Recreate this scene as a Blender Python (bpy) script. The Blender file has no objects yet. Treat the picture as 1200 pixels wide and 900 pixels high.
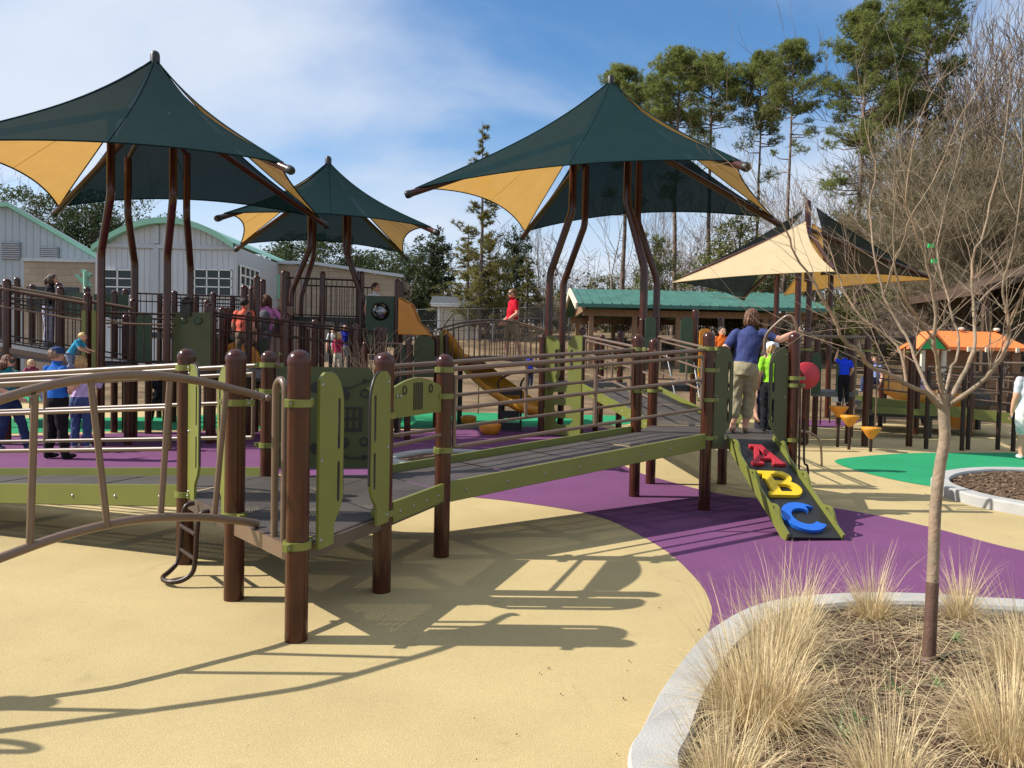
import bpy, bmesh, math, random
import numpy as np
from mathutils import Vector, Matrix, geometry
random.seed(7); rnd = random.random; uni = random.uniform
np.random.seed(7)
R = math.radians
S = bpy.context.scene
col = S.collection

# ------------------------------------------------------------------ camera, sky, sun, exposure
CAM_H, PITCH, ROLL, FPX = 1.6, R(-1.9), R(1.2), 900.0
cam_rot = Matrix.Rotation(R(90) + PITCH, 3, 'X') @ Matrix.Rotation(ROLL, 3, 'Z')
cd = bpy.data.cameras.new('camera'); cam = bpy.data.objects.new('camera', cd); col.objects.link(cam)
cam.location = (0, 0, CAM_H); cam.rotation_euler = cam_rot.to_euler()
cd.sensor_width = 36; cd.lens = FPX * 36 / 1200; cd.clip_end = 2000; cd.clip_start = 0.05
S.camera = cam
SUN_EL, SUN_DIR = R(40.7), Vector((-1.0, -0.03, 0)).normalized()     # towards the sun, on the ground
w = bpy.data.worlds.new('World'); S.world = w; w.use_nodes = True
nt = w.node_tree; nt.nodes.clear()
def wn(t, **k):
    n = nt.nodes.new(t)
    for a, b in k.items(): setattr(n, a, b)
    return n
sky = wn('ShaderNodeTexSky', sky_type='NISHITA', sun_disc=False, sun_elevation=SUN_EL,
         sun_rotation=math.atan2(SUN_DIR.x, SUN_DIR.y), altitude=100, air_density=1.0, dust_density=0.6, ozone_density=2.0)
tc = wn('ShaderNodeTexCoord')
def sky_clouds():
    # thin high cloud: stretched noise on a plane overhead, mixed into the sky colour
    sep = wn('ShaderNodeSeparateXYZ'); nt.links.new(tc.outputs['Generated'], sep.inputs[0])
    zz = wn('ShaderNodeMath', operation='ADD'); nt.links.new(sep.outputs['Z'], zz.inputs[0]); zz.inputs[1].default_value = 0.18
    dx = wn('ShaderNodeMath', operation='DIVIDE'); nt.links.new(sep.outputs['X'], dx.inputs[0]); nt.links.new(zz.outputs[0], dx.inputs[1])
    dy = wn('ShaderNodeMath', operation='DIVIDE'); nt.links.new(sep.outputs['Y'], dy.inputs[0]); nt.links.new(zz.outputs[0], dy.inputs[1])
    cb = wn('ShaderNodeCombineXYZ'); nt.links.new(dx.outputs[0], cb.inputs[0]); nt.links.new(dy.outputs[0], cb.inputs[1])
    mp = wn('ShaderNodeMapping'); mp.inputs['Rotation'].default_value = (0, 0, R(CLOUD_ROT)); mp.inputs['Scale'].default_value = (0.7215, 0.8125, 1)
    mp.inputs['Location'].default_value = CLOUD_LOC
    nt.links.new(cb.outputs[0], mp.inputs[0])
    n1 = wn('ShaderNodeTexNoise'); n1.inputs['Scale'].default_value = 0.75; n1.inputs['Detail'].default_value = 8; n1.inputs['Roughness'].default_value = 0.52; n1.inputs['Distortion'].default_value = 0.35
    nt.links.new(mp.outputs[0], n1.inputs['Vector'])
    rp = wn('ShaderNodeMapRange', interpolation_type='SMOOTHSTEP'); rp.inputs['From Min'].default_value = CLOUD_MIN; rp.inputs['From Max'].default_value = CLOUD_MAX
    rp.inputs['To Max'].default_value = 0.92
    nt.links.new(n1.outputs['Fac'], rp.inputs['Value'])
    hz = wn('ShaderNodeMapRange', interpolation_type='SMOOTHSTEP'); hz.inputs['From Min'].default_value = 0.34; hz.inputs['From Max'].default_value = 0.04; hz.inputs['To Max'].default_value = 0.85
    nt.links.new(sep.outputs['Z'], hz.inputs['Value'])     # pale hazy band all round the horizon
    mxm = wn('ShaderNodeMath', operation='MAXIMUM'); nt.links.new(rp.outputs[0], mxm.inputs[0]); nt.links.new(hz.outputs[0], mxm.inputs[1])
    mx = wn('ShaderNodeMixRGB'); mx.inputs['Color2'].default_value = CLOUD_COL
    hs = wn('ShaderNodeHueSaturation'); hs.inputs['Saturation'].default_value = 1.25; hs.inputs['Value'].default_value = 1.62
    nt.links.new(sky.outputs[0], hs.inputs['Color'])
    nt.links.new(mxm.outputs[0], mx.inputs['Fac']); nt.links.new(hs.outputs[0], mx.inputs['Color1'])
    return mx.outputs[0]
CLOUD_ROT, CLOUD_LOC, CLOUD_MIN, CLOUD_MAX, CLOUD_COL = -5.014, (18.2198, 3.4653, 0), 0.37, 0.61, (7.3, 7.95, 9.0, 1)
bg = wn('ShaderNodeBackground'); bg.inputs['Strength'].default_value = 0.075
nt.links.new(sky_clouds(), bg.inputs['Color'])
wo = wn('ShaderNodeOutputWorld'); nt.links.new(bg.outputs[0], wo.inputs[0])
sd = bpy.data.lights.new('sun', 'SUN'); sd.energy = 5.0; sd.angle = R(0.53); sd.color = (1.0, 0.955, 0.88)
sun = bpy.data.objects.new('sun', sd); col.objects.link(sun)
sv = Vector((SUN_DIR.x * math.cos(SUN_EL), SUN_DIR.y * math.cos(SUN_EL), math.sin(SUN_EL)))
sun.rotation_euler = sv.to_track_quat('Z', 'Y').to_euler()
S.view_settings.view_transform = 'Standard'; S.view_settings.look = 'None'
S.view_settings.exposure = 0.50; S.view_settings.gamma = 1.0; S.view_settings.use_curve_mapping = False
S.cycles.max_bounces = 6; S.cycles.transparent_max_bounces = 12; S.cycles.use_denoising = True

# survey helpers: where a line of sight of the photograph meets a level, or reaches a distance
def ray(u, v): return cam_rot @ Vector(((u - 600) / FPX, (450 - v) / FPX, -1))
def G(u, v, z=0.0):
    d = ray(u, v); t = (z - CAM_H) / d.z
    return Vector((d.x * t, d.y * t, z))
def at(u, v, Y):
    d = ray(u, v); t = Y / d.y
    return Vector((d.x * t, Y, CAM_H + d.z * t))
def smooth(a, b, x):
    t = min(1, max(0, (x - a) / (b - a))); return t * t * (3 - 2 * t)

# ------------------------------------------------------------------ materials
def srgb(r, g, b):
    f = lambda c: (c / 255 / 12.92) if c / 255 <= 0.04045 else ((c / 255 + 0.055) / 1.055) ** 2.4
    return (f(r), f(g), f(b), 1)
def mat(name, colr, rough=0.5, var=0.12, vscale=6.0, bump=0.0, bscale=40.0, metal=0.0, coat=0.0, col2=None, c2scale=3.0, c2lo=0.45, c2hi=0.62, detail=6, trans=0.0, spec=0.5, island=0.0):
    m = bpy.data.materials.new(name); m.use_nodes = True
    t = m.node_tree; b = t.nodes['Principled BSDF']; L = t.links.new
    b.inputs['Roughness'].default_value = rough; b.inputs['Metallic'].default_value = metal
    b.inputs['Coat Weight'].default_value = coat; b.inputs['Specular IOR Level'].default_value = spec
    c = t.nodes.new('ShaderNodeTexCoord')
    n = t.nodes.new('ShaderNodeTexNoise'); n.inputs['Scale'].default_value = vscale; n.inputs['Detail'].default_value = detail
    L(c.outputs['Object'], n.inputs['Vector'])
    mr = t.nodes.new('ShaderNodeMapRange'); mr.inputs['From Min'].default_value = 0.3; mr.inputs['From Max'].default_value = 0.7
    mr.inputs['To Min'].default_value = 1 - var; mr.inputs['To Max'].default_value = 1 + var
    L(n.outputs['Fac'], mr.inputs['Value'])
    src = None
    if col2 is not None:
        n2 = t.nodes.new('ShaderNodeTexNoise'); n2.inputs['Scale'].default_value = c2scale; n2.inputs['Detail'].default_value = 5
        L(c.outputs['Object'], n2.inputs['Vector'])
        r2 = t.nodes.new('ShaderNodeMapRange'); r2.inputs['From Min'].default_value = c2lo; r2.inputs['From Max'].default_value = c2hi
        L(n2.outputs['Fac'], r2.inputs['Value'])
        mx = t.nodes.new('ShaderNodeMixRGB'); mx.inputs[1].default_value = tuple(colr); mx.inputs[2].default_value = tuple(col2)
        L(r2.outputs[0], mx.inputs[0]); src = mx.outputs[0]
    mul = t.nodes.new('ShaderNodeVectorMath'); mul.operation = 'SCALE'
    if src: L(src, mul.inputs[0])
    else: mul.inputs[0].default_value = tuple(colr)[:3]
    L(mr.outputs[0], mul.inputs['Scale'])
    outc = mul.outputs[0]
    if island:
        g = t.nodes.new('ShaderNodeNewGeometry'); ir = t.nodes.new('ShaderNodeMapRange')
        ir.inputs['To Min'].default_value = 1 - island; ir.inputs['To Max'].default_value = 1 + island
        L(g.outputs['Random Per Island'], ir.inputs['Value'])
        m2 = t.nodes.new('ShaderNodeVectorMath'); m2.operation = 'SCALE'; L(outc, m2.inputs[0]); L(ir.outputs[0], m2.inputs['Scale']); outc = m2.outputs[0]
    L(outc, b.inputs['Base Color'])
    if bump:
        n3 = t.nodes.new('ShaderNodeTexNoise'); n3.inputs['Scale'].default_value = bscale; n3.inputs['Detail'].default_value = 4
        L(c.outputs['Object'], n3.inputs['Vector'])
        bp = t.nodes.new('ShaderNodeBump'); bp.inputs['Strength'].default_value = bump; bp.inputs['Distance'].default_value = 0.02
        L(n3.outputs['Fac'], bp.inputs['Height']); L(bp.outputs[0], b.inputs['Normal'])
    if trans:
        o = t.nodes['Material Output']; tr = t.nodes.new('ShaderNodeBsdfTranslucent'); L(outc, tr.inputs['Color'])
        ms = t.nodes.new('ShaderNodeMixShader'); ms.inputs[0].default_value = trans
        L(b.outputs[0], ms.inputs[1]); L(tr.outputs[0], ms.inputs[2]); L(ms.outputs[0], o.inputs['Surface'])
    return m
def rubber(name, c):
    # poured EPDM granules: fine speckle, faint scuffs, gritty relief
    m = mat(name, c, rough=0.9, var=0.07, vscale=1.3, spec=0.25)
    t = m.node_tree; L = t.links.new; b = t.nodes['Principled BSDF']
    tcn = [n for n in t.nodes if n.type == 'TEX_COORD'][0]
    v = t.nodes.new('ShaderNodeTexVoronoi'); v.inputs['Scale'].default_value = 260; L(tcn.outputs['Object'], v.inputs['Vector'])
    hs = t.nodes.new('ShaderNodeSeparateColor'); L(v.outputs['Color'], hs.inputs[0])
    r = t.nodes.new('ShaderNodeMapRange'); r.inputs['To Min'].default_value = 0.87; r.inputs['To Max'].default_value = 1.11; L(hs.outputs[0], r.inputs['Value'])
    n2 = t.nodes.new('ShaderNodeTexNoise'); n2.inputs['Scale'].default_value = 0.45; n2.inputs['Detail'].default_value = 7; n2.inputs['Roughness'].default_value = 0.65; L(tcn.outputs['Object'], n2.inputs['Vector'])
    r2 = t.nodes.new('ShaderNodeMapRange'); r2.inputs['From Min'].default_value = 0.35; r2.inputs['From Max'].default_value = 0.65; r2.inputs['To Min'].default_value = 0.93; r2.inputs['To Max'].default_value = 1.05; L(n2.outputs['Fac'], r2.inputs['Value'])
    mm = t.nodes.new('ShaderNodeMath'); mm.operation = 'MULTIPLY'; L(r.outputs[0], mm.inputs[0]); L(r2.outputs[0], mm.inputs[1])
    n4 = t.nodes.new('ShaderNodeTexNoise'); n4.inputs['Scale'].default_value = 2.3; n4.inputs['Detail'].default_value = 9; n4.inputs['Roughness'].default_value = 0.7; n4.inputs['Distortion'].default_value = 1.2; L(tcn.outputs['Object'], n4.inputs['Vector'])
    r4 = t.nodes.new('ShaderNodeMapRange'); r4.inputs['From Min'].default_value = 0.58; r4.inputs['From Max'].default_value = 0.74; r4.inputs['To Min'].default_value = 1.0; r4.inputs['To Max'].default_value = 0.80; L(n4.outputs['Fac'], r4.inputs['Value'])
    m4 = t.nodes.new('ShaderNodeMath'); m4.operation = 'MULTIPLY'; L(mm.outputs[0], m4.inputs[0]); L(r4.outputs[0], m4.inputs[1]); mm = m4
    old = b.inputs['Base Color'].links[0].from_socket
    sc = t.nodes.new('ShaderNodeVectorMath'); sc.operation = 'SCALE'; L(old, sc.inputs[0]); L(mm.outputs[0], sc.inputs['Scale']); L(sc.outputs[0], b.inputs['Base Color'])
    bp = t.nodes.new('ShaderNodeBump'); bp.inputs['Strength'].default_value = 0.5; bp.inputs['Distance'].default_value = 0.004
    L(v.outputs['Distance'], bp.inputs['Height']); L(bp.outputs[0], b.inputs['Normal'])
    return m
def perforated(name, c):
    # vinyl-dipped punched steel: rows of real see-through slots
    m = mat(name, c, rough=0.6, var=0.2, vscale=3, spec=0.25)
    t = m.node_tree; L = t.links.new; b = t.nodes['Principled BSDF']; o = t.nodes['Material Output']
    tcn = [n for n in t.nodes if n.type == 'TEX_COORD'][0]
    rt = t.nodes.new('ShaderNodeMapping'); rt.inputs['Rotation'].default_value = (0, 0, R(40)); L(tcn.outputs['Object'], rt.inputs[0])
    s = t.nodes.new('ShaderNodeSeparateXYZ'); L(rt.outputs[0], s.inputs[0])
    def frac(sock, per):
        d = t.nodes.new('ShaderNodeMath'); d.operation = 'DIVIDE'; L(sock, d.inputs[0]); d.inputs[1].default_value = per
        f = t.nodes.new('ShaderNodeMath'); f.operation = 'FRACT'; L(d.outputs[0], f.inputs[0])
        a = t.nodes.new('ShaderNodeMath'); a.operation = 'SUBTRACT'; L(f.outputs[0], a.inputs[0]); a.inputs[1].default_value = 0.5
        ab = t.nodes.new('ShaderNodeMath'); ab.operation = 'ABSOLUTE'; L(a.outputs[0], ab.inputs[0]); return ab.outputs[0]
    def less(sock, k):
        q = t.nodes.new('ShaderNodeMath'); q.operation = 'LESS_THAN'; L(sock, q.inputs[0]); q.inputs[1].default_value = k; return q.outputs[0]
    a, c2 = less(frac(s.outputs[0], 0.034), 0.15), less(frac(s.outputs[1], 0.02), 0.11)
    mul = t.nodes.new('ShaderNodeMath'); mul.operation = 'MULTIPLY'; L(a, mul.inputs[0]); L(c2, mul.inputs[1])
    tr = t.nodes.new('ShaderNodeBsdfTransparent'); ms = t.nodes.new('ShaderNodeMixShader')
    L(mul.outputs[0], ms.inputs[0]); L(b.outputs[0], ms.inputs[1]); L(tr.outputs[0], ms.inputs[2]); L(ms.outputs[0], o.inputs['Surface'])
    return m
def knit(name, c, tr, see=0.06):
    # knitted shade cloth: lets some light through, and a little of the view
    m = mat(name, c, rough=0.85, var=0.05, vscale=2.5, trans=tr, spec=0.04, bump=0.08, bscale=500)
    t = m.node_tree; o = t.nodes['Material Output']; s = o.inputs['Surface'].links[0].from_socket
    tp = t.nodes.new('ShaderNodeBsdfTransparent'); ms = t.nodes.new('ShaderNodeMixShader'); ms.inputs[0].default_value = see
    t.links.new(s, ms.inputs[1]); t.links.new(tp.outputs[0], ms.inputs[2]); t.links.new(ms.outputs[0], o.inputs['Surface'])
    return m
M = {}
M['yellow_rubber'] = rubber('yellow_rubber', (0.455, 0.35, 0.168, 1))
M['purple_rubber'] = rubber('purple_rubber', (0.155, 0.052, 0.135, 1))
M['green_rubber'] = rubber('green_rubber', (0.014, 0.25, 0.10, 1))
M['post'] = mat('post_brown', (0.048, 0.0120, 0.0055, 1), rough=0.20, var=0.25, vscale=7, spec=0.42)
M['rail'] = mat('rail_brown', (0.14, 0.088, 0.056, 1), rough=0.38, var=0.08, vscale=8, metal=0.0, coat=0.1)
M['darkrail'] = mat('dark_rail_brown', (0.030, 0.013, 0.009, 1), rough=0.4, var=0.1, vscale=8, spec=0.35)
M['lime'] = mat('lime_plastic', (0.150, 0.162, 0.030, 1), rough=0.42, var=0.07, vscale=3, bump=0.03, bscale=300)
M['olive'] = mat('olive_plastic', (0.055, 0.07, 0.02, 1), rough=0.5, var=0.1, vscale=3, bump=0.03, bscale=300)
M['forest'] = mat('forest_green_plastic', (0.03, 0.062, 0.028, 1), rough=0.5, var=0.1)
M['black'] = mat('black_plastic', (0.012, 0.012, 0.012, 1), rough=0.45, var=0.2)
M['deck'] = perforated('punched_deck', (0.066, 0.056, 0.050, 1))
M['deckrim'] = mat('deck_rim', (0.085, 0.06, 0.045, 1), rough=0.5)
M['decksolid'] = mat('deck_grey', (0.10, 0.10, 0.105, 1), rough=0.55, var=0.2, vscale=2)
M['steel'] = mat('steel', (0.30, 0.30, 0.29, 1), rough=0.4, metal=1.0)
M['red'] = mat('red_plastic', (0.40, 0.018, 0.03, 1), rough=0.5, var=0.05)
M['yellow'] = mat('yellow_plastic', (0.68, 0.45, 0.01, 1), rough=0.5, var=0.05)
M['blue'] = mat('blue_plastic', (0.01, 0.115, 0.5, 1), rough=0.5, var=0.05)
M['orange'] = mat('orange_plastic', (0.62, 0.24, 0.02, 1), rough=0.38, var=0.08)
M['slideyellow'] = mat('amber_plastic', (0.55, 0.24, 0.02, 1), rough=0.4, var=0.06)
M['greensail'] = knit('green_shade_cloth', (0.0085, 0.0245, 0.027, 1), 0.10, 0.02)
M['darksail'] = knit('charcoal_shade_cloth', (0.02, 0.028, 0.026, 1), 0.25, 0.05)
M['tansail'] = knit('tan_shade_cloth', (0.52, 0.29, 0.07, 1), 0.45, 0.025)
M['creamsail'] = knit('cream_shade_cloth', (0.66, 0.53, 0.33, 1), 0.4, 0.02)
M['concrete'] = mat('concrete', (0.37, 0.36, 0.335, 1), rough=0.9, var=0.12, vscale=4, bump=0.25, bscale=90, col2=(0.38, 0.37, 0.35, 1), c2scale=1.6, c2lo=0.5, c2hi=0.75)
M['mulch'] = mat('mulch', (0.16, 0.10, 0.065, 1), rough=1.0, var=0.4, vscale=25, bump=1.0, bscale=60, col2=(0.085, 0.055, 0.035, 1), c2scale=9, spec=0.1)
M['chip'] = mat('bark_chip', (0.13, 0.088, 0.057, 1), rough=1.0, var=0.2, island=0.55, spec=0.1)
M['straw'] = mat('dry_straw', (0.66, 0.53, 0.31, 1), rough=0.7, var=0.15, vscale=3, island=0.35, trans=0.35, spec=0.2)
M['sprout'] = mat('green_sprout', (0.09, 0.17, 0.04, 1), rough=0.5, var=0.2, island=0.3)
M['bark'] = mat('grey_tan_bark', (0.235, 0.178, 0.118, 1), rough=0.85, var=0.25, vscale=9, bump=0.4, bscale=35, col2=(0.30, 0.20, 0.13, 1), c2scale=5)
M['redbark'] = mat('red_brown_bark', (0.10, 0.052, 0.034, 1), rough=0.6, var=0.2, vscale=12, bump=0.3, bscale=40)
M['pinebark'] = mat('pine_bark', (0.11, 0.075, 0.055, 1), rough=0.95, var=0.35, vscale=3, bump=0.8, bscale=8, col2=(0.19, 0.13, 0.10, 1), c2scale=1.5)
M['greybark'] = mat('grey_bark', (0.12, 0.095, 0.075, 1), rough=0.95, var=0.3, vscale=2, island=0.25)
M['palebark'] = mat('pale_bark', (0.26, 0.225, 0.19, 1), rough=0.95, var=0.3, vscale=2, island=0.2)
M['twig'] = mat('brown_twig', (0.175, 0.128, 0.092, 1), rough=0.95, var=0.2, vscale=1, island=0.4)
M['twigolive'] = mat('olive_twig', (0.195, 0.155, 0.088, 1), rough=0.95, var=0.25, vscale=0.6, island=0.4)
M['needles'] = mat('pine_needles', (0.20, 0.225, 0.062, 1), rough=0.7, var=0.3, vscale=0.5, island=0.4, trans=0.5, spec=0.3)
M['cedar'] = mat('cedar_foliage', (0.175, 0.158, 0.05, 1), rough=0.8, var=0.3, vscale=0.5, island=0.4, trans=0.4, spec=0.2)
M['midleaf'] = mat('mid_green_leaf', (0.07, 0.088, 0.03, 1), rough=0.6, var=0.3, vscale=0.5, island=0.35, trans=0.2, spec=0.2)
M['darkleaf'] = mat('dark_evergreen_leaf', (0.048, 0.064, 0.024, 1), rough=0.6, var=0.3, vscale=0.8, island=0.4, trans=0.15, spec=0.18)
M['oliveleaf'] = mat('olive_leaf', (0.125, 0.125, 0.038, 1), rough=0.7, var=0.35, vscale=0.4, island=0.4, trans=0.2, spec=0.2)
M['litter'] = mat('leaf_litter', (0.185, 0.128, 0.075, 1), rough=1.0, var=0.35, vscale=1.4, bump=0.8, bscale=14, col2=(0.11, 0.078, 0.045, 1), c2scale=0.4, spec=0.1)
M['metalwall'] = mat('pale_metal_siding', (0.50, 0.52, 0.535, 1), rough=0.5, var=0.06, vscale=0.6)
M['bluewall'] = mat('blue_grey_metal_siding', (0.37, 0.41, 0.44, 1), rough=0.5, var=0.06, vscale=0.6)
M['greytrim'] = mat('grey_trim', (0.42, 0.44, 0.46, 1), rough=0.5)
M['mintroof'] = mat('mint_metal_roof', (0.22, 0.46, 0.33, 1), rough=0.45, var=0.08, vscale=0.7)
M['tealroof'] = mat('teal_metal_roof', (0.055, 0.145, 0.115, 1), rough=0.6, spec=0.25, var=0.2, vscale=1.3)
M['glass'] = mat('dark_window_glass', (0.012, 0.022, 0.025, 1), rough=0.12, var=0.3, vscale=0.7, spec=0.4)
M['white'] = mat('white_paint', (0.75, 0.75, 0.74, 1), rough=0.5, var=0.04)
M['louvre'] = mat('grey_louvre', (0.20, 0.21, 0.23, 1), rough=0.5)
M['wood'] = mat('tan_timber', (0.22, 0.125, 0.062, 1), rough=0.7, var=0.2, vscale=5)
M['darkwood'] = mat('brown_timber', (0.065, 0.037, 0.021, 1), rough=0.7, var=0.2, vscale=5)
M['cream'] = mat('cream_siding', (0.62, 0.56, 0.42, 1), rough=0.7, var=0.05)
M['shingle'] = mat('grey_shingle', (0.085, 0.092, 0.10, 1), rough=0.95, var=0.2, vscale=6, spec=0.03)
M['orangeroof'] = mat('orange_roof', (0.80, 0.20, 0.045, 1), rough=0.5, var=0.06)
M['gablegreen'] = mat('bright_green_board', (0.02, 0.42, 0.10, 1), rough=0.5)
M['wire'] = mat('galvanised_wire', (0.16, 0.165, 0.165, 1), rough=0.5)
def brickmat():
    m = bpy.data.materials.new('tan_block'); m.use_nodes = True; t = m.node_tree; b = t.nodes['Principled BSDF']; b.inputs['Roughness'].default_value = 0.9
    c = t.nodes.new('ShaderNodeTexCoord'); mp = t.nodes.new('ShaderNodeMapping'); mp.inputs['Rotation'].default_value = (R(90), 0, 0)
    t.links.new(c.outputs['Object'], mp.inputs[0])
    k = t.nodes.new('ShaderNodeTexBrick'); k.inputs['Scale'].default_value = 1.0; k.inputs['Brick Width'].default_value = 0.8; k.inputs['Row Height'].default_value = 0.4
    k.inputs['Mortar Size'].default_value = 0.02; k.inputs['Color1'].default_value = (0.40, 0.31, 0.22, 1); k.inputs['Color2'].default_value = (0.35, 0.27, 0.19, 1); k.inputs['Mortar'].default_value = (0.26, 0.21, 0.16, 1)
    t.links.new(mp.outputs[0], k.inputs['Vector']); t.links.new(k.outputs['Color'], b.inputs['Base Color']); return m
M['block'] = brickmat()
def bubblemat():
    m = bpy.data.materials.new('clear_bubble'); m.use_nodes = True; t = m.node_tree; o = t.nodes['Material Output']; t.nodes.remove(t.nodes['Principled BSDF'])
    tp = t.nodes.new('ShaderNodeBsdfTransparent'); tp.inputs['Color'].default_value = (0.62, 0.68, 0.72, 1); gl_ = t.nodes.new('ShaderNodeBsdfGlossy'); gl_.inputs['Roughness'].default_value = 0.04
    fr = t.nodes.new('ShaderNodeFresnel'); fr.inputs['IOR'].default_value = 2.6; ms = t.nodes.new('ShaderNodeMixShader')
    t.links.new(fr.outputs[0], ms.inputs[0]); t.links.new(tp.outputs[0], ms.inputs[1]); t.links.new(gl_.outputs[0], ms.inputs[2]); t.links.new(ms.outputs[0], o.inputs['Surface']); return m
M['bubble'] = bubblemat()
_cc = {}
def cloth(r, g, b_, rough=0.9):
    k = (r, g, b_)
    if k not in _cc: _cc[k] = mat('cloth_%d' % len(_cc), srgb(r, g, b_), rough=rough, var=0.13, vscale=14, bump=0.35, bscale=22, spec=0.2)
    return _cc[k]

# ------------------------------------------------------------------ mesh building
class MB:
    def __init__(s): s.v = []; s.f = []; s.m = []; s.s = []
    def add(s, vs, fs, mi=0, sm=False):
        o = len(s.v); s.v.extend([tuple(p) for p in vs])
        for f in fs: s.f.append(tuple(i + o for i in f)); s.m.append(mi); s.s.append(sm)
    def box(s, c, d, rz=0, mi=0, Rm=None):
        c = Vector(c); Rm = Rm or Matrix.Rotation(rz, 3, 'Z')
        vs = [c + Rm @ Vector((x * d[0] / 2, y * d[1] / 2, z * d[2] / 2)) for z in (-1, 1) for y in (-1, 1) for x in (-1, 1)]
        s.add(vs, [(0, 2, 3, 1), (4, 5, 7, 6), (0, 1, 5, 4), (2, 6, 7, 3), (0, 4, 6, 2), (1, 3, 7, 5)], mi); return s
    def bar(s, p0, p1, wd, ht, mi=0):
        p0, p1 = Vector(p0), Vector(p1); d = p1 - p0; L = d.length; x = d / L
        up = Vector((0, 0, 1)); y = up.cross(x)
        if y.length < 1e-4: y = Vector((0, 1, 0))
        y.normalize(); z = x.cross(y)
        s.box((p0 + p1) / 2, (L, wd, ht), mi=mi, Rm=Matrix((x, y, z)).transposed()); return s
    def tube(s, pts, r, n=8, mi=0, cap=True, closed=False):
        pts = [Vector(p) for p in pts]; k = len(pts)
        rr = r if isinstance(r, (list, tuple)) else [r] * k
        tan = []
        for i in range(k):
            a = pts[(i - 1) % k] if (closed or i) else pts[0]; b = pts[(i + 1) % k] if (closed or i < k - 1) else pts[-1]
            t = b - a; tan.append(t.normalized() if t.length > 1e-9 else Vector((0, 0, 1)))
        ref = Vector((0, 0, 1)) if abs(tan[0].z) < 0.9 else Vector((1, 0, 0))
        x = (ref - tan[0] * ref.dot(tan[0])).normalized(); vs = []
        for i in range(k):
            x = x - tan[i] * x.dot(tan[i])
            x = x.normalized() if x.length > 1e-6 else tan[i].orthogonal().normalized()
            y = tan[i].cross(x)
            for j in range(n):
                a = 2 * math.pi * j / n; vs.append(pts[i] + (x * math.cos(a) + y * math.sin(a)) * rr[i])
        fs = [(i * n + j, i * n + (j + 1) % n, (i + 1) % k * n + (j + 1) % n, (i + 1) % k * n + j) for i in range(k if closed else k - 1) for j in range(n)]
        s.add(vs, fs, mi, True)
        if cap and not closed and n > 3:
            s.add(vs[:n], [tuple(reversed(range(n)))], mi); s.add(vs[-n:], [tuple(range(n))], mi)
        return s
    def lathe(s, c, prof, n=16, mi=0, axis=None, sm=True):
        c = Vector(c); Q = (axis.to_track_quat('Z', 'Y').to_matrix() if axis is not None else Matrix.Identity(3)); vs = []
        for (r, z) in prof:
            for j in range(n):
                a = 2 * math.pi * j / n; vs.append(c + Q @ Vector((r * math.cos(a), r * math.sin(a), z)))
        fs = [(i * n + j, i * n + (j + 1) % n, (i + 1) * n + (j + 1) % n, (i + 1) * n + j) for i in range(len(prof) - 1) for j in range(n)]
        s.add(vs, fs, mi, sm); s.add(vs[:n], [tuple(reversed(range(n)))], mi); s.add(vs[-n:], [tuple(range(n))], mi); return s
    def ball(s, c, r, nu=12, nv=8, mi=0, Rm=None):
        c = Vector(c); r = (r, r, r) if not isinstance(r, (tuple, list, Vector)) else r; Rm = Rm or Matrix.Identity(3); vs = []
        for i in range(1, nv):
            p = math.pi * i / nv
            for j in range(nu):
                a = 2 * math.pi * j / nu; vs.append(c + Rm @ Vector((r[0] * math.sin(p) * math.cos(a), r[1] * math.sin(p) * math.sin(a), r[2] * math.cos(p))))
        vs += [c + Rm @ Vector((0, 0, r[2])), c + Rm @ Vector((0, 0, -r[2]))]; T, B = len(vs) - 2, len(vs) - 1
        fs = [(i * nu + j, (i + 1) * nu + j, (i + 1) * nu + (j + 1) % nu, i * nu + (j + 1) % nu) for i in range(nv - 2) for j in range(nu)]
        fs += [(T, j, (j + 1) % nu) for j in range(nu)] + [(B, (nv - 2) * nu + (j + 1) % nu, (nv - 2) * nu + j) for j in range(nu)]
        s.add(vs, fs, mi, True); return s
    def prism(s, poly, org, ux, uy, th, holes=(), mi=0):
        # a board cut to an outline, with holes, of thickness th about its own plane
        org, ux, uy = Vector(org), Vector(ux).normalized(), Vector(uy).normalized(); nz = ux.cross(uy)
        loops = [list(poly)] + [list(h) for h in holes]
        tris = geometry.tessellate_polygon([[Vector((p[0], p[1], 0)) for p in l] for l in loops])
        flat = [p for l in loops for p in l]; N = len(flat)
        vs = [org + ux * p[0] + uy * p[1] + nz * (th / 2) for p in flat] + [org + ux * p[0] + uy * p[1] - nz * (th / 2) for p in flat]
        fs = []
        for t in tris:
            a, b, c = [flat[i] for i in t]
            if (b[0] - a[0]) * (c[1] - a[1]) - (b[1] - a[1]) * (c[0] - a[0]) < 0: t = t[::-1]
            fs.append(tuple(t)); fs.append(tuple(i + N for i in t[::-1]))
        o = 0
        for li, l in enumerate(loops):
            k = len(l); ar = sum(l[i][0] * l[(i + 1) % k][1] - l[(i + 1) % k][0] * l[i][1] for i in range(k))
            for i in range(k):
                a, b = o + i, o + (i + 1) % k
                q = (a, a + N, b + N, b)
                fs.append(q if (ar > 0) == (li == 0) else q[::-1])
            o += k
        s.add(vs, fs, mi); return s
    def mesh(s, name, mats, off=(0, 0, 0)):
        me = bpy.data.meshes.new(name); o = Vector(off)
        me.from_pydata([(p[0] - o.x, p[1] - o.y, p[2] - o.z) for p in s.v], [], s.f)
        for m in (mats if isinstance(mats, (list, tuple)) else [mats]): me.materials.append(M[m] if isinstance(m, str) else m)
        me.polygons.foreach_set('material_index', s.m); me.polygons.foreach_set('use_smooth', s.s); me.update(); return me
    def build(s, name, mats, parent=None, world=True):
        off = base(parent) if (parent is not None and world) else (0, 0, 0)
        return link(name, s.mesh(name, mats, off), parent)
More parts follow.
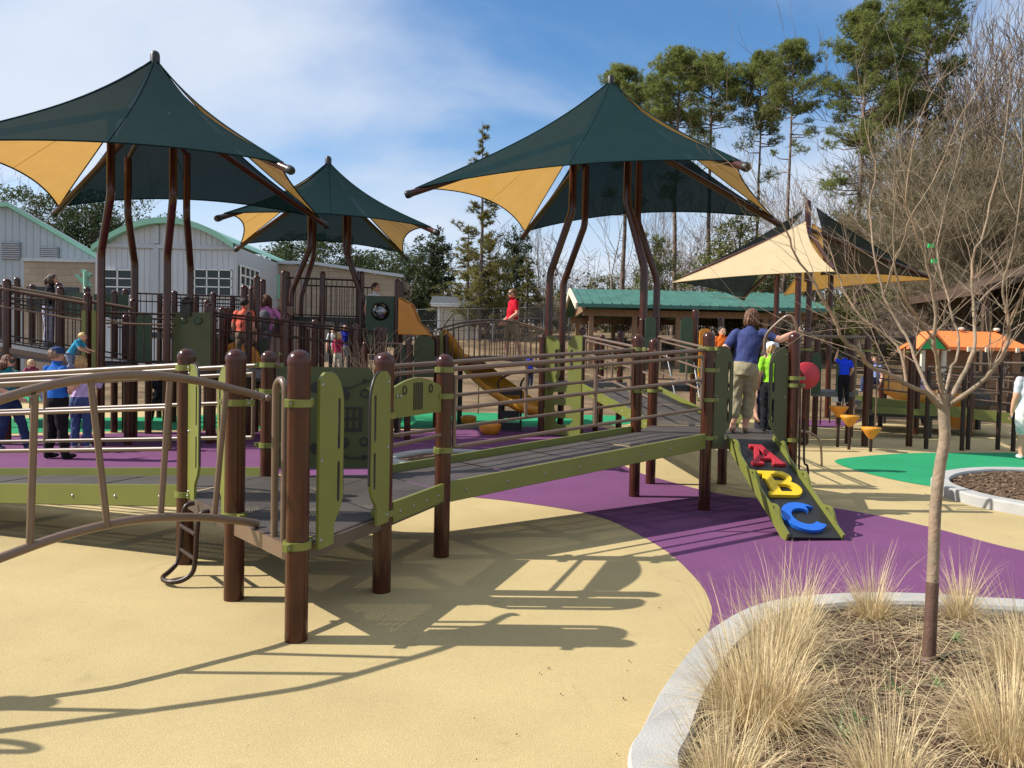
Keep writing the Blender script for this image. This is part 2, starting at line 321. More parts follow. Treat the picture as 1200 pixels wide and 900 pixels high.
def base(o):
    l = Vector((0, 0, 0))
    while o is not None: l += o.location; o = o.parent
    return l
def link(name, data, parent=None, loc=(0, 0, 0), rz=0):
    o = bpy.data.objects.new(name, data); col.objects.link(o); o.location = loc; o.rotation_euler = (0, 0, rz)
    if parent is not None: o.parent = parent
    return o
def tag(o, label=None, cat=None, group=None, kind=None):
    if label: o['label'] = label
    if cat: o['category'] = cat
    if group: o['group'] = group
    if kind: o['kind'] = kind
    return o
def thing(name, label, cat, loc=(0, 0, 0), rz=0, group=None):
    o = link(name, None, None, loc, rz); o.empty_display_size = 0.1
    return tag(o, label, cat, group)
def copy_tree(o, parent=None):
    c = o.copy(); col.objects.link(c)
    if parent is not None: c.parent = parent
    for ch in list(o.children): copy_tree(ch, c)
    return c
def spline(pts, n=8, closed=False):
    P = [Vector(p) for p in pts]; k = len(P); out = []
    for i in range(k if closed else k - 1):
        p0 = P[(i - 1) % k] if (closed or i) else P[0]; p1 = P[i]; p2 = P[(i + 1) % k]; p3 = P[(i + 2) % k] if (closed or i + 2 < k) else P[-1]
        for j in range(n):
            t = j / n; t2, t3 = t * t, t * t * t
            out.append(0.5 * ((2 * p1) + (p2 - p0) * t + (2 * p0 - 5 * p1 + 4 * p2 - p3) * t2 + (3 * p1 - p0 - 3 * p2 + p3) * t3))
    if not closed: out.append(P[-1])
    return out
def arc(cx, cy, r, a0, a1, n=8): return [(cx + r * math.cos(R(a0 + (a1 - a0) * i / n)), cy + r * math.sin(R(a0 + (a1 - a0) * i / n))) for i in range(n + 1)]
def slot(cx, cy, w_, h_, n=5): return arc(cx, cy + h_ / 2 - w_ / 2, w_ / 2, 0, 180, n) + arc(cx, cy - h_ / 2 + w_ / 2, w_ / 2, 180, 360, n)
# ------------------------------------------------------------------ the setting
def hill(x, y):
    h = 3.3 * smooth(22, 54, y) * smooth(-16, -5, x) + 0.25 * math.sin(x * .21 + y * .13) * smooth(26, 40, y)
    return h + 5 * smooth(75, 160, y)
def make_terrain():
    xs = [-400, -200, -120] + list(range(-80, 81, 4)) + [120, 200, 400]; ys = [-60, -20, 0, 10] + list(range(18, 100, 3)) + [120, 160, 240, 400, 800]
    b = MB(); nx = len(xs)
    vs = [(x, y, hill(x, y) - 0.012) for y in ys for x in xs]
    fs = [(j * nx + i, j * nx + i + 1, (j + 1) * nx + i + 1, (j + 1) * nx + i) for j in range(len(ys) - 1) for i in range(nx - 1)]
    b.add(vs, fs, 0, True); tag(b.build('ground', 'litter'), kind='structure')
make_terrain()
def sheet(name, outline, z, m, n=6, sm=True):
    P = [(p.x, p.y) for p in outline]
    if sm: P = [(p.x, p.y) for p in spline([Vector((x, y, 0)) for x, y in P], n, True)]
    b = MB(); tris = geometry.tessellate_polygon([[Vector((x, y, 0)) for x, y in P]]); vs = [(x, y, z) for x, y in P]; fs = []
    for t in tris:
        a, q, c = [P[i] for i in t]
        fs.append(tuple(t) if (q[0] - a[0]) * (c[1] - a[1]) - (q[1] - a[1]) * (c[0] - a[0]) > 0 else tuple(t[::-1]))
    b.add(vs, fs); return tag(b.build(name, m), kind='structure')
V2 = lambda x, y: Vector((x, y, 0))
sheet('yellow_rubber_paving', [V2(-30, -8), V2(14, -8), V2(16, 10), V2(17, 22), V2(9, 22.6), V2(2, 21.5), V2(-3, 21.6), V2(-12, 22), V2(-30, 21)], 0.0, 'yellow_rubber')
# purple sweep: lower edge from far left under the ramps to the planter kerb, then back along its upper edge
purple = [G(-260, 556), G(0, 557), G(210, 556), G(330, 556), G(430, 565), G(530, 580), G(610, 589), G(700, 605), G(770, 639), G(815, 678), G(834, 712), G(842, 760), G(1000, 800), G(1300, 760),
          G(1300, 656), G(1200, 646), G(1090, 618), G(1010, 601), G(930, 589), G(850, 580), G(790, 566), G(735, 548), G(706, 524), G(716, 503), G(640, 499), G(520, 503), G(420, 505), G(300, 506), G(200, 506), G(60, 510), G(-260, 516)]
sheet('purple_rubber_paving', purple, 0.004, 'purple_rubber', 5)
sheet('green_rubber_paving', [G(-200, 511), G(60, 507), G(240, 503), G(420, 502.5), G(560, 501), G(690, 499), G(740, 494), G(690, 475), G(600, 470), G(430, 472), G(250, 486), G(60, 490), G(-200, 490)], 0.0045, 'green_rubber', 5)
sheet('green_rubber_paving', [G(978, 541), G(1010, 535), G(1080, 531), G(1200, 531), G(1330, 534), G(1330, 600), G(1180, 580), G(1090, 570), G(1020, 556)], 0.004, 'green_rubber', 6)
sheet('purple_rubber_paving', [G(925, 487), G(960, 481), G(1000, 484), G(1010, 492), G(985, 500), G(940, 499)], 0.004, 'purple_rubber', 5)
sheet('green_rubber_paving', [G(-200, 473), G(100, 469), G(230, 466), G(320, 462), G(320, 459), G(100, 463), G(-200, 466)], 0.004, 'green_rubber', 4)

def planter(name, label, cl, w_, h_, soil_z, m_soil='mulch', seg=6):
    P = spline(cl, seg, True); k = len(P); b = MB(); prof = [(-.5, -.05), (-.5, h_ - .02), (-.44, h_), (.44, h_), (.5, h_ - .02), (.5, -.05)]; vs = []; inner = []
    for i in range(k):
        t = (P[(i + 1) % k] - P[i - 1]).normalized(); n = Vector((t.y, -t.x, 0))
        for a, z in prof: vs.append((P[i].x + n.x * a * w_, P[i].y + n.y * a * w_, z))
        inner.append(P[i])
    q = len(prof)
    for i in range(k):
        for j in range(q - 1): b.add([vs[i * q + j], vs[i * q + j + 1], vs[(i + 1) % k * q + j + 1], vs[(i + 1) % k * q + j]], [(0, 1, 2, 3)])
    kb = tag(b.build('planter_kerb', 'concrete'), label, 'kerb')
    return kb, P
def inside(P, x, y):
    c = False; j = len(P) - 1
    for i in range(len(P)):
        if (P[i].y > y) != (P[j].y > y) and x < (P[j].x - P[i].x) * (y - P[i].y) / (P[j].y - P[i].y) + P[i].x: c = not c
        j = i
    return c
def near_edge(P, x, y): return min(math.hypot(p.x - x, p.y - y) for p in P)
KZ = 0.09
cl1 = [G(768, 897, KZ), G(783, 850, KZ), G(808, 797, KZ), G(850, 743, KZ), G(905, 712, KZ), G(975, 701, KZ), G(1060, 699, KZ), G(1150, 704, KZ), G(1240, 712, KZ), Vector((3.75, 4.25, 0)), Vector((4.2, 3.2, 0)), Vector((3.9, 2.1, 0)), Vector((2.6, 1.3, 0)), Vector((1.2, 1.35, 0)), Vector((.62, 2.2, 0))]
_, PL1 = planter('planter', 'curved pale concrete kerb round the grass bed with the slim bare tree', cl1, 0.20, KZ, 0.03)
cl2 = [G(1103, 566, .1), G(1112, 556, .1), G(1150, 551, .1), G(1200, 551, .1), G(1290, 556, .1), G(1330, 580, .1), G(1290, 606, .1), G(1200, 592, .1), G(1140, 580, .1)]
_, PL2 = planter('planter', 'oval pale concrete kerb round the bare mulch bed beside the green rubber', cl2, 0.22, 0.13, 0.05)
cl3 = [G(455, 536, .1), G(500, 527, .1), G(560, 528, .1), G(590, 534, .1), G(560, 541, .1), G(500, 543, .1)]
def soil(P, z, step, name, amp):
    xs = [p.x for p in P]; ys = [p.y for p in P]; b = MB(); idx = {}; nx = int((max(xs) - min(xs)) / step) + 2; ny = int((max(ys) - min(ys)) / step) + 2
    for j in range(ny):
        for i in range(nx):
            x = min(xs) + i * step; y = min(ys) + j * step
            idx[i, j] = len(b.v); e = near_edge(P, x, y) if inside(P, x, y) else 0  # red-brown bark round the lower trunk
            b.v.append((x + uni(-.3, .3) * step, y + uni(-.3, .3) * step, z + amp * (rnd() - .5) + 0.07 * smooth(0, .9, e)))
    for j in range(ny - 1):
        for i in range(nx - 1):
            cx = min(xs) + (i + .5) * step; cy = min(ys) + (j + .5) * step
            if inside(P, cx, cy): b.f.append((idx[i, j], idx[i + 1, j], idx[i + 1, j + 1], idx[i, j + 1])); b.m.append(0); b.s.append(True)
    return tag(b.build(name, 'mulch'), kind='structure')
soil(PL1, 0.035, 0.035, 'mulch_bed', 0.016); soil(PL2, 0.07, 0.06, 'mulch_bed', 0.02)
def chips(P, z, n, L, name):
    b = MB(); xs = [p.x for p in P]; ys = [p.y for p in P]; k = 0
    while k < n:
        x, y = uni(min(xs), max(xs)), uni(min(ys), max(ys))
        if not inside(P, x, y) or near_edge(P, x, y) < .1: k += 0 if rnd() < .9 else 1; continue
        Rm = Matrix.Rotation(uni(0, 6.3), 3, 'Z') @ Matrix.Rotation(uni(-.6, .6), 3, 'X') @ Matrix.Rotation(uni(-.5, .5), 3, 'Y')
        l = L * uni(.4, 1.5)
        b.box((x, y, z + 0.07 * smooth(0, .9, near_edge(P, x, y)) + uni(0, .008)), (l, l * uni(.2, .5), .006), Rm=Rm); k += 1
    tag(b.build(name, 'chip'), kind='stuff')
chips(PL1, 0.04, 8000, 0.024, 'bark_mulch'); chips(PL2, 0.078, 2500, 0.05, 'bark_mulch')

def stray_bits():
    # chips and bits of straw kicked out of the beds on to the rubber
    b = MB(); random.seed(61); k = 0
    while k < 90:
        P = PL1 if rnd() < .6 else PL2; p = random.choice(P); a = uni(0, 6.283); r = .16 + abs(random.gauss(0, .55)); x, y = p.x + r * math.cos(a), p.y + r * math.sin(a)
        if inside(P, x, y) or y < 1: continue
        l = uni(.004, .014); b.box((x, y, .009), (l, l * uni(.2, .6), .005), rz=uni(0, 3)); k += 1
    for i in range(12):
        x, y = uni(-4, 4), uni(2.5, 12); l = uni(.006, .018); b.box((x, y, .009), (l, l * uni(.3, .8), .004), rz=uni(0, 3))
    tag(b.build('stray_mulch', 'chip'), 'stray bits of bark scattered over the rubber near the beds', 'mulch bits', kind='stuff')
stray_bits()
# ------------------------------------------------------------------ buildings
def wallbox(root, name, x0, x1, y0, y1, z0, z1, m):
    return MB().box(((x0 + x1) / 2, (y0 + y1) / 2, (z0 + z1) / 2), (x1 - x0, y1 - y0, z1 - z0)).build(name, m, root)
def ribs(b, x0, x1, y, zlo, zhi, step):
    x = x0
    while x < x1: b.box((x, y, (zlo + zhi(x)) / 2), (.05, .025, zhi(x) - zlo)); x += step
def window(root, x0, x1, z0, z1, y, nx, nz, frame='white'):
    w_ = MB(); t = .055
    for i in range(nx + 1): w_.box((x0 + (x1 - x0) * i / nx, y - .06, (z0 + z1) / 2), (t, .12, z1 - z0 + t))
    for j in range(nz + 1): w_.box(((x0 + x1) / 2, y - .065, z0 + (z1 - z0) * j / nz), (x1 - x0 + t, .11, t))
    f = w_.build('window', frame, root)
    for i in range(nx):
        for j in range(nz):
            MB().box((x0 + (x1 - x0) * (i + .5) / nx, y - .03, z0 + (z1 - z0) * (j + .5) / nz), ((x1 - x0) / nx - t, .02, (z1 - z0) / nz - t)).build('pane', 'glass', f)
def gym():
    # arched hall: front wall faces us, barrel roof runs back
    Y = 44; A = at(112, 290, Y); B = at(277, 287, Y); T = at(192, 257, Y); zb = -.5
    root = thing('arched_hall', 'pale grey metal building with curved mint green roof behind the playground', 'building', (A.x, Y, 0))
    zs = lambda x: A.z + (B.z - A.z) * (x - A.x) / (B.x - A.x) + (T.z - (A.z + B.z) / 2) * (1 - ((x - (A.x + B.x) / 2) / ((B.x - A.x) / 2)) ** 2)
    n = 20; xs = [A.x + (B.x - A.x) * i / n for i in range(n + 1)]
    b = MB(); D = 15
    b.prism([(A.x, zb)] + [(B.x, zb)] + [(x, zs(x)) for x in reversed(xs)], (0, Y + .1, 0), (1, 0, 0), (0, 0, 1), .2)
    b.build('front_wall', 'metalwall', root)
    b = MB(); ribs(b, A.x + .2, B.x, Y - .02, zb, lambda x: zs(x) - .15, .32); tag(b.build('wall_rib', 'metalwall', root), kind='stuff')
    sx = 0.0
    b = MB()
    for i in range(n):
        x0, x1 = xs[i] - .05, xs[i + 1] + .05
        b.add([(xs[i], Y - .5, zs(xs[i]) + .05), (xs[i + 1], Y - .5, zs(xs[i + 1]) + .05), (xs[i + 1] + sx * D, Y + D, zs(xs[i + 1]) + .05), (xs[i] + sx * D, Y + D, zs(xs[i]) + .05)], [(0, 1, 2, 3)], 0, True)
        b.add([(xs[i], Y - .5, zs(xs[i]) + .05), (xs[i + 1], Y - .5, zs(xs[i + 1]) + .05), (xs[i + 1], Y - .5, zs(xs[i + 1]) - .28), (xs[i], Y - .5, zs(xs[i]) - .28)], [(0, 3, 2, 1)])
        b.add([(xs[i], Y - .5, zs(xs[i]) - .28), (xs[i + 1], Y - .5, zs(xs[i + 1]) - .28), (xs[i + 1], Y, zs(xs[i + 1]) - .28), (xs[i], Y, zs(xs[i]) - .28)], [(0, 1, 2, 3)])
    b.build('roof', 'mintroof', root)
    zB = B.z - .1
    MB().add([(B.x, Y, zb), (B.x + sx * D, Y + D, zb), (B.x + sx * D, Y + D, zB), (B.x, Y, zB)], [(0, 1, 2, 3)]) 
    b = MB(); b.add([(B.x - .02, Y + .1, zb), (B.x + sx * D, Y + D, zb), (B.x + sx * D, Y + D, zB), (B.x - .02, Y + .1, zB)], [(0, 1, 2, 3)]); b.build('side_wall', 'metalwall', root)
    mid = at(184, 300, Y).x; zh = at(184, 289, Y).z
    b = MB(); b.box(((A.x + B.x) / 2, Y - .06, zh), (B.x - A.x, .14, .22)); b.box((mid, Y - .08, (zh + zb) / 2), (.3, .16, zh - zb - .24)); b.box((mid, Y - .08, (T.z + zh) / 2 - .1), (.3, .16, T.z - zh - .5)); b.build('trim_band', 'greytrim', root)
    for (u0, u1) in ((122, 156), (229, 272)):
        p, q = at(u0, 346, Y), at(u1, 317, Y); window(root, p.x, q.x, p.z, q.z, Y - .05, 3 if u0 > 200 else 2, 3)
    p, q = at(283, 346, Y + 1.2), at(297, 319, Y + 4)
    sxn = Vector((sx, 1, 0)).normalized()
    w_ = MB(); w_.prism([(.4, p.z), (3.6, p.z), (3.6, q.z), (.4, q.z)], (B.x + .06, Y, 0), sxn, (0, 0, 1), .06); f = w_.build('window', 'glass', root)
    g = MB()
    for i in range(5): g.prism([(.4 + .8 * i - .05, p.z - .06), (.4 + .8 * i + .05, p.z - .06), (.4 + .8 * i + .05, q.z + .06), (.4 + .8 * i - .05, q.z + .06)], (B.x + .12, Y, 0), sxn, (0, 0, 1), .06)
    for k in range(4): zz = p.z + (q.z - p.z) * k / 3; g.prism([(.4, zz - .05), (3.6, zz - .05), (3.6, zz + .05), (.4, zz + .05)], (B.x + .14, Y, 0), sxn, (0, 0, 1), .06)
    g.build('window_frame', 'white', f)
gym()
def gable():
    Y = 50; C = at(15, 240, Y); E = at(112, 296, Y); zb = -.5; W = at(-170, 330, Y); Z2 = at(-170, 345, Y)
    root = thing('gabled_hall', 'large grey metal building with mint edged sloping roof beyond the upper ramp', 'building', (C.x, Y, 0))
    b = MB(); b.prism([(W.x, zb), (E.x, zb), (E.x, E.z), (C.x, C.z), (C.x - 3, C.z), (W.x, E.z + 1)], (0, Y + .1, 0), (1, 0, 0), (0, 0, 1), .2); b.build('front_wall', 'bluewall', root)
    K = -.66 * 22
    b = MB(); ribs(b, W.x + .3, E.x - .2, Y - .02, zb, lambda x: (C.z - (x - C.x) * (C.z - E.z) / (E.x - C.x) if x > C.x else C.z) - .3 - (max(0, C.x - 3 - x)) * .35, .45); tag(b.build('wall_rib', 'bluewall', root), kind='stuff')
    b = MB(); 
    for (p, q) in (((C.x - 3, C.z), (C.x, C.z)), ((C.x, C.z), (E.x + .5, E.z - .3)), ((W.x, E.z + 1), (C.x - 3, C.z))):
        b.add([(p[0], Y - .5, p[1] + .06), (q[0], Y - .5, q[1] + .06), (q[0] + K, Y + 22, q[1] + .06), (p[0] + K, Y + 22, p[1] + .06), (p[0], Y - .5, p[1] - .2), (q[0], Y - .5, q[1] - .2), (q[0] + K, Y + 22, q[1] - .2), (p[0] + K, Y + 22, p[1] - .2)], [(0, 1, 2, 3), (7, 6, 5, 4), (4, 5, 1, 0), (6, 7, 3, 2)])
    b.build('roof', 'mintroof', root)
    for (u0, u1, v0, v1) in ((3, 25, 304, 284), (49, 70, 308, 290)):
        p, q = at(u0, v0, Y), at(u1, v1, Y); f = MB().box(((p.x + q.x) / 2, Y - .05, (p.z + q.z) / 2), (q.x - p.x, .14, q.z - p.z)).build('vent', 'louvre', root)
        n = 8
        for k in range(n): MB().box(((p.x + q.x) / 2, Y - .16, p.z + (q.z - p.z) * (k + .5) / n), (q.x - p.x - .1, .1, .05)).build('louvre', 'greytrim', f)
    p, q = at(-30, 346, Y), at(24, 333, Y); window(root, p.x, q.x, p.z, q.z, Y - .05, 4, 2)
gable()
def wings():
    Y = 46; p, q = at(28, 350, Y), at(114, 308, Y)
    root = thing('block_wing', 'low tan block wing between the two grey metal halls', 'building', (p.x, Y, 0))
    wallbox(root, 'wall', p.x, q.x + 1.2, Y, Y + 3.5, -.5, q.z, 'block'); wallbox(root, 'coping', p.x - .1, q.x + 1.2, Y - .1, Y + 3.6, q.z + .003, q.z + .2, 'greytrim')
    a, b = at(32, 346, Y), at(93, 337, Y); wallbox(root, 'window_band', a.x, b.x, Y - .08, Y - .01, a.z - 1, b.z, 'glass')
    Y = 52; p, q = at(322, 350, Y), at(470, 326, Y)
    root = thing('low_annex', 'long low tan block annex with gently sloping top beyond the tall barrier', 'building', (p.x, Y, 0))
    a, c = at(300, 305, 50), at(366, 306, 50); z0 = a.z
    b = MB(); b.prism([(a.x - 2, -.5), (q.x, -.5), (q.x, q.z), (a.x + 3.2, z0), (a.x - 2, z0)], (0, Y + 3, 0), (1, 0, 0), (0, 0, 1), 6); b.build('wall', 'block', root)
    b = MB(); d = Vector((q.x - a.x - 3.2, 0, q.z - z0)); b.bar((a.x + 3.2, Y - .1, z0 + .12), (q.x + .2, Y - .1, q.z + .12), .4, .2); b.bar((a.x - 2, Y - .1, z0 + .12), (a.x + 3.2, Y - .1, z0 + .12), .4, .2); b.build('coping', 'greytrim', root)
    b = MB(); t = at(318, 320, Y - .3)
    b.tube([at(326, 322, Y - .3), at(326, 350, Y - .3)], .12); b.build('downpipe', 'mintroof', root)
wings()
def shed():
    Y = 47; p, q = at(513, 388, Y), at(560, 358, Y); zb = hill(p.x, Y) - .3; zt = q.z; r = at(530, 348, Y + 2).z
    root = thing('garden_shed', 'small cream shed with grey shingle roof under the trees', 'shed', (p.x, Y, zb))
    wallbox(root, 'wall', p.x, q.x, Y, Y + 3.2, zb, zt, 'cream')
    b = MB()
    for k in range(9): z = zb + .3 + k * (zt - zb - .4) / 9; b.box(((p.x + q.x) / 2, Y - .015, z), (q.x - p.x, .03, .03))
    tag(b.build('siding_line', 'cream', root), kind='stuff')
    for x in (p.x + .04, q.x - .04): MB().box((x, Y - .04, (zb + zt) / 2), (.14, .06, zt - zb - .01)).build('corner_trim', 'white', root)
    MB().box(((p.x + q.x) / 2, Y - .35, zt - .03), (q.x - p.x + .8, .12, .2)).build('fascia', 'white', root)
    b = MB(); x0, x1 = p.x - .5, q.x + .5
    b.add([(x0, Y - .45, zt), (x1, Y - .45, zt), (x1, Y + 1.6, r), (x0, Y + 1.6, r), (x0, Y + 3.6, zt), (x1, Y + 3.6, zt)], [(0, 1, 2, 3), (3, 2, 5, 4)]); b.add([(q.x - .01, Y, zt), (q.x - .01, Y + 3.2, zt), (q.x - .01, Y + 1.6, r)], [(0, 1, 2)]); b.add([(p.x + .01, Y, zt), (p.x + .01, Y + 3.2, zt), (p.x + .01, Y + 1.6, r)], [(0, 2, 1)])
    b.build('roof', 'shingle', root)
    d = MB().box((q.x + .03, Y + 1.5, zb + 1.3), (.06, 1.1, 2)).build('door', 'louvre', root); MB().ball((q.x + .09, Y + 1.1, zb + 1.3), .05, 6, 4).build('handle', 'steel', d)
shed()
def pavilion():
    Y = 36; e0, e1 = at(676, 365, Y), at(967, 362, Y); r0, r1 = at(652, 338, Y + 4), at(938, 344, Y + 4); ze = (at(676, 357, Y).z + at(960, 362, Y).z) / 2; zr = r0.z; zb = hill(4, Y)
    root = thing('picnic_pavilion', 'long open timber pavilion with teal metal roof behind the playground', 'pavilion', (e0.x, Y, zb))
    x0, x1 = e0.x, e1.x; xr0, xr1 = x0 - .1, x1 + .1
    b = MB()
    for (ya, yb) in ((Y - .6, Y + 4), (Y + 8.6, Y + 4)):
        vs = [(x0, ya, ze), (x1, ya, ze), (x1, yb, zr), (x0, yb, zr)]; vs += [(v[0], v[1], v[2] - .16) for v in vs]
        b.add(vs, [(0, 1, 2, 3), (7, 6, 5, 4), (4, 5, 1, 0), (5, 6, 2, 1), (7, 4, 0, 3)])
    b.build('roof', 'tealroof', root)
    b = MB(); x = x0 + .2
    while x < x1: b.bar((x, Y - .6, ze + .02), (x, Y + 3.98, zr + .02), .05, .05); x += .45
    tag(b.build('roof_seam', 'tealroof', root), kind='stuff')
    for yy in (Y + .2, Y + 7.8): MB().box(((x0 + x1) / 2, yy, ze - .36), (x1 - x0 - .6, .2, .30)).build('beam', 'wood', root)
    for (yA, yB) in ((Y - .62, Y + 4), (Y + 8.62, Y + 4)): MB().bar((x0 - .07, yA, ze - .12), (x0 - .07, yB, zr - .12), .1, .3).build('barge_board', 'cream', root)
    MB().prism([(Y + .2, ze - .2), (Y + 7.8, ze - .2), (Y + 4, zr - .25)], (x0 + .5, 0, 0), (0, 1, 0), (0, 0, 1), .1).build('gable_board', 'wood', root)
    n = 6
    for i in range(n):
        for yy in (Y + .2, Y + 7.8):
            x = x0 + .7 + (x1 - x0 - 1.4) * i / (n - 1); z0 = hill(x, yy) - .3
            MB().box((x, yy, (z0 + ze - .51) / 2), (.22, .22, ze - .51 - z0)).build('column', 'wood', root)
    for i in range(5):
        x = x0 + 2 + i * 2.1; z0 = hill(x, Y + 4)
        t = thing('picnic_table', 'brown picnic table under the teal pavilion roof', 'table', (x, Y + 4, z0), 0, 'picnic tables under the pavilion')
        MB().box((x, Y + 4, z0 + .75), (1.6, .8, .06)).build('tabletop', 'darkwood', t)
        for s in (-.65, .65): MB().box((x, Y + 4 + s, z0 + .45), (1.6, .28, .05)).build('bench', 'darkwood', t)
        for s in (-.55, .55): MB().box((x + s, Y + 4, z0 + .35), (.08, 1.3, .08)).box((x + s, Y + 4, z0 + .36), (.1, .1, .71)).build('leg', 'darkwood', t)
pavilion()
def playhouse():
    Y = 27; a, b_ = at(1097, 438, Y), at(1196, 405, Y); zb = .15; ze, zr = at(1140, 407, Y).z, at(1140, 389, Y + 1.6).z; x0, x1 = a.x + .2, b_.x
    root = thing('playhouse', 'tan playhouse with orange roof and bright green gable', 'playhouse', (x0, Y, zb))
    for (u0, u1) in ((1100, 1117), (1133, 1144), (1160, 1172), (1186, 1196)):
        p, q = at(u0, 430, Y), at(u1, 430, Y); wallbox(root, 'wall_panel', p.x, q.x, Y, Y + .12, zb, ze - .02, 'wood')
    wallbox(root, 'wall', x0, x1, Y + 2.6, Y + 2.72, zb, ze - .02, 'wood'); wallbox(root, 'sill_wall', x0 + .02, x1 - .02, Y + .02, Y + .1, zb, zb + .75, 'wood')
    g = MB()
    vs = [(x0 - .1, Y - .35, ze), (x1 + .15, Y - .35, ze), (x1 - .1, Y + 1.3, zr), (x0 + .2, Y + 1.3, zr), (x0 - .1, Y + 3, ze), (x1 + .15, Y + 3, ze)]; vs += [(v[0], v[1], v[2] - .12) for v in vs]
    g.add(vs, [(0, 1, 2, 3), (3, 2, 5, 4), (7, 6, 9, 8), (8, 9, 10, 11), (6, 7, 1, 0), (1, 7, 8, 2), (2, 8, 11, 5), (0, 3, 9, 6), (3, 4, 10, 9)]); g.build('roof', 'orangeroof', root)
    for u in (1112, 1136, 1157, 1178, 1193): p = at(u, 407, Y - .4); MB().box((p.x, Y - .37, ze - .08), (.1, .1, .16)).build('rafter_end', 'cream', root)
    for u in (1130, 1172): p = at(u, 389, Y + 1); MB().ball((p.x, Y + 1.2, zr + .08), (.13, .1, .07), 8, 5).build('roof_knob', 'cream', root)
    p, q, t = at(1080, 409, Y - .8), at(1110, 409, Y - .8), at(1095, 392, Y - .8)
    MB().prism([(p.x, p.z), (q.x, q.z), (t.x, t.z)], (0, Y - .7, 0), (1, 0, 0), (0, 0, 1), .1).build('gable', 'gablegreen', root)
    b = MB(); b.bar((p.x - .1, Y - .4, p.z), (t.x, Y - .4, t.z + .1), .8, .07); b.bar((t.x, Y - .4, t.z + .1), (q.x + .1, Y - .4, q.z), .8, .07); b.build('gable_roof', 'orangeroof', root)
    for u in (1083, 1108): c = at(u, 420, Y - .7); MB().box((c.x, Y - .6, (zb + p.z) / 2), (.12, .12, p.z - zb - .05)).build('column', 'cream', root)
playhouse()
def shelter():
    Y = 30; p, q = at(1150, 336, Y), at(1262, 300, Y); z0 = hill(p.x, Y)
    root = thing('timber_shelter', 'dark brown pitched shelter roof half hidden behind bare branches', 'shelter', (q.x, Y, z0))
    r = MB(); e = q.x + (q.x - p.x)
    for (a, za, b_, zb_) in ((p.x, p.z, q.x, q.z), (q.x, q.z, e, p.z)):
        vs = [(a, Y, za), (b_, Y, zb_), (b_, Y + 6, zb_), (a, Y + 6, za)]; vs += [(v[0], v[1], v[2] - .3) for v in vs]; r.add(vs, [(0, 1, 2, 3), (7, 6, 5, 4), (4, 5, 1, 0), (6, 7, 3, 2), (4, 0, 3, 7), (5, 6, 2, 1)])
    r.build('roof', 'darkwood', root)
    for x in (p.x + .5, e - .5):
        for yy in (Y + .5, Y + 5.5): MB().box((x, yy, (p.z + z0) / 2), (.2, .2, p.z - z0 + .2)).build('column', 'darkwood', root)
shelter()
def chain_fence():
    Y = 46; x0, x1 = at(462, 380, Y).x, at(548, 380, Y).x + 6; root = thing('chain_link_fence', 'galvanised chain link fence beside the cream shed', 'fence', (x0, Y - .8, hill(x0, Y)))
    n = 7
    for i in range(n + 1):
        x = x0 + (x1 - x0) * i / n; z = hill(x, Y); MB().tube([(x, Y - .8, z - .2), (x, Y - .8, z + 1.9)], .04, 6).build('fence_post', 'wire', root)
    b = MB(); N = 60
    for k in (0.05, .6, 1.2, 1.85): b.tube([(x0 + (x1 - x0) * i / n, Y - .8, hill(x0 + (x1 - x0) * i / n, Y) + k) for i in range(n + 1)], .02, 4)
    for i in range(N):
        xa = x0 + (x1 - x0) * i / N; z = hill(xa, Y); b.tube([(xa, Y - .81, z + .05), (xa + 1.1, Y - .81, z + 1.85)], .006, 3); b.tube([(xa + 1.1, Y - .79, z + .05), (xa, Y - .79, z + 1.85)], .006, 3)
    tag(b.build('wire_mesh', 'wire', root), kind='stuff')
chain_fence()
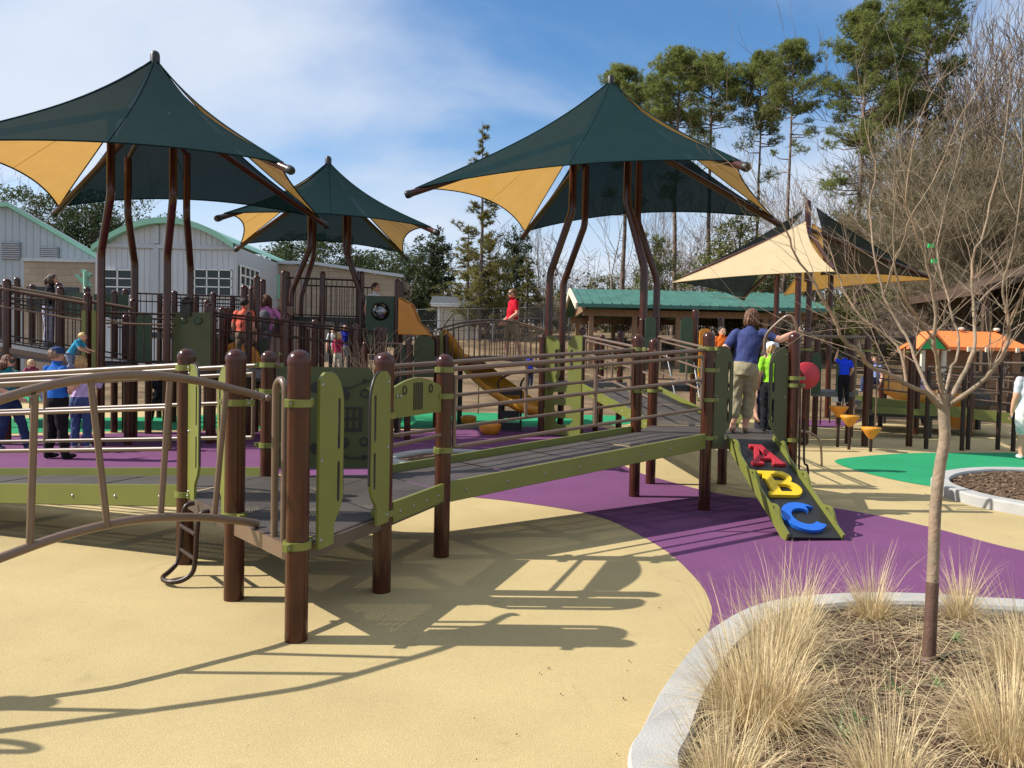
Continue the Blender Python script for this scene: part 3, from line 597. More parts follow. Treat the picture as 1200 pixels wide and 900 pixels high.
# ------------------------------------------------------------------ trees (a few of each kind, copied and turned)
def perp(d):
    a = d.orthogonal().normalized(); t = uni(0, 6.283); return (a * math.cos(t) + d.cross(a) * math.sin(t)).normalized()
def leafquad(b, p, l, wd, mi=0):
    d = Vector((uni(-1, 1), uni(-1, 1), uni(-.6, .8))).normalized(); s = perp(d)
    b.add([p - s * wd / 2, p + d * l * .5 - s * wd * .5, p + d * l, p + d * l * .5 + s * wd * .5], [(0, 1, 2, 3)], mi)
def tuft(b, p, d, n, L, wd):
    for k in range(n):
        q = (d * uni(.1, .9) + Vector((uni(-1, 1), uni(-1, 1), uni(-.7, .9)))).normalized(); s = perp(q) * wd
        e = p + q * L * uni(.6, 1.1); b.add([p - s * .5, p + s * .5, e], [(0, 1, 2)])
def pine(H, crown0, spread, seed, nb=40, lean=0.0, low=7):
    random.seed(seed); tr = MB(); cr = MB(); n = 12; tp = []; x = y = 0
    for i in range(n + 1):
        t = i / n; x += uni(-.10, .10) * H / 24; y += uni(-.10, .10) * H / 24; tp.append(Vector((x + lean * t, y, H * .975 * t)))
    r0 = H * .0098; tr.tube(tp, [r0 * (1 - .84 * (i / n) ** 1.3) for i in range(n + 1)], 8)
    def trunk(t): f = t * n; i = min(n - 1, int(f)); return tp[i].lerp(tp[i + 1], f - i)
    def pad(c, d, r, k):
        for j in range(k):
            q = Vector((uni(-1, 1), uni(-1, 1), uni(-1, 1)))
            if q.length > 1: q.normalize()
            p = c + Vector((q.x * r, q.y * r, q.z * r * .55)); tuft(cr, p, (q * .7 + d * .3 + Vector((0, 0, .6))).normalized(), 9, .40, .045)
    def branch(t, L, up, dense):
        p = trunk(t); a = uni(0, 6.283); d = Vector((math.cos(a), math.sin(a), up)).normalized(); q = [p, p + d * L * .5 + Vector((0, 0, -.04 * L)), p + d * L + Vector((0, 0, .10 * L))]
        tr.tube(q, [r0 * .22, r0 * .15, r0 * .06], 4, cap=False)
        for f in (.5, .72, .88, 1.0):
            if rnd() > dense: continue
            c = q[0].lerp(q[2], f); sd = perp(d); sd.z *= .3; c2 = c + sd * uni(.1, .42) * L * (1.2 - f * .6); tr.tube([q[0].lerp(q[2], f - .12), c2], [.03, .012], 3, cap=False); pad(c2 + Vector((0, 0, .1)), d, uni(.38, .75) * (1 if L > 1.4 else .8), int(uni(16, 30)))
    for k in range(nb):
        s = (k + uni(0, 1)) / nb; t = min(.985, crown0 + (1 - crown0) * s); prof = (.72 + .85 * s - 1.45 * s * s) if s < .7 else max(.18, .6 - (s - .7) * 1.3)
        branch(t, spread * prof * uni(.65, 1.25), .12 + .75 * s, .93)
    for k in range(low): branch(uni(crown0 * .62, crown0), spread * uni(.4, .95), uni(-.1, .25), .42)
    for k in range(10):
        t = uni(crown0 * .4, crown0); p = trunk(t); a = uni(0, 6.3); L = uni(.5, 2.2); d = Vector((math.cos(a), math.sin(a), uni(-.15, .5))); tr.tube([p, p + d * L * .6, p + d * L + Vector((0, 0, -.1))], [.04, .025, .012], 4, cap=False)
    return tr.mesh('pine_trunk', 'pinebark'), cr.mesh('pine_crown', 'needles')
def leafy(H, blobs, seed, n, l, wd, m, tb='greybark', tw=.18):
    random.seed(seed); tr = MB(); cr = MB(); tr.tube([(0, 0, -.3), (uni(-.1, .1), uni(-.1, .1), H * .5), (0, 0, H * .92)], [tw, tw * .6, tw * .15], 7)
    tot = sum(b[3] ** 2 for b in blobs)
    for (x, y, z, r, fl) in blobs:
        c = Vector((x, y, z)); tr.tube([(0, 0, max(.3, z - r * 1.2)), c.lerp(Vector((0, 0, z)), .4), c], [tw * .4, tw * .25, .03], 4, cap=False)
        k = int(n * r * r / tot); sub = [(Vector((uni(-1, 1), uni(-1, 1), uni(-1, 1))).normalized() * r * uni(.5, .98), r * uni(.18, .38)) for _ in range(16)]
        for i in range(k):
            o, rr = random.choice(sub); q = Vector((uni(-1, 1), uni(-1, 1), uni(-1, 1)))
            if q.length > 1: continue
            p = o + q * rr; p.z *= fl; leafquad(cr, c + p, l * uni(.6, 1.3), wd)
    return tr.mesh('trunk', tb), cr.mesh('crown', m)
def bare(H, seed, depth=5, r0=None, spread=.55, first=.3, twigm='twig', barkm='greybark', upb=.25, kids=(2, 3), tw=.012, leaves=0):
    random.seed(seed); tr = MB(); cr = MB(); r0 = r0 or H * .011
    def grow(p, d, L, r, k):
        n = 3 if k > 1 else 2; pts = [p]; q = p
        for i in range(n):
            d = (d + Vector((uni(-1, 1), uni(-1, 1), uni(-.6, 1) + upb)) * .17).normalized(); q = q + d * L / n; pts.append(q)
        e = max(tw * .7, r * .62); (tr if k >= depth - 1 else cr).tube(pts, [r + (e - r) * i / n for i in range(n + 1)], 7 if k == depth else (4 if k >= depth - 1 else 3), cap=False)
        if k == 0: return
        for j in range(random.randint(*kids) + (1 if k == depth else 0)):
            f = uni(.35, 1.0) if j else 1.0; s = pts[0].lerp(pts[-1], f) if f < 1 else q
            nd = (d + perp(d) * spread * uni(.6, 1.5) + Vector((0, 0, upb * .5))).normalized(); grow(s, nd, L * uni(.58, .85), max(tw, e * uni(.55, .85)), k - 1)
    grow(Vector((0, 0, -.2)), Vector((uni(-.05, .05), uni(-.05, .05), 1)), H * first, r0, depth)
    return tr.mesh('trunk', barkm), cr.mesh('crown', twigm)
PINES = [pine(24, .75, 3.7, 11, 54), pine(26, .76, 3.6, 12, 52, .6, 8), pine(22, .73, 3.3, 13, 46, -.4), pine(25, .60, 3.9, 14, 78, .3, 12)]
BARES = [bare(15, 21, 6, kids=(2, 3)), bare(17, 22, 6, spread=.45, first=.34, upb=.4), bare(12, 23, 6, spread=.75, first=.22), bare(19, 24, 6, first=.4, spread=.4, barkm='palebark')]
TWIGGY = [bare(9, 31, 6, spread=.7, first=.2, twigm='twigolive', kids=(3, 4), tw=.0075), bare(8, 32, 6, spread=.8, first=.18, twigm='twig', kids=(3, 4), tw=.0075), bare(16, 33, 6, spread=.6, first=.22, twigm='twigolive', kids=(3, 5), tw=.009)]
def blobs(n, H, z0, r, seed, cone=0.0):
    random.seed(seed); o = []
    for i in range(n):
        t = (i + .5) / n; a = i * 2.4; w_ = (1 - cone * t) * math.sin(math.pi * min(1, .25 + .75 * (1 - t) if cone else .2 + .7 * t))
        o.append((math.cos(a) * r * w_ * .6, math.sin(a) * r * w_ * .6, z0 + (H - z0) * t, r * (.35 + .35 * w_) * uni(.8, 1.15), uni(.7, .95)))
    return o
MAGNOLIA = leafy(9, blobs(14, 8.6, 1.0, 3.2, 41, .75), 41, 17000, .30, .13, 'darkleaf')
SHRUB = [leafy(6, blobs(9, 5.4, .8, 2.6, 42, .3), 42, 11000, .24, .09, 'oliveleaf'), leafy(8, blobs(10, 7.6, 1.2, 2.6, 43, .5), 43, 12000, .26, .08, 'oliveleaf')]
OAK = [leafy(9, blobs(11, 8.4, 2.5, 4.0, 44, .2), 44, 26000, .19, .09, 'midleaf'), leafy(8, blobs(10, 7.6, 1.6, 3.4, 45, .3), 45, 24000, .18, .09, 'darkleaf')]
def conifer(H, seed, m):
    random.seed(seed); tr = MB(); cr = MB(); tr.tube([(0, 0, -.3), (.1, 0, H * .5), (0, .05, H)], [.17, .1, .015], 7)
    k = 0; z = H * .12
    while z < H * .99:
        s = z / H; L = (1.9 * (1 - s) ** .7 + .18) * uni(.5, 1.2) * (1.15 if s < .5 else .8); a = uni(0, 6.3); d = Vector((math.cos(a), math.sin(a), uni(.1, .55)))
        p = Vector((.1 * (s if s < .5 else 1 - s) * 2, 0, z)); e = p + d * L; tr.tube([p, e], [.035 * (1 - s) + .008, .008], 3, cap=False)
        for j in range(int(4 + L * 10)):
            q = p.lerp(e, uni(.3, 1.05)) + Vector((uni(-.2, .2), uni(-.2, .2), uni(-.22, .12))) * (L * .6 + .2); tuft(cr, q, d, 12, .28 + .1 * (1 - s), .05)
        z += uni(.05, .16) * (1 + s)
    return tr.mesh('trunk', 'greybark'), cr.mesh('crown', m)
CEDAR = conifer(14, 51, 'cedar')
def tree(name, label, cat, ms, x, y, sc=1.0, rz=0.0, group=None, sz=None, z=None):
    t = thing(name, label, cat, (x, y, hill(x, y) - .1 if z is None else z), rz, group); t.scale = (sc, sc, sz or sc)
    link('trunk', ms[0], t); link('crown', ms[1], t); return t
def tree_at(name, label, cat, ms, u, vtop, Y, Hm, rz=0, group=None, wide=1.0):
    p = at(u, vtop, Y); g = hill(p.x, Y); s = (p.z - g + .1) / Hm
    t = tree(name, label, cat, ms, p.x, Y, s * wide, rz, group, s); return t
# tall pines, each told apart by where it stands
tree_at('pine_tree', 'tall pine just right of the middle canopy peak', 'pine', PINES[2], 737, 80, 56, 22, 1.0)
tree_at('pine_tree', 'broad pine with full rounded crown standing above the teal pavilion', 'pine', PINES[0], 797, 64, 52, 24, .3, wide=1.0)
tree_at('pine_tree', 'pine whose crown merges with its broader neighbour above the pavilion', 'pine', PINES[1], 838, 68, 55, 26, 2.2, wide=.95)
tree_at('pine_tree', 'slender pine with bare lower trunk left of the dark shade sail', 'pine', PINES[0], 893, 66, 54, 24, 4.1, wide=.7)
tree_at('pine_tree', 'tall straight pine with open crown above the cream shade sail', 'pine', PINES[1], 928, 48, 48, 26, 5.0, wide=.75)
tree_at('pine_tree', 'dense bushy pine behind the bare foreground tree', 'pine', PINES[3], 1018, 8, 45, 25, .8, wide=.9)
tree_at('pine_tree', 'tallest pine running out of the top of the view', 'pine', PINES[3], 1092, -40, 47, 25, 2.9, wide=.95)
tree_at('cedar_tree', 'narrow spire shaped cedar behind the middle canopy tip', 'conifer', CEDAR, 566, 142, 46, 14, .4, wide=1.0)
tree_at('cedar_tree', 'shorter olive cedar beside the cream shed', 'conifer', CEDAR, 550, 262, 50, 14, 2.0, wide=2.0)
tree_at('cedar_tree', 'feathery olive cedar leaning over the shed roof', 'conifer', CEDAR, 574, 288, 47, 14, 4.0, wide=1.9)
tree_at('cedar_tree', 'low spreading olive cedar behind the red shirted woman', 'conifer', CEDAR, 618, 300, 52, 14, 1.1, wide=2.3)
tree_at('magnolia_tree', 'dark glossy evergreen magnolia left of the shed', 'tree', MAGNOLIA, 508, 272, 53, 9.2, .5, wide=.95)
tree_at('magnolia_tree', 'small dark evergreen tucked behind the red shirted woman', 'tree', MAGNOLIA, 606, 270, 58, 9.2, 2.5, wide=.7)
for i, (u, v, Y, k, wd) in enumerate(((372, 284, 66, 0, 1.1), (410, 290, 70, 1, 1.2), (452, 294, 68, 0, 1.1), (488, 300, 62, 1, .9), (340, 288, 72, 1, 1.1))):
    tree_at('evergreen_tree', 'rounded evergreen in the row beyond the low annex', 'tree', OAK[k], u, v, Y, 9 if k == 0 else 8, i * 1.3, 'evergreens beyond the annex', wd)
for i, (u, v, Y, k) in enumerate(((20, 208, 74, 3), (60, 222, 80, 0), (-30, 200, 76, 1), (100, 235, 84, 3), (85, 250, 72, 2))):
    tree_at('bare_tree', 'leafless tree rising behind the gabled grey hall', 'tree', BARES[k], u, v, Y, (15, 17, 12, 19)[k], i, 'bare trees behind the gabled hall', 1.3)
for i, (u, v, Y, k) in enumerate(((35, 232, 78, 0), (112, 238, 76, 1), (140, 240, 80, 0), (75, 240, 82, 0))):
    tree_at('evergreen_tree', 'evergreen showing between the two grey halls', 'tree', OAK[k], u, v, Y, 9 if k == 0 else 8, i * 2, 'evergreens between the grey halls', .9)
ZONES = ((470, 'beyond the low annex'), (575, 'behind the cream shed'), (640, 'behind the arched bridge'), (700, 'above the left end of the teal pavilion'), (760, 'behind the posts of the middle canopy'), (830, 'above the middle of the teal pavilion'), (905, 'behind the left tip of the cream sail'), (985, 'behind the cream sail mast'), (1045, 'behind the charcoal sail'), (1105, 'above the bright green gable'), (1160, 'above the orange playhouse roof'), (1300, 'at the right edge above the timber shelter'))
zone = lambda u: next(z for k, z in ZONES if u < k)
LOOK = ('leafless grey barked tree', 'tall upright leafless tree', 'low spreading leafless tree', 'pale trunked leafless tree')
TLOOK = ('fine twigged olive brown tree', 'small brown twiggy tree', 'tall hazy olive brown tree')
# shrubs and small evergreens along the wood's edge
for i, (u, v, Y, k, wd) in enumerate(((770, 272, 44, 1, .8), (868, 254, 47, 1, 1.0), (848, 290, 42, 0, 1.1), (905, 292, 50, 1, 1.1), (1000, 250, 46, 1, 1.0), (1040, 330, 40, 0, 1.0), (985, 350, 38, 0, 1.1), (715, 322, 60, 0, 1.0), (955, 300, 52, 1, 1.0), (1130, 360, 40, 0, .9), (660, 335, 62, 0, 1.0), (1075, 220, 54, 1, 1.2))):
    tree_at('evergreen_shrub', ('rounded olive bush ', 'taller olive evergreen bush ')[k] + zone(u), 'shrub', SHRUB[k], u, v, Y, (6, 8)[k], i * 1.7, 'evergreen bushes at the edge of the wood', wd)
# bare woodland behind and to the right
i = 0
for (u, v, Y, k) in ((640, 250, 62, 1), (725, 225, 58, 3), (755, 240, 60, 3), (812, 250, 64, 0), (845, 240, 60, 3), (890, 220, 62, 0), (935, 200, 58, 1), (980, 180, 60, 0), (1010, 150, 56, 1), (1050, 120, 52, 0),
                     (1100, 90, 50, 1), (1140, 40, 44, 0), (1180, 20, 42, 1), (1210, -40, 40, 0), (1165, 120, 52, 2), (1080, 180, 46, 2), (1120, 160, 48, 3), (1195, 170, 46, 0), (1240, 60, 44, 1), (1030, 240, 44, 2), (585, 282, 66, 0), (960, 240, 50, 3), (1150, 230, 40, 2), (1205, 250, 38, 2), (1060, 60, 58, 3), (1115, 20, 55, 1), (1155, 70, 48, 1), (1195, 30, 50, 3), (1225, 10, 45, 0), (1085, 110, 55, 0), (790, 245, 70, 1)):
    tree_at('bare_tree', LOOK[k] + ' ' + zone(u), 'tree', BARES[k], u, v, Y, (15, 17, 12, 19)[k] * .92, i * 1.9, 'bare trees of the woodland', 1.05); i += 1
for (u, v, Y, k) in ((1100, 130, 40, 2), (1145, 95, 37, 2), (1190, 120, 38, 2), (1060, 190, 42, 2), (1130, 210, 35, 2), (1175, 260, 33, 0), (1090, 270, 36, 0), (1040, 280, 38, 1), (1150, 300, 34, 1), (1210, 300, 32, 0), (640, 330, 46, 1), (690, 325, 44, 1), (735, 330, 42, 1), (800, 320, 46, 1), (600, 335, 50, 0), (865, 335, 43, 1), (920, 340, 44, 1), (985, 320, 42, 1), (425, 330, 56, 1), (455, 335, 57, 1), (1075, 100, 44, 2), (1115, 80, 42, 2), (1165, 60, 41, 2), (1205, 90, 40, 2), (1045, 210, 47, 2), (1100, 175, 39, 2), (1155, 165, 36, 2), (1195, 200, 36, 2), (1070, 300, 35, 1), (1115, 320, 33, 1), (1180, 330, 32, 1), (1015, 300, 41, 0), (965, 310, 45, 0), (900, 315, 47, 1), (835, 318, 48, 1), (770, 322, 48, 0), (715, 318, 52, 1), (665, 318, 55, 0), (630, 322, 52, 1)):
    tree_at('twiggy_tree', TLOOK[k] + ' ' + zone(u), 'tree', TWIGGY[k], u, v, Y, (9, 8, 16)[k] * .9, i * 1.3, 'fine twigged trees at the wood edge', 1.25); i += 1
M['farwood'] = mat('far_grey_twig', (0.14, 0.105, 0.08, 1), rough=0.95, var=0.25, vscale=0.2, island=0.35)
def far_woods():
    random.seed(99); b = MB()
    for i in range(1000):
        x = uni(-95, 120); y = uni(78 if x < -10 else 68, 120); z = hill(x, y); h = uni(6, 10.5) * (1 if x < 22 else 1.45); b.tube([(x, y, z), (x + uni(-1.2, 1.2), y, z + h * .6), (x + uni(-1.8, 1.8), y, z + h)], [uni(.05, .13), .04, .015], 3, cap=False)
        for j in range(34):
            zz = z + h * uni(.12, 1); d = Vector((uni(-1, 1), uni(-.4, .4), uni(-.1, 1.1))); b.tube([(x, y, zz), Vector((x, y, zz)) + d * uni(.8, 2.6)], [.028, .011], 3, cap=False)
    o = b.build('distant_woods', 'farwood'); tag(o, 'brown mass of bare distant woodland behind everything', 'woods', kind='stuff')
    c = MB()
    for i in range(70000):
        x = uni(-95, 120); y = uni(80 if x < -10 else 66, 115); z = hill(x, y) + (uni(0, 1) ** 1.7) * (4.5 + 2 * math.sin(x * .3) * math.sin(y * .2)); leafquad(c, Vector((x, y, z)), .5, .2)
    tag(c.build('distant_underbrush', 'litter'), 'tangled brown underbrush on the floor of the far wood', 'underbrush', kind='stuff')
far_woods()
random.seed(7)
# ------------------------------------------------------------------ playground kit
PR = 0.0635
_pm = {}
def post_mesh(h, m):
    k = (round(h, 3), m)
    if k not in _pm: _pm[k] = MB().lathe((0, 0, 0), [(PR, 0), (PR, h - .075)], 20).mesh('post', m)
    return _pm[k]
_cap = {}
def cap_mesh(m):
    if m not in _cap: _cap[m] = MB().lathe((0, 0, 0), [(PR + .004, 0), (PR + .004, .012)] + [((PR + .004) * math.cos(R(a)), .014 + .066 * math.sin(R(a))) for a in (0, 18, 36, 54, 70, 82)], 20).mesh('cap', m)
    return _cap[m]
_cl = []
def clamp_mesh():
    if not _cl:
        b = MB(); b.lathe((0, 0, 0), [(PR + .001, -.021), (PR + .014, -.021), (PR + .014, .021), (PR + .001, .021)], 20, sm=False)
        b.box((PR + .035, 0, 0), (.055, .036, .04)); b.box((-PR - .03, 0, 0), (.045, .03, .038))
        b.lathe((PR + .045, -.018, 0), [(.011, -.006), (.011, .0), (.006, .006)], 8, mi=1, axis=Vector((0, -1, 0))); b.lathe((-PR - .035, -.015, 0), [(.009, -.006), (.009, 0), (.005, .005)], 8, mi=1, axis=Vector((0, -1, 0)))
        _cl.append(b.mesh('clamp', ['lime', 'steel']))
    return _cl[0]
def post(root, x, y, h, clamps=(), z0=0.0, m='post', ang=0.0, name='post'):
    l = base(root); p = link(name, post_mesh(h, m), root, (x - l.x, y - l.y, z0 - l.z))
    link('cap', cap_mesh(m), p, (0, 0, h - .075))
    for c in clamps:
        z, a = c if isinstance(c, tuple) else (c, ang)
        link('clamp', clamp_mesh(), p, (0, 0, z - z0), a)
    return p
def rail_tube(root, pts, r=.021, m='rail', name='rail', n=8): return MB().tube(pts, r, n).build(name, m, root)
def railing(root, p0, p1, h, spacing, m='darkrail', rails=(1.0, .8, .08), r=.019, br=.009, arc_=0.0, name='railing'):
    # p0-p1: foot line (deck level); rails at fractions of h, upright bars between
    p0, p1 = Vector(p0), Vector(p1); n = 10 if arc_ else 1
    def q(t, f): return p0.lerp(p1, t) + Vector((0, 0, h * f + arc_ * 4 * t * (1 - t)))
    top = MB().tube([q(i / n, rails[0]) for i in range(n + 1)], r, 8).build(name, m, root)
    for f in rails[1:]: MB().tube([q(i / n, f) for i in range(n + 1)], r * .75, 6).build('rail', m, top)
    L = (p1 - p0).length; k = max(2, int(L / spacing)); hb = h * (rails[0] - rails[-1]); me = MB().tube([(0, 0, 0), (0, 0, hb)], br, 5, cap=False).mesh('baluster', m); l = base(root)
    for i in range(1, k): link('baluster', me, top, q(i / k, rails[-1]) - l)
    return top
def entry_outline(w_=.27, h_=.98):
    # tall barrier board: flat against the post at x=0, rounded shoulder, waisted foot
    o = [(0, 0), (w_ * .62, 0), (w_ * .64, h_ * .12), (w_ * .9, h_ * .2), (w_, h_ * .26), (w_, h_ * .80)]
    o += [(w_ * (1 - .55 * (1 - math.cos(R(a)))), h_ * (.80 + .2 * math.sin(R(a)))) for a in (15, 30, 45, 60, 75, 90)]
    o += [(w_ * .2, h_), (0, h_ * .96)]
    return o
def entry_panel(root, p, d, z, m='lime', w_=.27, h_=.98, th=.019):
    # p: foot on the post axis line, d: direction away from the post along the deck edge
    d = Vector((d[0], d[1], 0)).normalized(); c = Vector((p[0], p[1], z)) + d * (PR + .012)
    holes = [slot(w_ * .80, h_ * .70, .030, h_ * .30), slot(w_ * .80, h_ * .36, .030, h_ * .24)]
    o = MB().prism(entry_outline(w_, h_), c, d, (0, 0, 1), th, holes).build('barrier_board', m, root)
    nrm = d.cross(Vector((0, 0, 1)))
    g = MB()
    e = [(w_ * (1 - .55 * (1 - math.cos(R(a)))), h_ * (.80 + .2 * math.sin(R(a)))) for a in range(0, 91, 15)]
    for side in (-1, 1): g.tube([c + d * (x + .006) + Vector((0, 0, y)) + nrm * side * .002 for x, y in [(w_, h_ * .27)] + e], .006, 5)
    g.build('edge_trim', 'black', o)
    for h in holes:
        t = MB(); t.tube([c + d * x + Vector((0, 0, y)) for x, y in h], .0075, 5, closed=True); q = [(w_ * .80 + (x - w_ * .80) * .5, y) for x, y in h]
        t.build('dark_slot_rim', 'black', o)  # black rim added so the open slot reads dark
    b = MB()
    for zz in (.05, .5, .93):
        for s in (-1, 1): b.lathe(c + d * .025 + Vector((0, 0, h_ * zz)) + nrm * s * (th / 2), [(.012, 0), (.011, .005), (.005, .008)], 8, axis=nrm * s)
    b.build('bolt', 'steel', o); return o
def deck(root, poly, z, name='deck_panel', th=.045, rim='deckrim', m='deck'):
    P = [Vector((p[0], p[1], 0)) for p in poly]; c = sum(P, Vector()) / len(P); P = [c + (p - c) * .985 for p in P]
    b = MB(); b.add([(p.x, p.y, z) for p in P], [tuple(range(len(P)))]); o = b.build(name, m, root)
    r = MB()
    for i in range(len(P)):
        p, q = P[i], P[(i + 1) % len(P)]; r.bar((p.x, p.y, z - .052), (q.x, q.y, z - .052), .022, .10)
    r.build('frame', rim, o); return o
def curb(root, p0, p1, m='lime', h=.10, th=.03, dz=.0, bolts=6):
    o = MB().bar(Vector(p0) + Vector((0, 0, dz)), Vector(p1) + Vector((0, 0, dz)), th, h).build('edge_board', m, root)
    d = (Vector(p1) - Vector(p0)); n = d.normalized().cross(Vector((0, 0, 1))).normalized(); b = MB()
    for i in range(bolts):
        c = Vector(p0).lerp(Vector(p1), (i + .5) / bolts) + Vector((0, 0, dz - .01))
        for s in (-1, 1): b.lathe(c + n * s * th / 2, [(.013, 0), (.012, .004), (.005, .008)], 8, axis=n * s)
    if bolts: b.build('bolt', 'steel', o)
    return o
def ramp(label, A0, B0, z0, A1, B1, z1, group=None, segs=3, rail_side=(1, 1), hs=(.92, .67, .36), lime='lime', cat='ramp'):
    # A: near edge, B: far edge; 0 start, 1 end. Deck panels, edge boards and barred rails
    A0, B0, A1, B1 = [Vector((p[0], p[1], 0)) for p in (A0, B0, A1, B1)]; root = thing('access_ramp', label, cat, ((A0 + B0) / 2).to_tuple(), 0, group)
    up = lambda p, z: Vector((p.x, p.y, z))
    for i in range(segs):
        t0, t1 = i / segs + .004, (i + 1) / segs - .004; za, zb = z0 + (z1 - z0) * t0, z0 + (z1 - z0) * t1
        q = [up(A0.lerp(A1, t0), za), up(A0.lerp(A1, t1), zb), up(B0.lerp(B1, t1), zb), up(B0.lerp(B1, t0), za)]
        b = MB(); b.add(q, [(0, 1, 2, 3)]); o = b.build('deck_panel', 'deck', root); r = MB()
        for a, c in ((0, 1), (1, 2), (2, 3), (3, 0)): r.bar(q[a] - Vector((0, 0, .055)), q[c] - Vector((0, 0, .055)), .022, .09)
        r.build('frame', 'deckrim', o)
    n = (A0 - B0).normalized()
    for (P, Q, s, on) in ((A0, A1, 1, rail_side[0]), (B0, B1, -1, rail_side[1])):
        o = n * s * .02; L = (Q - P).length
        curb(root, up(P + o, z0), up(Q + o, z1), lime, .16, .028, -.01, max(3, int(L / .42)))
        if not on: continue
        a, b = up(P, z0), up(Q, z1); d = (b - a); t0, t1 = .03, .97
        f = lambda t, h: a + d * t + Vector((0, 0, h))
        top = MB().tube([a + Vector((0, 0, hs[0] + .05)) - d * .02, f(t0, hs[0] + .05), f(t1, hs[0] + .05), b + Vector((0, 0, hs[0] + .05)) + d * .02], .021, 8).build('railing', 'rail', root)
        for h in hs: MB().tube([f(t0, h - .02), f(t1, h - .02)], .017, 8).build('rail', 'rail', top)
        for t in (t0, .5, t1): MB().tube([f(t, hs[-1] - .02), f(t, hs[0] + .0)], .018, 8).build('baluster', 'rail', top)
    return root

# ------------------------------------------------------------------ near play platform (six-sided deck with a three-cornered step)
DZ = 0.53
P1, P2, P3, P5, P6 = G(347, 750), G(274, 702), G(217, 660), G(447, 693), G(517, 652)
a_ = (P3 - P1) / 2; b_ = (P6 - P1) / 2
P4, P7 = P1 + 2 * a_ + b_, P1 + a_ + 2 * b_; O_ = P1 + a_ + b_
def near_platform():
    root = thing('play_platform', 'near six sided play platform with dark punched deck and brown domed posts', 'platform', P1)
    for t in ((P1, P5, P2), (P2, P5, O_), (P5, P6, O_), (P6, P7, O_), (P7, P4, O_), (P4, P3, O_), (P3, P2, O_)): deck(root, t, DZ)
    H = 1.62; angs = lambda p, q: math.atan2(q.y - p.y, q.x - p.x)
    post(root, P1.x, P1.y, H, [(1.33, angs(P1, P5)), (DZ + .01, angs(P1, P5))])
    post(root, P2.x, P2.y, H, [(1.28, angs(P2, P1) + .6), (DZ + .02, angs(P2, P1))]); post(root, P3.x, P3.y, H, [(1.48, angs(P3, P2)), (DZ, angs(P3, P2))])
    post(root, P4.x, P4.y, H, [(1.5, angs(P4, P7)), (1.27, angs(P4, P7)), (.8, angs(P4, P7))]); post(root, P5.x, P5.y, H, [(DZ + .01, angs(P5, P1)), (1.2, angs(P5, P6))])
    post(root, P6.x, P6.y, H, [(1.5, angs(P6, P5)), (1.29, angs(P6, P5)), (.86, angs(P6, P5))]); post(root, P7.x, P7.y, H, [(1.3, angs(P7, P4))])
    for (p, q) in ((P2, P3), (P3, P2)): entry_panel(root, p, q - p, DZ - .02, h_=1.0, w_=.25)
    e5 = (P5 - P1).normalized(); out5 = Vector((e5.y, -e5.x, 0)) * .078
    for (p, q) in ((P1, P5), (P5, P1)): entry_panel(root, p + out5, q - p, DZ - .03, h_=1.0, w_=.25)
    # activity board on the far side, with its cut marks standing proud
    d = (P7 - P4).normalized(); n = Vector((d.y, -d.x, 0)); L = (P7 - P4).length; o = P4 + d * .07 + Vector((0, 0, DZ + .06))
    W, Hh = L - .14, .90
    brd = MB().prism([(0, 0), (W, 0), (W, Hh - .04), (W - .04, Hh), (.04, Hh), (0, Hh - .04)], o, d, (0, 0, 1), .02).build('activity_board', 'olive', root)
    f = o + n * .013
    def mark(name, poly, holes=(), m='black'): MB().prism(poly, f, d, (0, 0, 1), .012, holes).build(name, m, brd)
    ring = lambda x, y, r: (arc(x, y, r, 0, 345, 16), [arc(x, y, r * .62, 0, 345, 16)])
    hexa = lambda x, y, r: arc(x, y, r, 0, 300, 5)
    cx = W * .77
    for yy in (.66, .23):
        mark('hexagon_mark', hexa(cx - .06, yy, .055)); a, h = ring(cx + .12, yy + .01, .042); mark('ring_mark', a, h)
    for (ya, yb) in ((.72, .78), (.14, .10)):
        pts = [(cx - .1, ya), (cx, (ya + yb) / 2 - .03), (cx + .12, yb)]; poly = [(x, y + .006) for x, y in pts] + [(x, y - .006) for x, y in reversed(pts)]; mark('arrow_shaft', poly[::-1]); mark('arrow_head', [(cx + .11, yb - .03), (cx + .17, yb + .012), (cx + .10, yb + .025)])
    fx = [[(cx - .13 + .055 * i, .36 + .10 * j), (cx - .095 + .055 * i, .36 + .10 * j), (cx - .095 + .055 * i, .43 + .10 * j), (cx - .13 + .055 * i, .43 + .10 * j)] for i in range(4) for j in range(2)]
    mark('window_grille', [(cx - .15, .33), (cx + .1, .33), (cx + .1, .55), (cx - .15, .55)], fx); mark('lens_mark', arc(cx - .30, .72, .05, 0, 330, 11)); mark('lens_mark', arc(cx - .30, .18, .05, 0, 330, 11))
    # low arched talk board between the two right hand posts
    d = (P6 - P5).normalized(); n = Vector((d.y, -d.x, 0)); L = (P6 - P5).length; o = P5 + d * .075 + Vector((0, 0, 1.17)); W = L - .15
    top = [(W * (1 - i / 10), .20 + .075 * math.sin(math.pi * i / 10)) for i in range(11)]
    slots = [slot(W * .5 + .034 * i, .14, .014, .20, 3) for i in (-2, -1, 0, 1, 2)]
    tb = MB().prism([(0, 0), (W, 0)] + top, o, d, (0, 0, 1), .02, slots).build('talk_board', 'lime', root)
    for i in (-2, -1, 0, 1, 2): MB().prism(slot(W * .5 + .034 * i, .14, .018, .205, 3), o + n * .0125, d, (0, 0, 1), .003).build('dark_slot_inlay', 'black', tb)  # black inlays over the slots paint in the dark behind them
    for x in (W * .24, W * .76): MB().prism(*[arc(x, .19, .034, 0, 345, 16)], o + n * .012, d, (0, 0, 1), .006, [arc(x, .19, .022, 0, 345, 16)]).build('ring_mark', 'black', tb)
    b = MB()
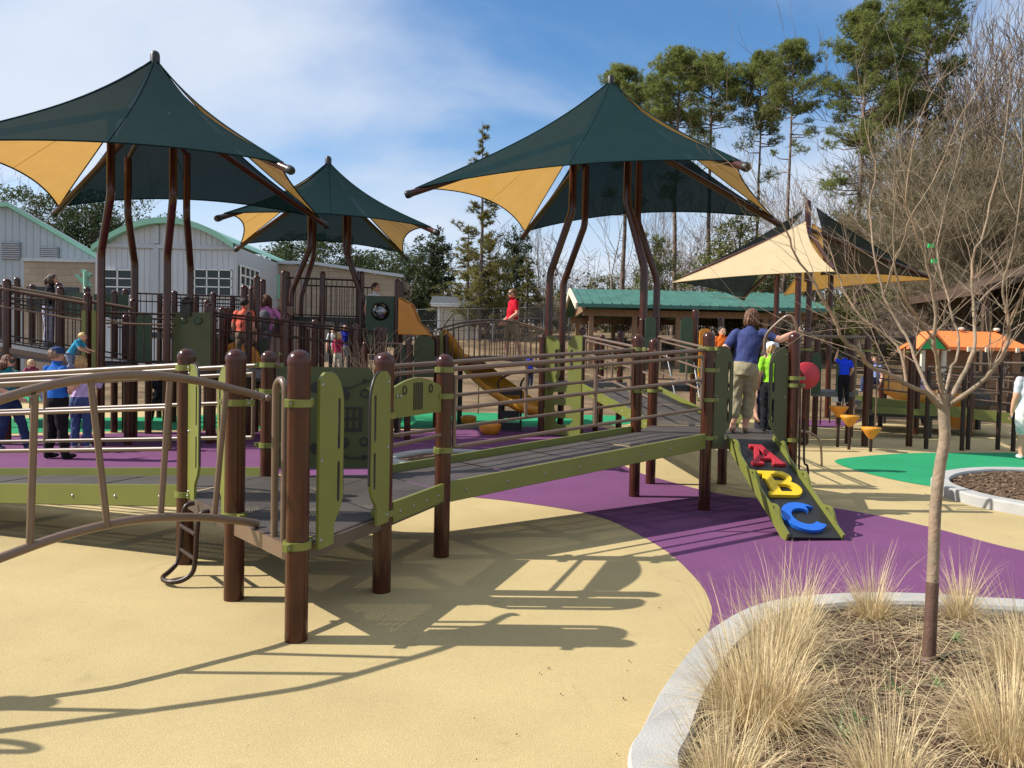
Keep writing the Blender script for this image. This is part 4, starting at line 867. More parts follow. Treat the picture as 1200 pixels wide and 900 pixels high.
    for x in (W * .1, W * .16): b.ball(o + d * x + n * .012 + Vector((0, 0, .15)), .014, 6, 5)
    b.build('knob', 'steel', tb)
    MB().tube([P5 + Vector((0, 0, .98)), P6 + Vector((0, 0, .98))], .015, 8).build('rail', 'rail', root)
    curb(root, P5 + d * .07 + n * .03 + Vector((0, 0, DZ)), P6 - d * .07 + n * .03 + Vector((0, 0, DZ)), 'lime', .14, .028, .0, 4)
    # hoop handhold on the left edge of the step
    e = (P2 - P1).normalized(); s = P1 + e * .24; hw = .065
    pts = [s - e * hw + Vector((0, 0, DZ - .06)), s - e * hw + Vector((0, 0, 1.38))] + [s + e * (hw * math.cos(R(a)) * -1) + Vector((0, 0, 1.38 + .07 * math.sin(R(a)))) for a in range(20, 161, 20)] + [s + e * hw + Vector((0, 0, 1.38)), s + e * hw + Vector((0, 0, DZ - .06))]
    MB().tube(pts, .021, 8).build('handhold', 'rail', root)
    nn = Vector((-e.y, e.x, 0)); nn = -nn if nn.dot(O_ - P1) > 0 else nn
    MB().bar(P1 + e * .07 + nn * .02 + Vector((0, 0, DZ - .05)), P2 - e * .07 + nn * .02 + Vector((0, 0, DZ - .05)), .02, .09).build('edge_rail', 'rail', root)
    d5 = (P5 - P1).normalized(); n5 = Vector((d5.y, -d5.x, 0)); MB().bar(P1 + d5 * .07 + n5 * .02 + Vector((0, 0, DZ - .05)), P5 - d5 * .07 + n5 * .02 + Vector((0, 0, DZ - .05)), .02, .08).build('edge_rail', 'deckrim', root)
near_platform()
def arch_rail():
    # flat arched traverse rail from the step out to a far end post
    e = (P2 - P1).normalized(); R0 = P1 + e * .42
    E = Vector((-3.93, 3.36, 0))
    root = thing('arched_rail', 'tan brown arched double rail with slanting bars left of the near platform', 'rail', R0)
    def pt(v, us, frac): return None
    top = spline([Vector((-3.85, 2.92, 1.07)), Vector((-3.3, 3.2, 1.21)), at(-60, 492, 3.52), at(0, 468, 3.66), at(80, 447, 3.90), at(160, 439, 4.15), at(230, 446, 4.42), at(285, 459, 4.64), at(312, 466, 4.72)], 6)
    bot = spline([Vector((-3.85, 2.90, .26)), Vector((-3.3, 3.18, .42)), at(-60, 678, 3.52), at(0, 654, 3.66), at(80, 626, 3.90), at(160, 609, 4.15), at(230, 606, 4.42), at(285, 611, 4.64), at(303, 614, 4.70)], 6)
    t = MB().tube(top, .024, 10).build('upper_rail', 'rail', root); MB().tube(bot, .024, 10).build('lower_rail', 'rail', root)
    for (a, b) in ((at(41, 462, 3.76), at(35, 640, 3.76)), (at(106, 445, 3.98), at(126, 618, 4.02)), (at(199, 446, 4.30), at(188, 608, 4.28)), (at(265, 458, 4.56), at(251, 609, 4.54)), (Vector((-3.05, 3.32, 1.26)), Vector((-3.0, 3.34, .49))), (Vector((-3.55, 3.08, 1.15)), Vector((-3.5, 3.1, .37)))):
        MB().tube([a, b], .018, 8).build('upright', 'rail', root)
    b = MB(); q = top[-1]
    for dx in (-.018, .018): b.ball(q + Vector((dx, -.02, 0)), .022, 8, 6)
    b.build('end_bracket', 'rail', root)
    root = thing('end_post', 'brown end post with a looped lime board at the far left of the arched rail', 'post', (E.x, E.y, 0))
    post(root, E.x, E.y, 1.62, [1.45, .6]); p2 = Vector((-3.88, 2.86, 0)); post(root, p2.x, p2.y, 1.62, [1.45, .6])
    entry_panel(root, p2, E - p2, .55, w_=.3, h_=.95)
    a, c = Vector((-3.62, 3.03, 0)), Vector((-3.46, 2.95, 0)); up = Vector((0, 0, 1))
    MB().tube([a + up * .3, a + up * 1.32] + [a.lerp(c, .5 - .5 * math.cos(R(t))) + up * (1.32 + .09 * math.sin(R(t))) for t in range(20, 161, 20)] + [c + up * 1.32, c + up * .3], .021, 8).build('handhold', 'rail', root)
arch_rail()
def loop_ladder():
    d = (P3 - P2).normalized(); n = Vector((d.y, -d.x, 0)); n = -n if n.dot(P1 - P2) < 0 and False else n
    if n.dot(O_ - P2) > 0: n = -n
    c = (P2 + P3) / 2 + d * .05
    root = thing('loop_ladder', 'dark loop ladder with bent foot hung between the two left platform posts', 'ladder', c)
    for s in (-1, 1):
        q = c + d * s * .17; pts = [q + n * .03 + Vector((0, 0, DZ - .02)), q + n * .10 + Vector((0, 0, DZ - .06)), q + n * .12 + Vector((0, 0, .2)), q + n * .14 + Vector((0, 0, .1)), q + n * .2 - d * s * .03 + Vector((0, 0, .05)), c + n * .26 + d * s * .08 + Vector((0, 0, .035)), c + n * .28 + Vector((0, 0, .035))]
        MB().tube(spline(pts, 4), .017, 8).build('side_rail', 'darkrail', root)
    for z in (.19, .36): MB().tube([c + d * -.17 + n * .12 + Vector((0, 0, z)), c + d * .17 + n * .12 + Vector((0, 0, z))], .014, 8).build('rung', 'darkrail', root)
loop_ladder()
# left ramp: leaves the platform's left side
dl = Vector((-(P4 - P3).y, (P4 - P3).x, 0)).normalized()
if dl.x > 0: dl = -dl
LR = 5.2
ramp('brown railed ramp with lime edge boards running left from the near platform', P3, P4, DZ, P3 + dl * LR, P4 + dl * LR, DZ - LR * .068, segs=4)
# long ramp up to the second platform
P8, P9 = G(825, 598), G(743, 582)
c_ = (P9 - P8); O2 = None
P10 = G(762, 567); d_ = P10 - P9; d_ = d_.normalized() * c_.length
O2 = P8 + d_; P11 = O2 + d_; P12 = O2 - c_; P13 = P11 - c_
EZ = 0.77
ramp('long ramp with lime edge boards rising right from the near platform to the letter climber', P6, P7, DZ, P8, P9, EZ, segs=4)
def second_platform():
    root = thing('play_platform', 'second raised platform with dark green boards where the woman in navy stands', 'platform', P8)
    H = 1.62 + .25; ang = lambda p, q: math.atan2(q.y - p.y, q.x - p.x)
    for t in ((P8, O2, P9), (P9, O2, P10), (P10, O2, P11), (P11, O2, P13), (P13, O2, P12), (P12, O2, P8)): deck(root, t, EZ)
    post(root, P8.x, P8.y, H + .06, [(1.75, ang(P8, P9)), (1.52, ang(P8, P12)), (EZ + .02, ang(P8, P12)), (1.2, ang(P8, P12))]); post(root, P9.x, P9.y, H + .04, [(1.74, ang(P9, P8)), (1.25, ang(P9, P8))])
    post(root, P10.x, P10.y, H + .03, [(1.7, 0), (1.22, 0)]); post(root, P11.x, P11.y, H - .1, [1.5]); post(root, P12.x, P12.y, H + .08, [(1.45, 0), (1.37, 0), (EZ, 0)]); post(root, P13.x, P13.y, H, [1.5])
    for (p, q) in ((P8, P12), (P12, P8)): entry_panel(root, p, q - p, EZ - .07, 'olive', w_=.205, h_=1.08)
    for (p, q) in ((P11, P13), (P13, P11)): entry_panel(root, p, q - p, EZ - .05, 'lime', w_=.24, h_=.9)
    # hooped grab rail by the far post
    q = P12 + Vector((0, 0, 1.78)); s = P12 + (P13 - P12) * .55
    Yg = P12.y + .14; pts = [at(935, 425, Yg), at(934.5, 392, Yg), at(931, 375, Yg), at(924, 370, Yg + .03), at(914, 376, Yg + .08), at(898, 393, Yg + .15), at(896, 412, Yg + .16)]
    MB().tube(spline(pts, 5), .018, 8).build('grab_rail', 'rail', root)
    MB().tube([P12 + Vector((.05, -.07, 1.4)), P12 + Vector((.06, -.09, .4))], .012, 6).build('drain_rod', 'darkrail', root)
second_platform()
def letter_climber():
    m0 = P8.lerp(P12, .52); d = (P12 - P8).normalized(); n = Vector((d.y, -d.x, 0)); w_ = .50
    top = m0 + Vector((0, 0, EZ - .01)); bot = G(955, 634); bot = Vector((bot.x, bot.y, 0.02)); sl = (bot - top)
    root = thing('letter_climber', 'sloping black climber with raised red A, yellow B and blue C between wavy lime sides', 'climber', (bot.x, bot.y, 0))
    ax = d; ay = -sl.normalized(); nz = ax.cross(ay).normalized(); ax = ay.cross(nz); L = sl.length
    MB().prism([(-w_ / 2, 0), (w_ / 2, 0), (w_ / 2, L), (-w_ / 2, L)], bot, ax, ay, .03).build('slope_board', 'black', root)
    for s in (-1, 1):
        # wavy side boards stand upright along the slope; each lobe has a grip slot
        o = bot + ax * s * (w_ / 2 + .016)
        up = []
        for i in range(37): t = i / 36; up.append((t * (L + .03), .052 + .075 * max(0, math.sin(t * 3 * math.pi * 2 - 1.9))))
        poly = [(0, -.06), (L * .99, -.06), (L + .03, -.02)] + up[::-1]
        hs = []
        for k in (.184, .517, .851):
            cx = (L + .03) * k; hs.append([(cx + y, .078 + x) for x, y in slot(0, 0, .028, .12)])
        MB().prism(poly, o, ay, nz, .022, hs).build('side_board', 'lime', root)
    g = bot + nz * .016
    def letter(name, pc, poly, holes, m, sc):
        f = lambda P: [((x - .5) * sc, pc * L + (y - .5) * sc) for x, y in P]
        o = MB().prism(f(poly), g + nz * .015, ax, ay, .036, [f(h) for h in holes]).build(name, m, root)
        mod = o.modifiers.new('edge', 'BEVEL'); mod.width = .006; mod.segments = 2; mod.limit_method = 'ANGLE'
    A = [(0, 0), (.36, 0), (.36, .12), (.28, .12), (.32, .27), (.66, .27), (.71, .12), (.62, .12), (.62, 0), (1.02, 0), (1.02, .12), (.94, .12), (.64, 1), (.24, 1), (.24, .88), (.37, .88), (.10, .12), (0, .12)]
    letter('letter_a', .80, A, [[(.36, .40), (.61, .40), (.49, .78)]], 'red', .36)
    Bp = [(0, 0)] + [(.62, 0)] + arc(.62, .29, .29, -80, 80, 8) + [(.74, .52)] + arc(.60, .76, .24, -45, 90, 8) + [(0, 1), (0, .87), (.12, .87), (.12, .13), (0, .13)]
    letter('letter_b', .485, Bp, [[(.34, .15), (.58, .15)] + arc(.58, .29, .13, -70, 70, 5) + [(.58, .44), (.34, .44)], [(.34, .59), (.56, .59)] + arc(.56, .725, .125, -70, 70, 5) + [(.56, .87), (.34, .87)]], 'yellow', .40)
    C = arc(.5, .5, .52, 42, 325, 22) + [(.78, .27)] + arc(.5, .5, .29, 322, 48, 16) + [(.70, .70), (.70, .88)]
    letter('letter_c', .165, C, [], 'blue', .40)
letter_climber()
def drum():
    c = at(945, 440, 8.85); root = thing('play_drum', 'round red drum disc on the post beside the letter climber', 'drum', c)
    MB().lathe(c, [(.001, -.03), (.15, -.03), (.155, -.02), (.155, .02), (.15, .03), (.001, .03)], 24, axis=Vector((.12, -1, 0))).build('disc', 'red', root)
    MB().tube([P12 + Vector((.06, 0, c.z + .05)), c + Vector((-.02, .05, 0))], .018, 6).build('bracket', 'darkrail', root)
    p = P12 + Vector((.13, -.02, 0)); root = thing('dangling_chime', 'short dark pull handle hanging below the red drum', 'chime', p + Vector((0, 0, .6)))
    MB().tube(spline([p + Vector((0, 0, 1.0)), p + Vector((0, -.02, .55)), p + Vector((.03, -.03, .5)), p + Vector((.05, -.02, .4)), p + Vector((.02, -.02, .33)), p + Vector((-.02, 0, .38))], 4), .012, 6).build('handle', 'darkrail', root)
drum()
def low_hoop():
    q = [at(935, 502, 11.2), at(945, 505, 11.2), at(962, 510, 11.1), at(963, 527, 11.1)]
    g = G(963, 546); q = [at(928, 520, g.y), at(930, 507, g.y), at(945, 506, g.y), at(958, 513, g.y), at(962, 525, g.y), g]
    tag(MB().tube(spline(q, 4), .018, 6).build('low_hoop', 'rail'), 'low tan bent hoop on the rubber behind the letter climber', 'hoop')
low_hoop()
# ramp from the second platform back to the climbing wall tower
F0, F1 = at(684, 458, 14.6), at(771, 464, 14.0); FZ = 1.08
ramp('ramp with lime edge boards leading back from the second platform to the tower', P10, P11, EZ, F0, F1, FZ, segs=4)

# ------------------------------------------------------------------ shade canopies
def canopy(name, label, c, w_, d_, rz, zc, za, zh, posts, bend, zb, colors, drop=.3, foot=0.0, k_=1.0):
    root = thing(name, label, 'canopy', (c[0], c[1], foot)); Rm = Matrix.Rotation(rz, 3, 'Z'); C = Vector((c[0], c[1], 0))
    cor = [C + Rm @ Vector((sx * w_ / 2, sy * d_ / 2, 0)) + Vector((0, 0, zc)) for sx, sy in ((-1, -1), (1, -1), (1, 1), (-1, 1))]
    A = C + Vector((0, 0, za)); hub = C + Vector((0, 0, zh)); N = 18; dip = Vector((0, 0, -.06 * k_))
    for k in range(4):
        c1, c2 = cor[k], cor[(k + 1) % 4]; cen = (A + c1 + c2) / 3; b = MB(); idx = {}; vs = []
        def pos(a, p, q):
            P = A * a + c1 * p + c2 * q
            for n_, (x, y, z, X, Y) in enumerate(((p, q, a, c1, c2), (a, p, q, A, c1), (a, q, p, A, c2))):
                kk = drop if n_ == 0 else drop * .24
                P = P + (cen - (X + Y) / 2) * (4 * x * y * kk * (1 - z) ** 2)
                if n_: P = P - Vector((0, 0, .15 * 4 * x * y * (1 + .5 * (x - y)) * (1 - z)))
            return P
        for i in range(N + 1):
            for j in range(i + 1):
                a = 1 - i / N; t = j / i if i else 0; idx[i, j] = len(vs); vs.append(pos(a * .985, (1 - a * .985) * (1 - t), (1 - a * .985) * t))
        fs = []
        for i in range(N):
            for j in range(i + 1):
                fs.append((idx[i, j], idx[i + 1, j], idx[i + 1, j + 1]))
                if j < i: fs.append((idx[i, j], idx[i + 1, j + 1], idx[i, j + 1]))
        b.add(vs, fs, 0, True); sail = b.build('sail_panel', colors[k], root)
        e = MB(); hem = [vs[idx[i, 0]] for i in range(N + 1)], [vs[idx[i, i]] for i in range(N + 1)], [vs[idx[N, j]] for j in range(N + 1)]
        for h in hem: e.tube(h, .014, 5)
        e.build('hem', 'greensail' if colors[k] != 'darksail' else 'darksail', sail)
        sm = MB(); sm.tube([pos(1 - i / N, (i / N) * .5, (i / N) * .5) + Vector((0, 0, .004)) for i in range(N + 1)], .006, 4); sm.build('seam', colors[k], sail)
        q = (cor[k] - hub).normalized()
        arm = MB().tube([hub, cor[k] + dip + q * .12], .055 * k_, 10).build('arm', 'post', root); MB().lathe(cor[k] + dip + q * .10, [(.058 * k_, 0), (.064 * k_, .02), (.064 * k_, .09), (.05 * k_, .12)], 12, axis=q).build('end_cap', 'black', arm)
    MB().tube([hub - Vector((0, 0, .05)), A - Vector((0, 0, .02))], .05, 10).build('mast', 'post', root); MB().lathe(A - Vector((0, 0, .1)), [(.075, 0), (.075, .16), (.06, .2), (.03, .22)], 12).build('finial', 'black', root)
    for (px, py, gx, gy) in posts:
        t = C + Rm @ Vector((px, py, 0)); bx = C + Rm @ Vector((gx, gy, 0)); dirv = (Rm @ Vector((px, py, 0))).normalized()
        f = zh - (zh - zc) * min(1, math.hypot(px / (w_ / 2), py / (d_ / 2)) * .72)
        z1, z2 = zb; pts = [t + Vector((0, 0, f)), t + Vector((0, 0, z1 + .35)), t.lerp(bx, .02) + Vector((0, 0, z1)), t.lerp(bx, .20) + Vector((0, 0, z1 * .80 + z2 * .20)), t.lerp(bx, .80) + Vector((0, 0, z1 * .2 + z2 * .8)), t.lerp(bx, .98) + Vector((0, 0, z2)), bx + Vector((0, 0, z2 - .35)), bx + Vector((0, 0, 0))]
        P = spline(pts[:7], 6) + [pts[7]]
        MB().tube(P, .062 * k_, 14).build('post', 'post', root)
        MB().tube([t + Vector((0, 0, f - .05)), C.lerp(t, .15) + Vector((0, 0, zh - .12))], .04, 8).build('cross_arm', 'post', root)
    return root
H_ = 2.7
def rect(cu, cy): return (cu, cy)
K1 = 1.27; C1 = Vector((.59 * H_, 4.96 * H_, 0)) * K1; r1 = R(-24.4)
# post tops and feet in the canopy's own frame, from where each stands in the photograph
def loc_posts(C, rz, pairs):
    out = []; Ri = Matrix.Rotation(-rz, 3, 'Z')
    for (ut, vt, Yt, ub, Yb) in pairs:
        t, b = at(ut, vt, Yt), at(ub, 480, Yb); t.z = b.z = 0; t = Ri @ (t - C); b = Ri @ (b - C); out.append((t.x, t.y, b.x, b.y))
    return out
canopy('shade_canopy', 'peaked green and tan shade canopy in the middle, above the lime climbing wall', C1, 5.05 * K1, 4.4 * K1, r1, 1.6 + 2.7 * K1, 1.6 + 4.82 * K1, 1.6 + 4.02 * K1,
       loc_posts(C1, r1, [(671, 230, 16.5, 641, 16.7), (686, 230, 18.2, 657, 18.5), (735, 230, 15.5, 751, 15.3), (748, 230, 17.6, 766, 17.6)]), None, (1.6 + 2.5 * K1, 1.6 + 1.45 * K1), ['greensail', 'tansail', 'greensail', 'tansail'], k_=K1)
C2 = Vector((-2.22 * H_, 4.75 * H_, 0)); r2 = R(7.5)
canopy('shade_canopy', 'largest peaked green and tan canopy over the ramps at the far left', C2, 4.85, 4.4, r2, 4.3, 6.42, 5.62,
       loc_posts(C2, r2, [(130, 200, 12.2, 118, 12.7), (150, 200, 13.8, 157, 14.2), (203, 200, 12.4, 195, 13.0), (219, 200, 13.9, 222, 14.6)]), None, (4.05, 3.2), ['greensail', 'tansail', 'greensail', 'tansail'])
C3 = Vector((-1.59 * H_, 6.54 * H_, 0)); r3 = R(15.6)
canopy('shade_canopy', 'smallest and farthest green canopy standing over the tall barred barrier', C3, 4.05, 4.35, r3, 4.3, 6.0, 5.5,
       loc_posts(C3, r3, [(364, 260, 16.9, 340, 16.9), (368, 260, 18.6, 351, 18.4), (405, 260, 17.2, 421, 17.2), (409, 260, 18.6, 425, 18.8)]), None, (3.95, 2.95), ['greensail', 'tansail', 'greensail', 'tansail'])
def sails():
    K = 1.3; at_ = lambda u, v, y: at(u, v, y * K)
    Y = 16.6 * K; root = thing('shade_canopy', 'cream and charcoal triangular shade sails on a post behind the foreground tree', 'canopy', Vector((at(945, 425, Y).x, Y, 0)))
    def tri(name, a, b, c, m, pull=.16, N=14):
        cen = (a + b + c) / 3; vs = []; idx = {}; bm = MB()
        for i in range(N + 1):
            for j in range(i + 1):
                x = 1 - i / N; t = j / i if i else 0; y, z = (1 - x) * (1 - t), (1 - x) * t
                P = a * x + b * y + c * z
                for (s, q, o, A, B) in ((x, y, z, a, b), (x, z, y, a, c), (y, z, x, b, c)): P = P + (cen - (A + B) / 2) * (4 * s * q * pull * (1 - o) ** 2)
                idx[i, j] = len(vs); vs.append(P)
        fs = [(idx[i, j], idx[i + 1, j], idx[i + 1, j + 1]) for i in range(N) for j in range(i + 1)] + [(idx[i, j], idx[i + 1, j + 1], idx[i, j + 1]) for i in range(1, N) for j in range(i)]
        bm.add(vs, fs, 0, True); o = bm.build(name, m, root); e = MB()
        for h in ([vs[idx[i, 0]] for i in range(N + 1)], [vs[idx[i, i]] for i in range(N + 1)], [vs[idx[N, j]] for j in range(N + 1)]): e.tube(h, .013, 5)
        e.build('hem', m, o)
    Lc, Ac, Fc = at_(788, 331, 17.6), at_(944, 260, 16.2), at_(978, 318, 14.6)
    tri('sail_panel', Ac, Lc, Fc, 'creamsail', .12)
    tri('sail_panel', at_(941, 247, 17.0), at_(789, 330, 17.9), at_(872, 352, 20.8), 'darksail', .12)
    tri('sail_panel', at_(957, 244, 16.4), at_(962, 322, 16.6), at_(1092, 326, 17.6), 'darksail', .12)
    tri('sail_panel', at_(952, 262, 16.8), at_(918, 346, 20.0), at_(1092, 328, 17.7), 'tansail', .14)
    MB().tube([at_(946, 330, 16.3), at_(947, 237, 16.3)], .08, 12).build('mast', 'post', root); MB().lathe(at_(947, 237, 16.3), [(.068, 0), (.06, .04), (.03, .06)], 12).build('finial', 'post', root)
    for (a, b) in ((at_(946, 268, 16.3), at_(977, 316, 14.7)), (at_(946, 268, 16.3), at_(1092, 326, 17.6)), (at_(946, 275, 16.3), at_(870, 350, 20.6)), (at_(946, 262, 16.3), at_(800, 325, 17.6))): MB().tube([a, b], .055, 8).build('arm', 'post', root)
    for (u, Y2) in ((911, 17.6), (936, 15.4), (949, 16.6), (974, 17.8)):
        t = at_(u, 318, Y2); f = at_(u - 3, 440, Y2); MB().tube([t, Vector((f.x, Y2 * K, 0))], .078, 12).build('post', 'post', root); MB().tube([t, at_(946, 285, 16.3)], .04, 8).build('cross_arm', 'post', root)
sails()

# ------------------------------------------------------------------ structures of the middle distance
def slab(root, q, z, th=.12, m='decksolid', name='deck_panel'):
    b = MB(); P = [Vector((p[0], p[1], z if not isinstance(z, (list, tuple)) else z[i])) for i, p in enumerate(q)]; D = [p - Vector((0, 0, th)) for p in P]; n = len(P)
    b.add(P + D, [tuple(range(n)), tuple(reversed(range(n, 2 * n)))] + [(i, i + n, (i + 1) % n + n, (i + 1) % n) for i in range(n)]); return b.build(name, m, root)
def board(root, u0, u1, v0, v1, Y, m, name='barrier_board', th=.03, round_=0.0, holes=None, Y1=None):
    a = at(u0, (v0 + v1) / 2, Y); b = at(u1, (v0 + v1) / 2, Y1 or Y); z0, z1 = at((u0 + u1) / 2, v1, Y).z, at((u0 + u1) / 2, v0, Y).z
    d = Vector((b.x - a.x, b.y - a.y, 0)); W = d.length; H = z1 - z0; o = Vector((a.x, a.y, z0)); r = min(round_, W / 2.01, H / 2.01)
    poly = [(0, 0), (W, 0), (W, H)] + [(0, H)] if not r else [(0, 0), (W, 0)] + arc(W - r, H - r, r, 0, 90, 5) + arc(r, H - r, r, 90, 180, 5)
    return MB().prism(poly, o, d, (0, 0, 1), th, holes(W, H) if holes else ()).build(name, m, root)
def mid_left():
    # upper ramp at far left
    a0, a1 = at(-90, 392, 12.6), at(104, 424, 12.9); off = Vector((.15, 1.25, 0))
    root = thing('access_ramp', 'high brown barred ramp sloping down to the left canopy posts', 'ramp', Vector((a0.x, a0.y, 0)))
    slab(root, [a0, a1, a1 + off, a0 + off], [a0.z, a1.z, a1.z, a0.z], .13, 'decksolid')
    for o in (Vector(), off):
        MB().bar(a0 + o + Vector((0, -.02, -.03)), a1 + o + Vector((0, -.02, -.03)), .03, .09).build('edge_board', 'rail', root)
        rl = railing(root, a0 + o + Vector((0, 0, .02)), a1 + o + Vector((0, 0, .02)), .93, .125, 'darkrail')
        MB().tube([a0 + o + Vector((0, -.05, .98)), a1 + o + Vector((0, -.05, .98))], .02, 8).build('hand_rail', 'rail', rl); MB().tube([a0 + o + Vector((0, -.05, .68)), a1 + o + Vector((0, -.05, .68))], .016, 8).build('hand_rail', 'rail', rl)
    for t in (.02, .5, .99):
        for o in (Vector(), off): p = a0.lerp(a1, t) + o; post(root, p.x, p.y, p.z + 1.15, [])
    # platform under the big left canopy
    z = 1.33; q = [at(106, 428, 12.9), at(246, 430, 13.3), at(262, 424, 15.2), at(130, 424, 15.0)]; root = thing('play_platform', 'barred platform under the big left canopy', 'platform', Vector((q[0].x, q[0].y, 0)))
    slab(root, q, z, .16, 'black')
    for (u0, u1, Y, Y1) in ((122, 205, 12.95, 13.15), (128, 255, 15.0, 15.2)):
        a, b = at(u0, 425, Y), at(u1, 425, Y1); a.z = b.z = z; rl = railing(root, a, b, .9, .115, 'darkrail')
        MB().tube([a + Vector((0, -.05, .72)), b + Vector((0, -.05, .72))], .016, 8).build('hand_rail', 'rail', rl)
    for (u, Y, h) in ((103, 13.0, 2.55), (246, 13.4, 2.45), (174, 14.8, 2.2), (134, 14.9, 2.2), (150, 13.0, 1.33), (147, 15.0, 2.3), (260, 15.3, 2.5)):
        p = at(u, 425, Y); post(root, p.x, p.y, h, [], m='post')
    board(root, 96, 101, 364, 432, 12.85, 'lime', 'side_board', .04); board(root, 108, 113, 364, 432, 12.85, 'lime', 'side_board', .04)
    pb = board(root, 203, 247, 366, 431, 13.2, 'olive', 'activity_board', .03)
    board(root, 160, 178, 366, 424, 13.9, 'forest', round_=.2); board(root, 243, 253, 440, 475, 13.6, 'forest')
    for (u, r) in ((215, .05), (232, .06)): c = at(u, 376, 13.16); MB().lathe(c, [(r * .6, 0), (r, 0), (r, .012), (r * .6, .012)], 14, axis=Vector((0, -1, 0))).build('gear_mark', 'forest', pb)
    c = at(219, 360, 13.2); t = thing('play_gearbox', 'dark lumpy play spinner on top of the olive board', 'toy', c); MB().box(c + Vector((0, 0, -.05)), (.16, .12, .22)).ball(c + Vector((0, 0, .1)), (.12, .1, .08), 8, 6).build('spinner', 'black', t)
    # ramp descending to the right behind the near platform
    a0, a1 = at(249, 430, 13.5), at(416, 446, 14.2); off = Vector((.2, 1.25, 0))
    root = thing('access_ramp', 'brown barred ramp sloping down behind the near platform activity board', 'ramp', Vector((a0.x, a0.y, 0)))
    slab(root, [a0, a1, a1 + off, a0 + off], [a0.z, a1.z, a1.z, a0.z], .12)
    for o in (Vector(), off):
        rl = railing(root, a0 + o, a1 + o, .9, .115, 'darkrail', (1.0, .74, .06)); MB().tube([a0 + o + Vector((0, -.06, .95)), a1 + o + Vector((0, -.06, .95))], .022, 8).build('hand_rail', 'darkrail', rl)
    for t in (.0, .5, 1.0):
        for o in (Vector(), off): p = a0.lerp(a1, t) + o; post(root, p.x, p.y, p.z + 1.05, [])
    tun = MB(); c = at(278, 415, 15.6)
    # crawl tube seen through the bars
    root = thing('crawl_tunnel', 'olive board with amber crawl tunnel ring behind the bars', 'tunnel', Vector((c.x, c.y, 0)))
    board(root, 250, 315, 398, 450, 15.6, 'forest', 'tunnel_board', .04, 0, lambda W, H: [arc(W * .5, H * .5, min(W, H) * .38, 0, 340, 18)])
    MB().lathe(at(282, 424, 15.55), [(.34, -.05), (.41, -.05), (.41, .1), (.34, .1)], 24, axis=Vector((0, -1, 0))).build('ring', 'orange', root)
    # farther ramp bars in front of the arched hall
    a0, a1 = at(158, 386, 17.2), at(296, 384, 17.6); off = Vector((0, 1.2, 0)); root = thing('access_ramp', 'farther barred ramp in front of the arched hall windows', 'ramp', Vector((a0.x, a0.y, 0)))
    a0.z = a1.z = 2.02; slab(root, [a0, a1, a1 + off, a0 + off], [a0.z, a1.z, a1.z, a0.z], .12)
    for o in (Vector(), off): railing(root, a0 + o, a1 + o, .86, .12, 'darkrail')
    for t in (0, .33, .66, 1): p = a0.lerp(a1, t); post(root, p.x, p.y, p.z + .95, []); post(root, p.x, p.y + 1.2, p.z + .95, [])
    # tower where two people stand, with clustered posts
    root = thing('play_platform', 'mid distance platform crowded with brown posts below the farthest canopy', 'platform', at(300, 425, 15.8) * 1.0); l = root.location; root.location.z = 0
    q = [at(258, 425, 15.4), at(335, 425, 15.6), at(345, 425, 17.4), at(262, 425, 17.2)]; slab(root, q, 1.15, .12)
    for (u, Y, vt) in ((286, 15.6, 334), (295, 16.2, 336), (301, 15.6, 323), (308, 16.8, 327), (333, 15.8, 317), (266, 15.5, 360), (243, 15.6, 351)):
        p = at(u, vt, Y); post(root, p.x, p.y, p.z, [1.6])
    a, b = at(322, 380, 15.7), at(330, 345, 16.5); MB().bar(Vector((a.x, a.y, 1.2)), Vector((b.x + .1, b.y, 2.6)), .35, .06).build('slanted_board', 'darkrail', root)
    # high barred barrier deck below the farthest canopy
    Y = 17.0; z = at(375, 371, Y).z; a, b = at(334, 371, Y), at(424, 371, Y + .3); a.z = b.z = z; off = Vector((0, 1.8, 0)); root = thing('play_platform', 'high deck with tall barred barrier under the farthest canopy', 'platform', Vector((a.x, a.y, 0)))
    slab(root, [a, b, b + off, a + off], z, .1, 'black')
    for o in (Vector(), off): railing(root, a + o, b + o, .84, .105, 'darkrail', (1.0, .04), r=.02)
    for (u, Yp) in ((333, Y), (378, Y + .1), (424, Y + .3), (337, Y + 1.8), (420, Y + 2.1)): p = at(u, 318, Yp); post(root, p.x, p.y, p.z, [])
    for (u, Yp) in ((395, Y + .2), (411, Y + .3)): p = at(u, 371, Yp); MB().tube([Vector((p.x, p.y, 0)), Vector((p.x, p.y, z - .1))], .05, 8).build('leg', 'post', root)
    # far upper-left platform with domed posts
    root = thing('play_platform', 'upper platform with domed posts where the woman in the black top stands', 'platform', at(40, 380, 16) * Vector((1, 1, 0)) if False else Vector((at(40, 380, 16).x, 16, 0)))
    q = [at(-60, 372, 15.4), at(104, 372, 15.6), at(112, 372, 17.4), at(-50, 372, 17.2)]; z = 1.62; slab(root, q, z, .12)
    for (u, Y, vt) in ((3, 15.4, 333), (20, 16.5, 325), (38, 17, 333), (69, 15.5, 331), (102, 15.6, 336), (134, 15.8, 340), (147, 16.5, 338)): p = at(u, vt, Y); post(root, p.x, p.y, p.z, [])
    a, b = at(-60, 372, 15.4), at(70, 372, 15.5); a.z = b.z = z; railing(root, a, b, .98, .12, 'darkrail'); board(root, 71, 101, 343, 372, 15.55, 'forest'); board(root, 110, 150, 345, 372, 16.2, 'forest')
    p = at(101, 345, 15.7); t = thing('play_periscope', 'mint green post with slanted viewing arms above the upper ramp', 'periscope', p)
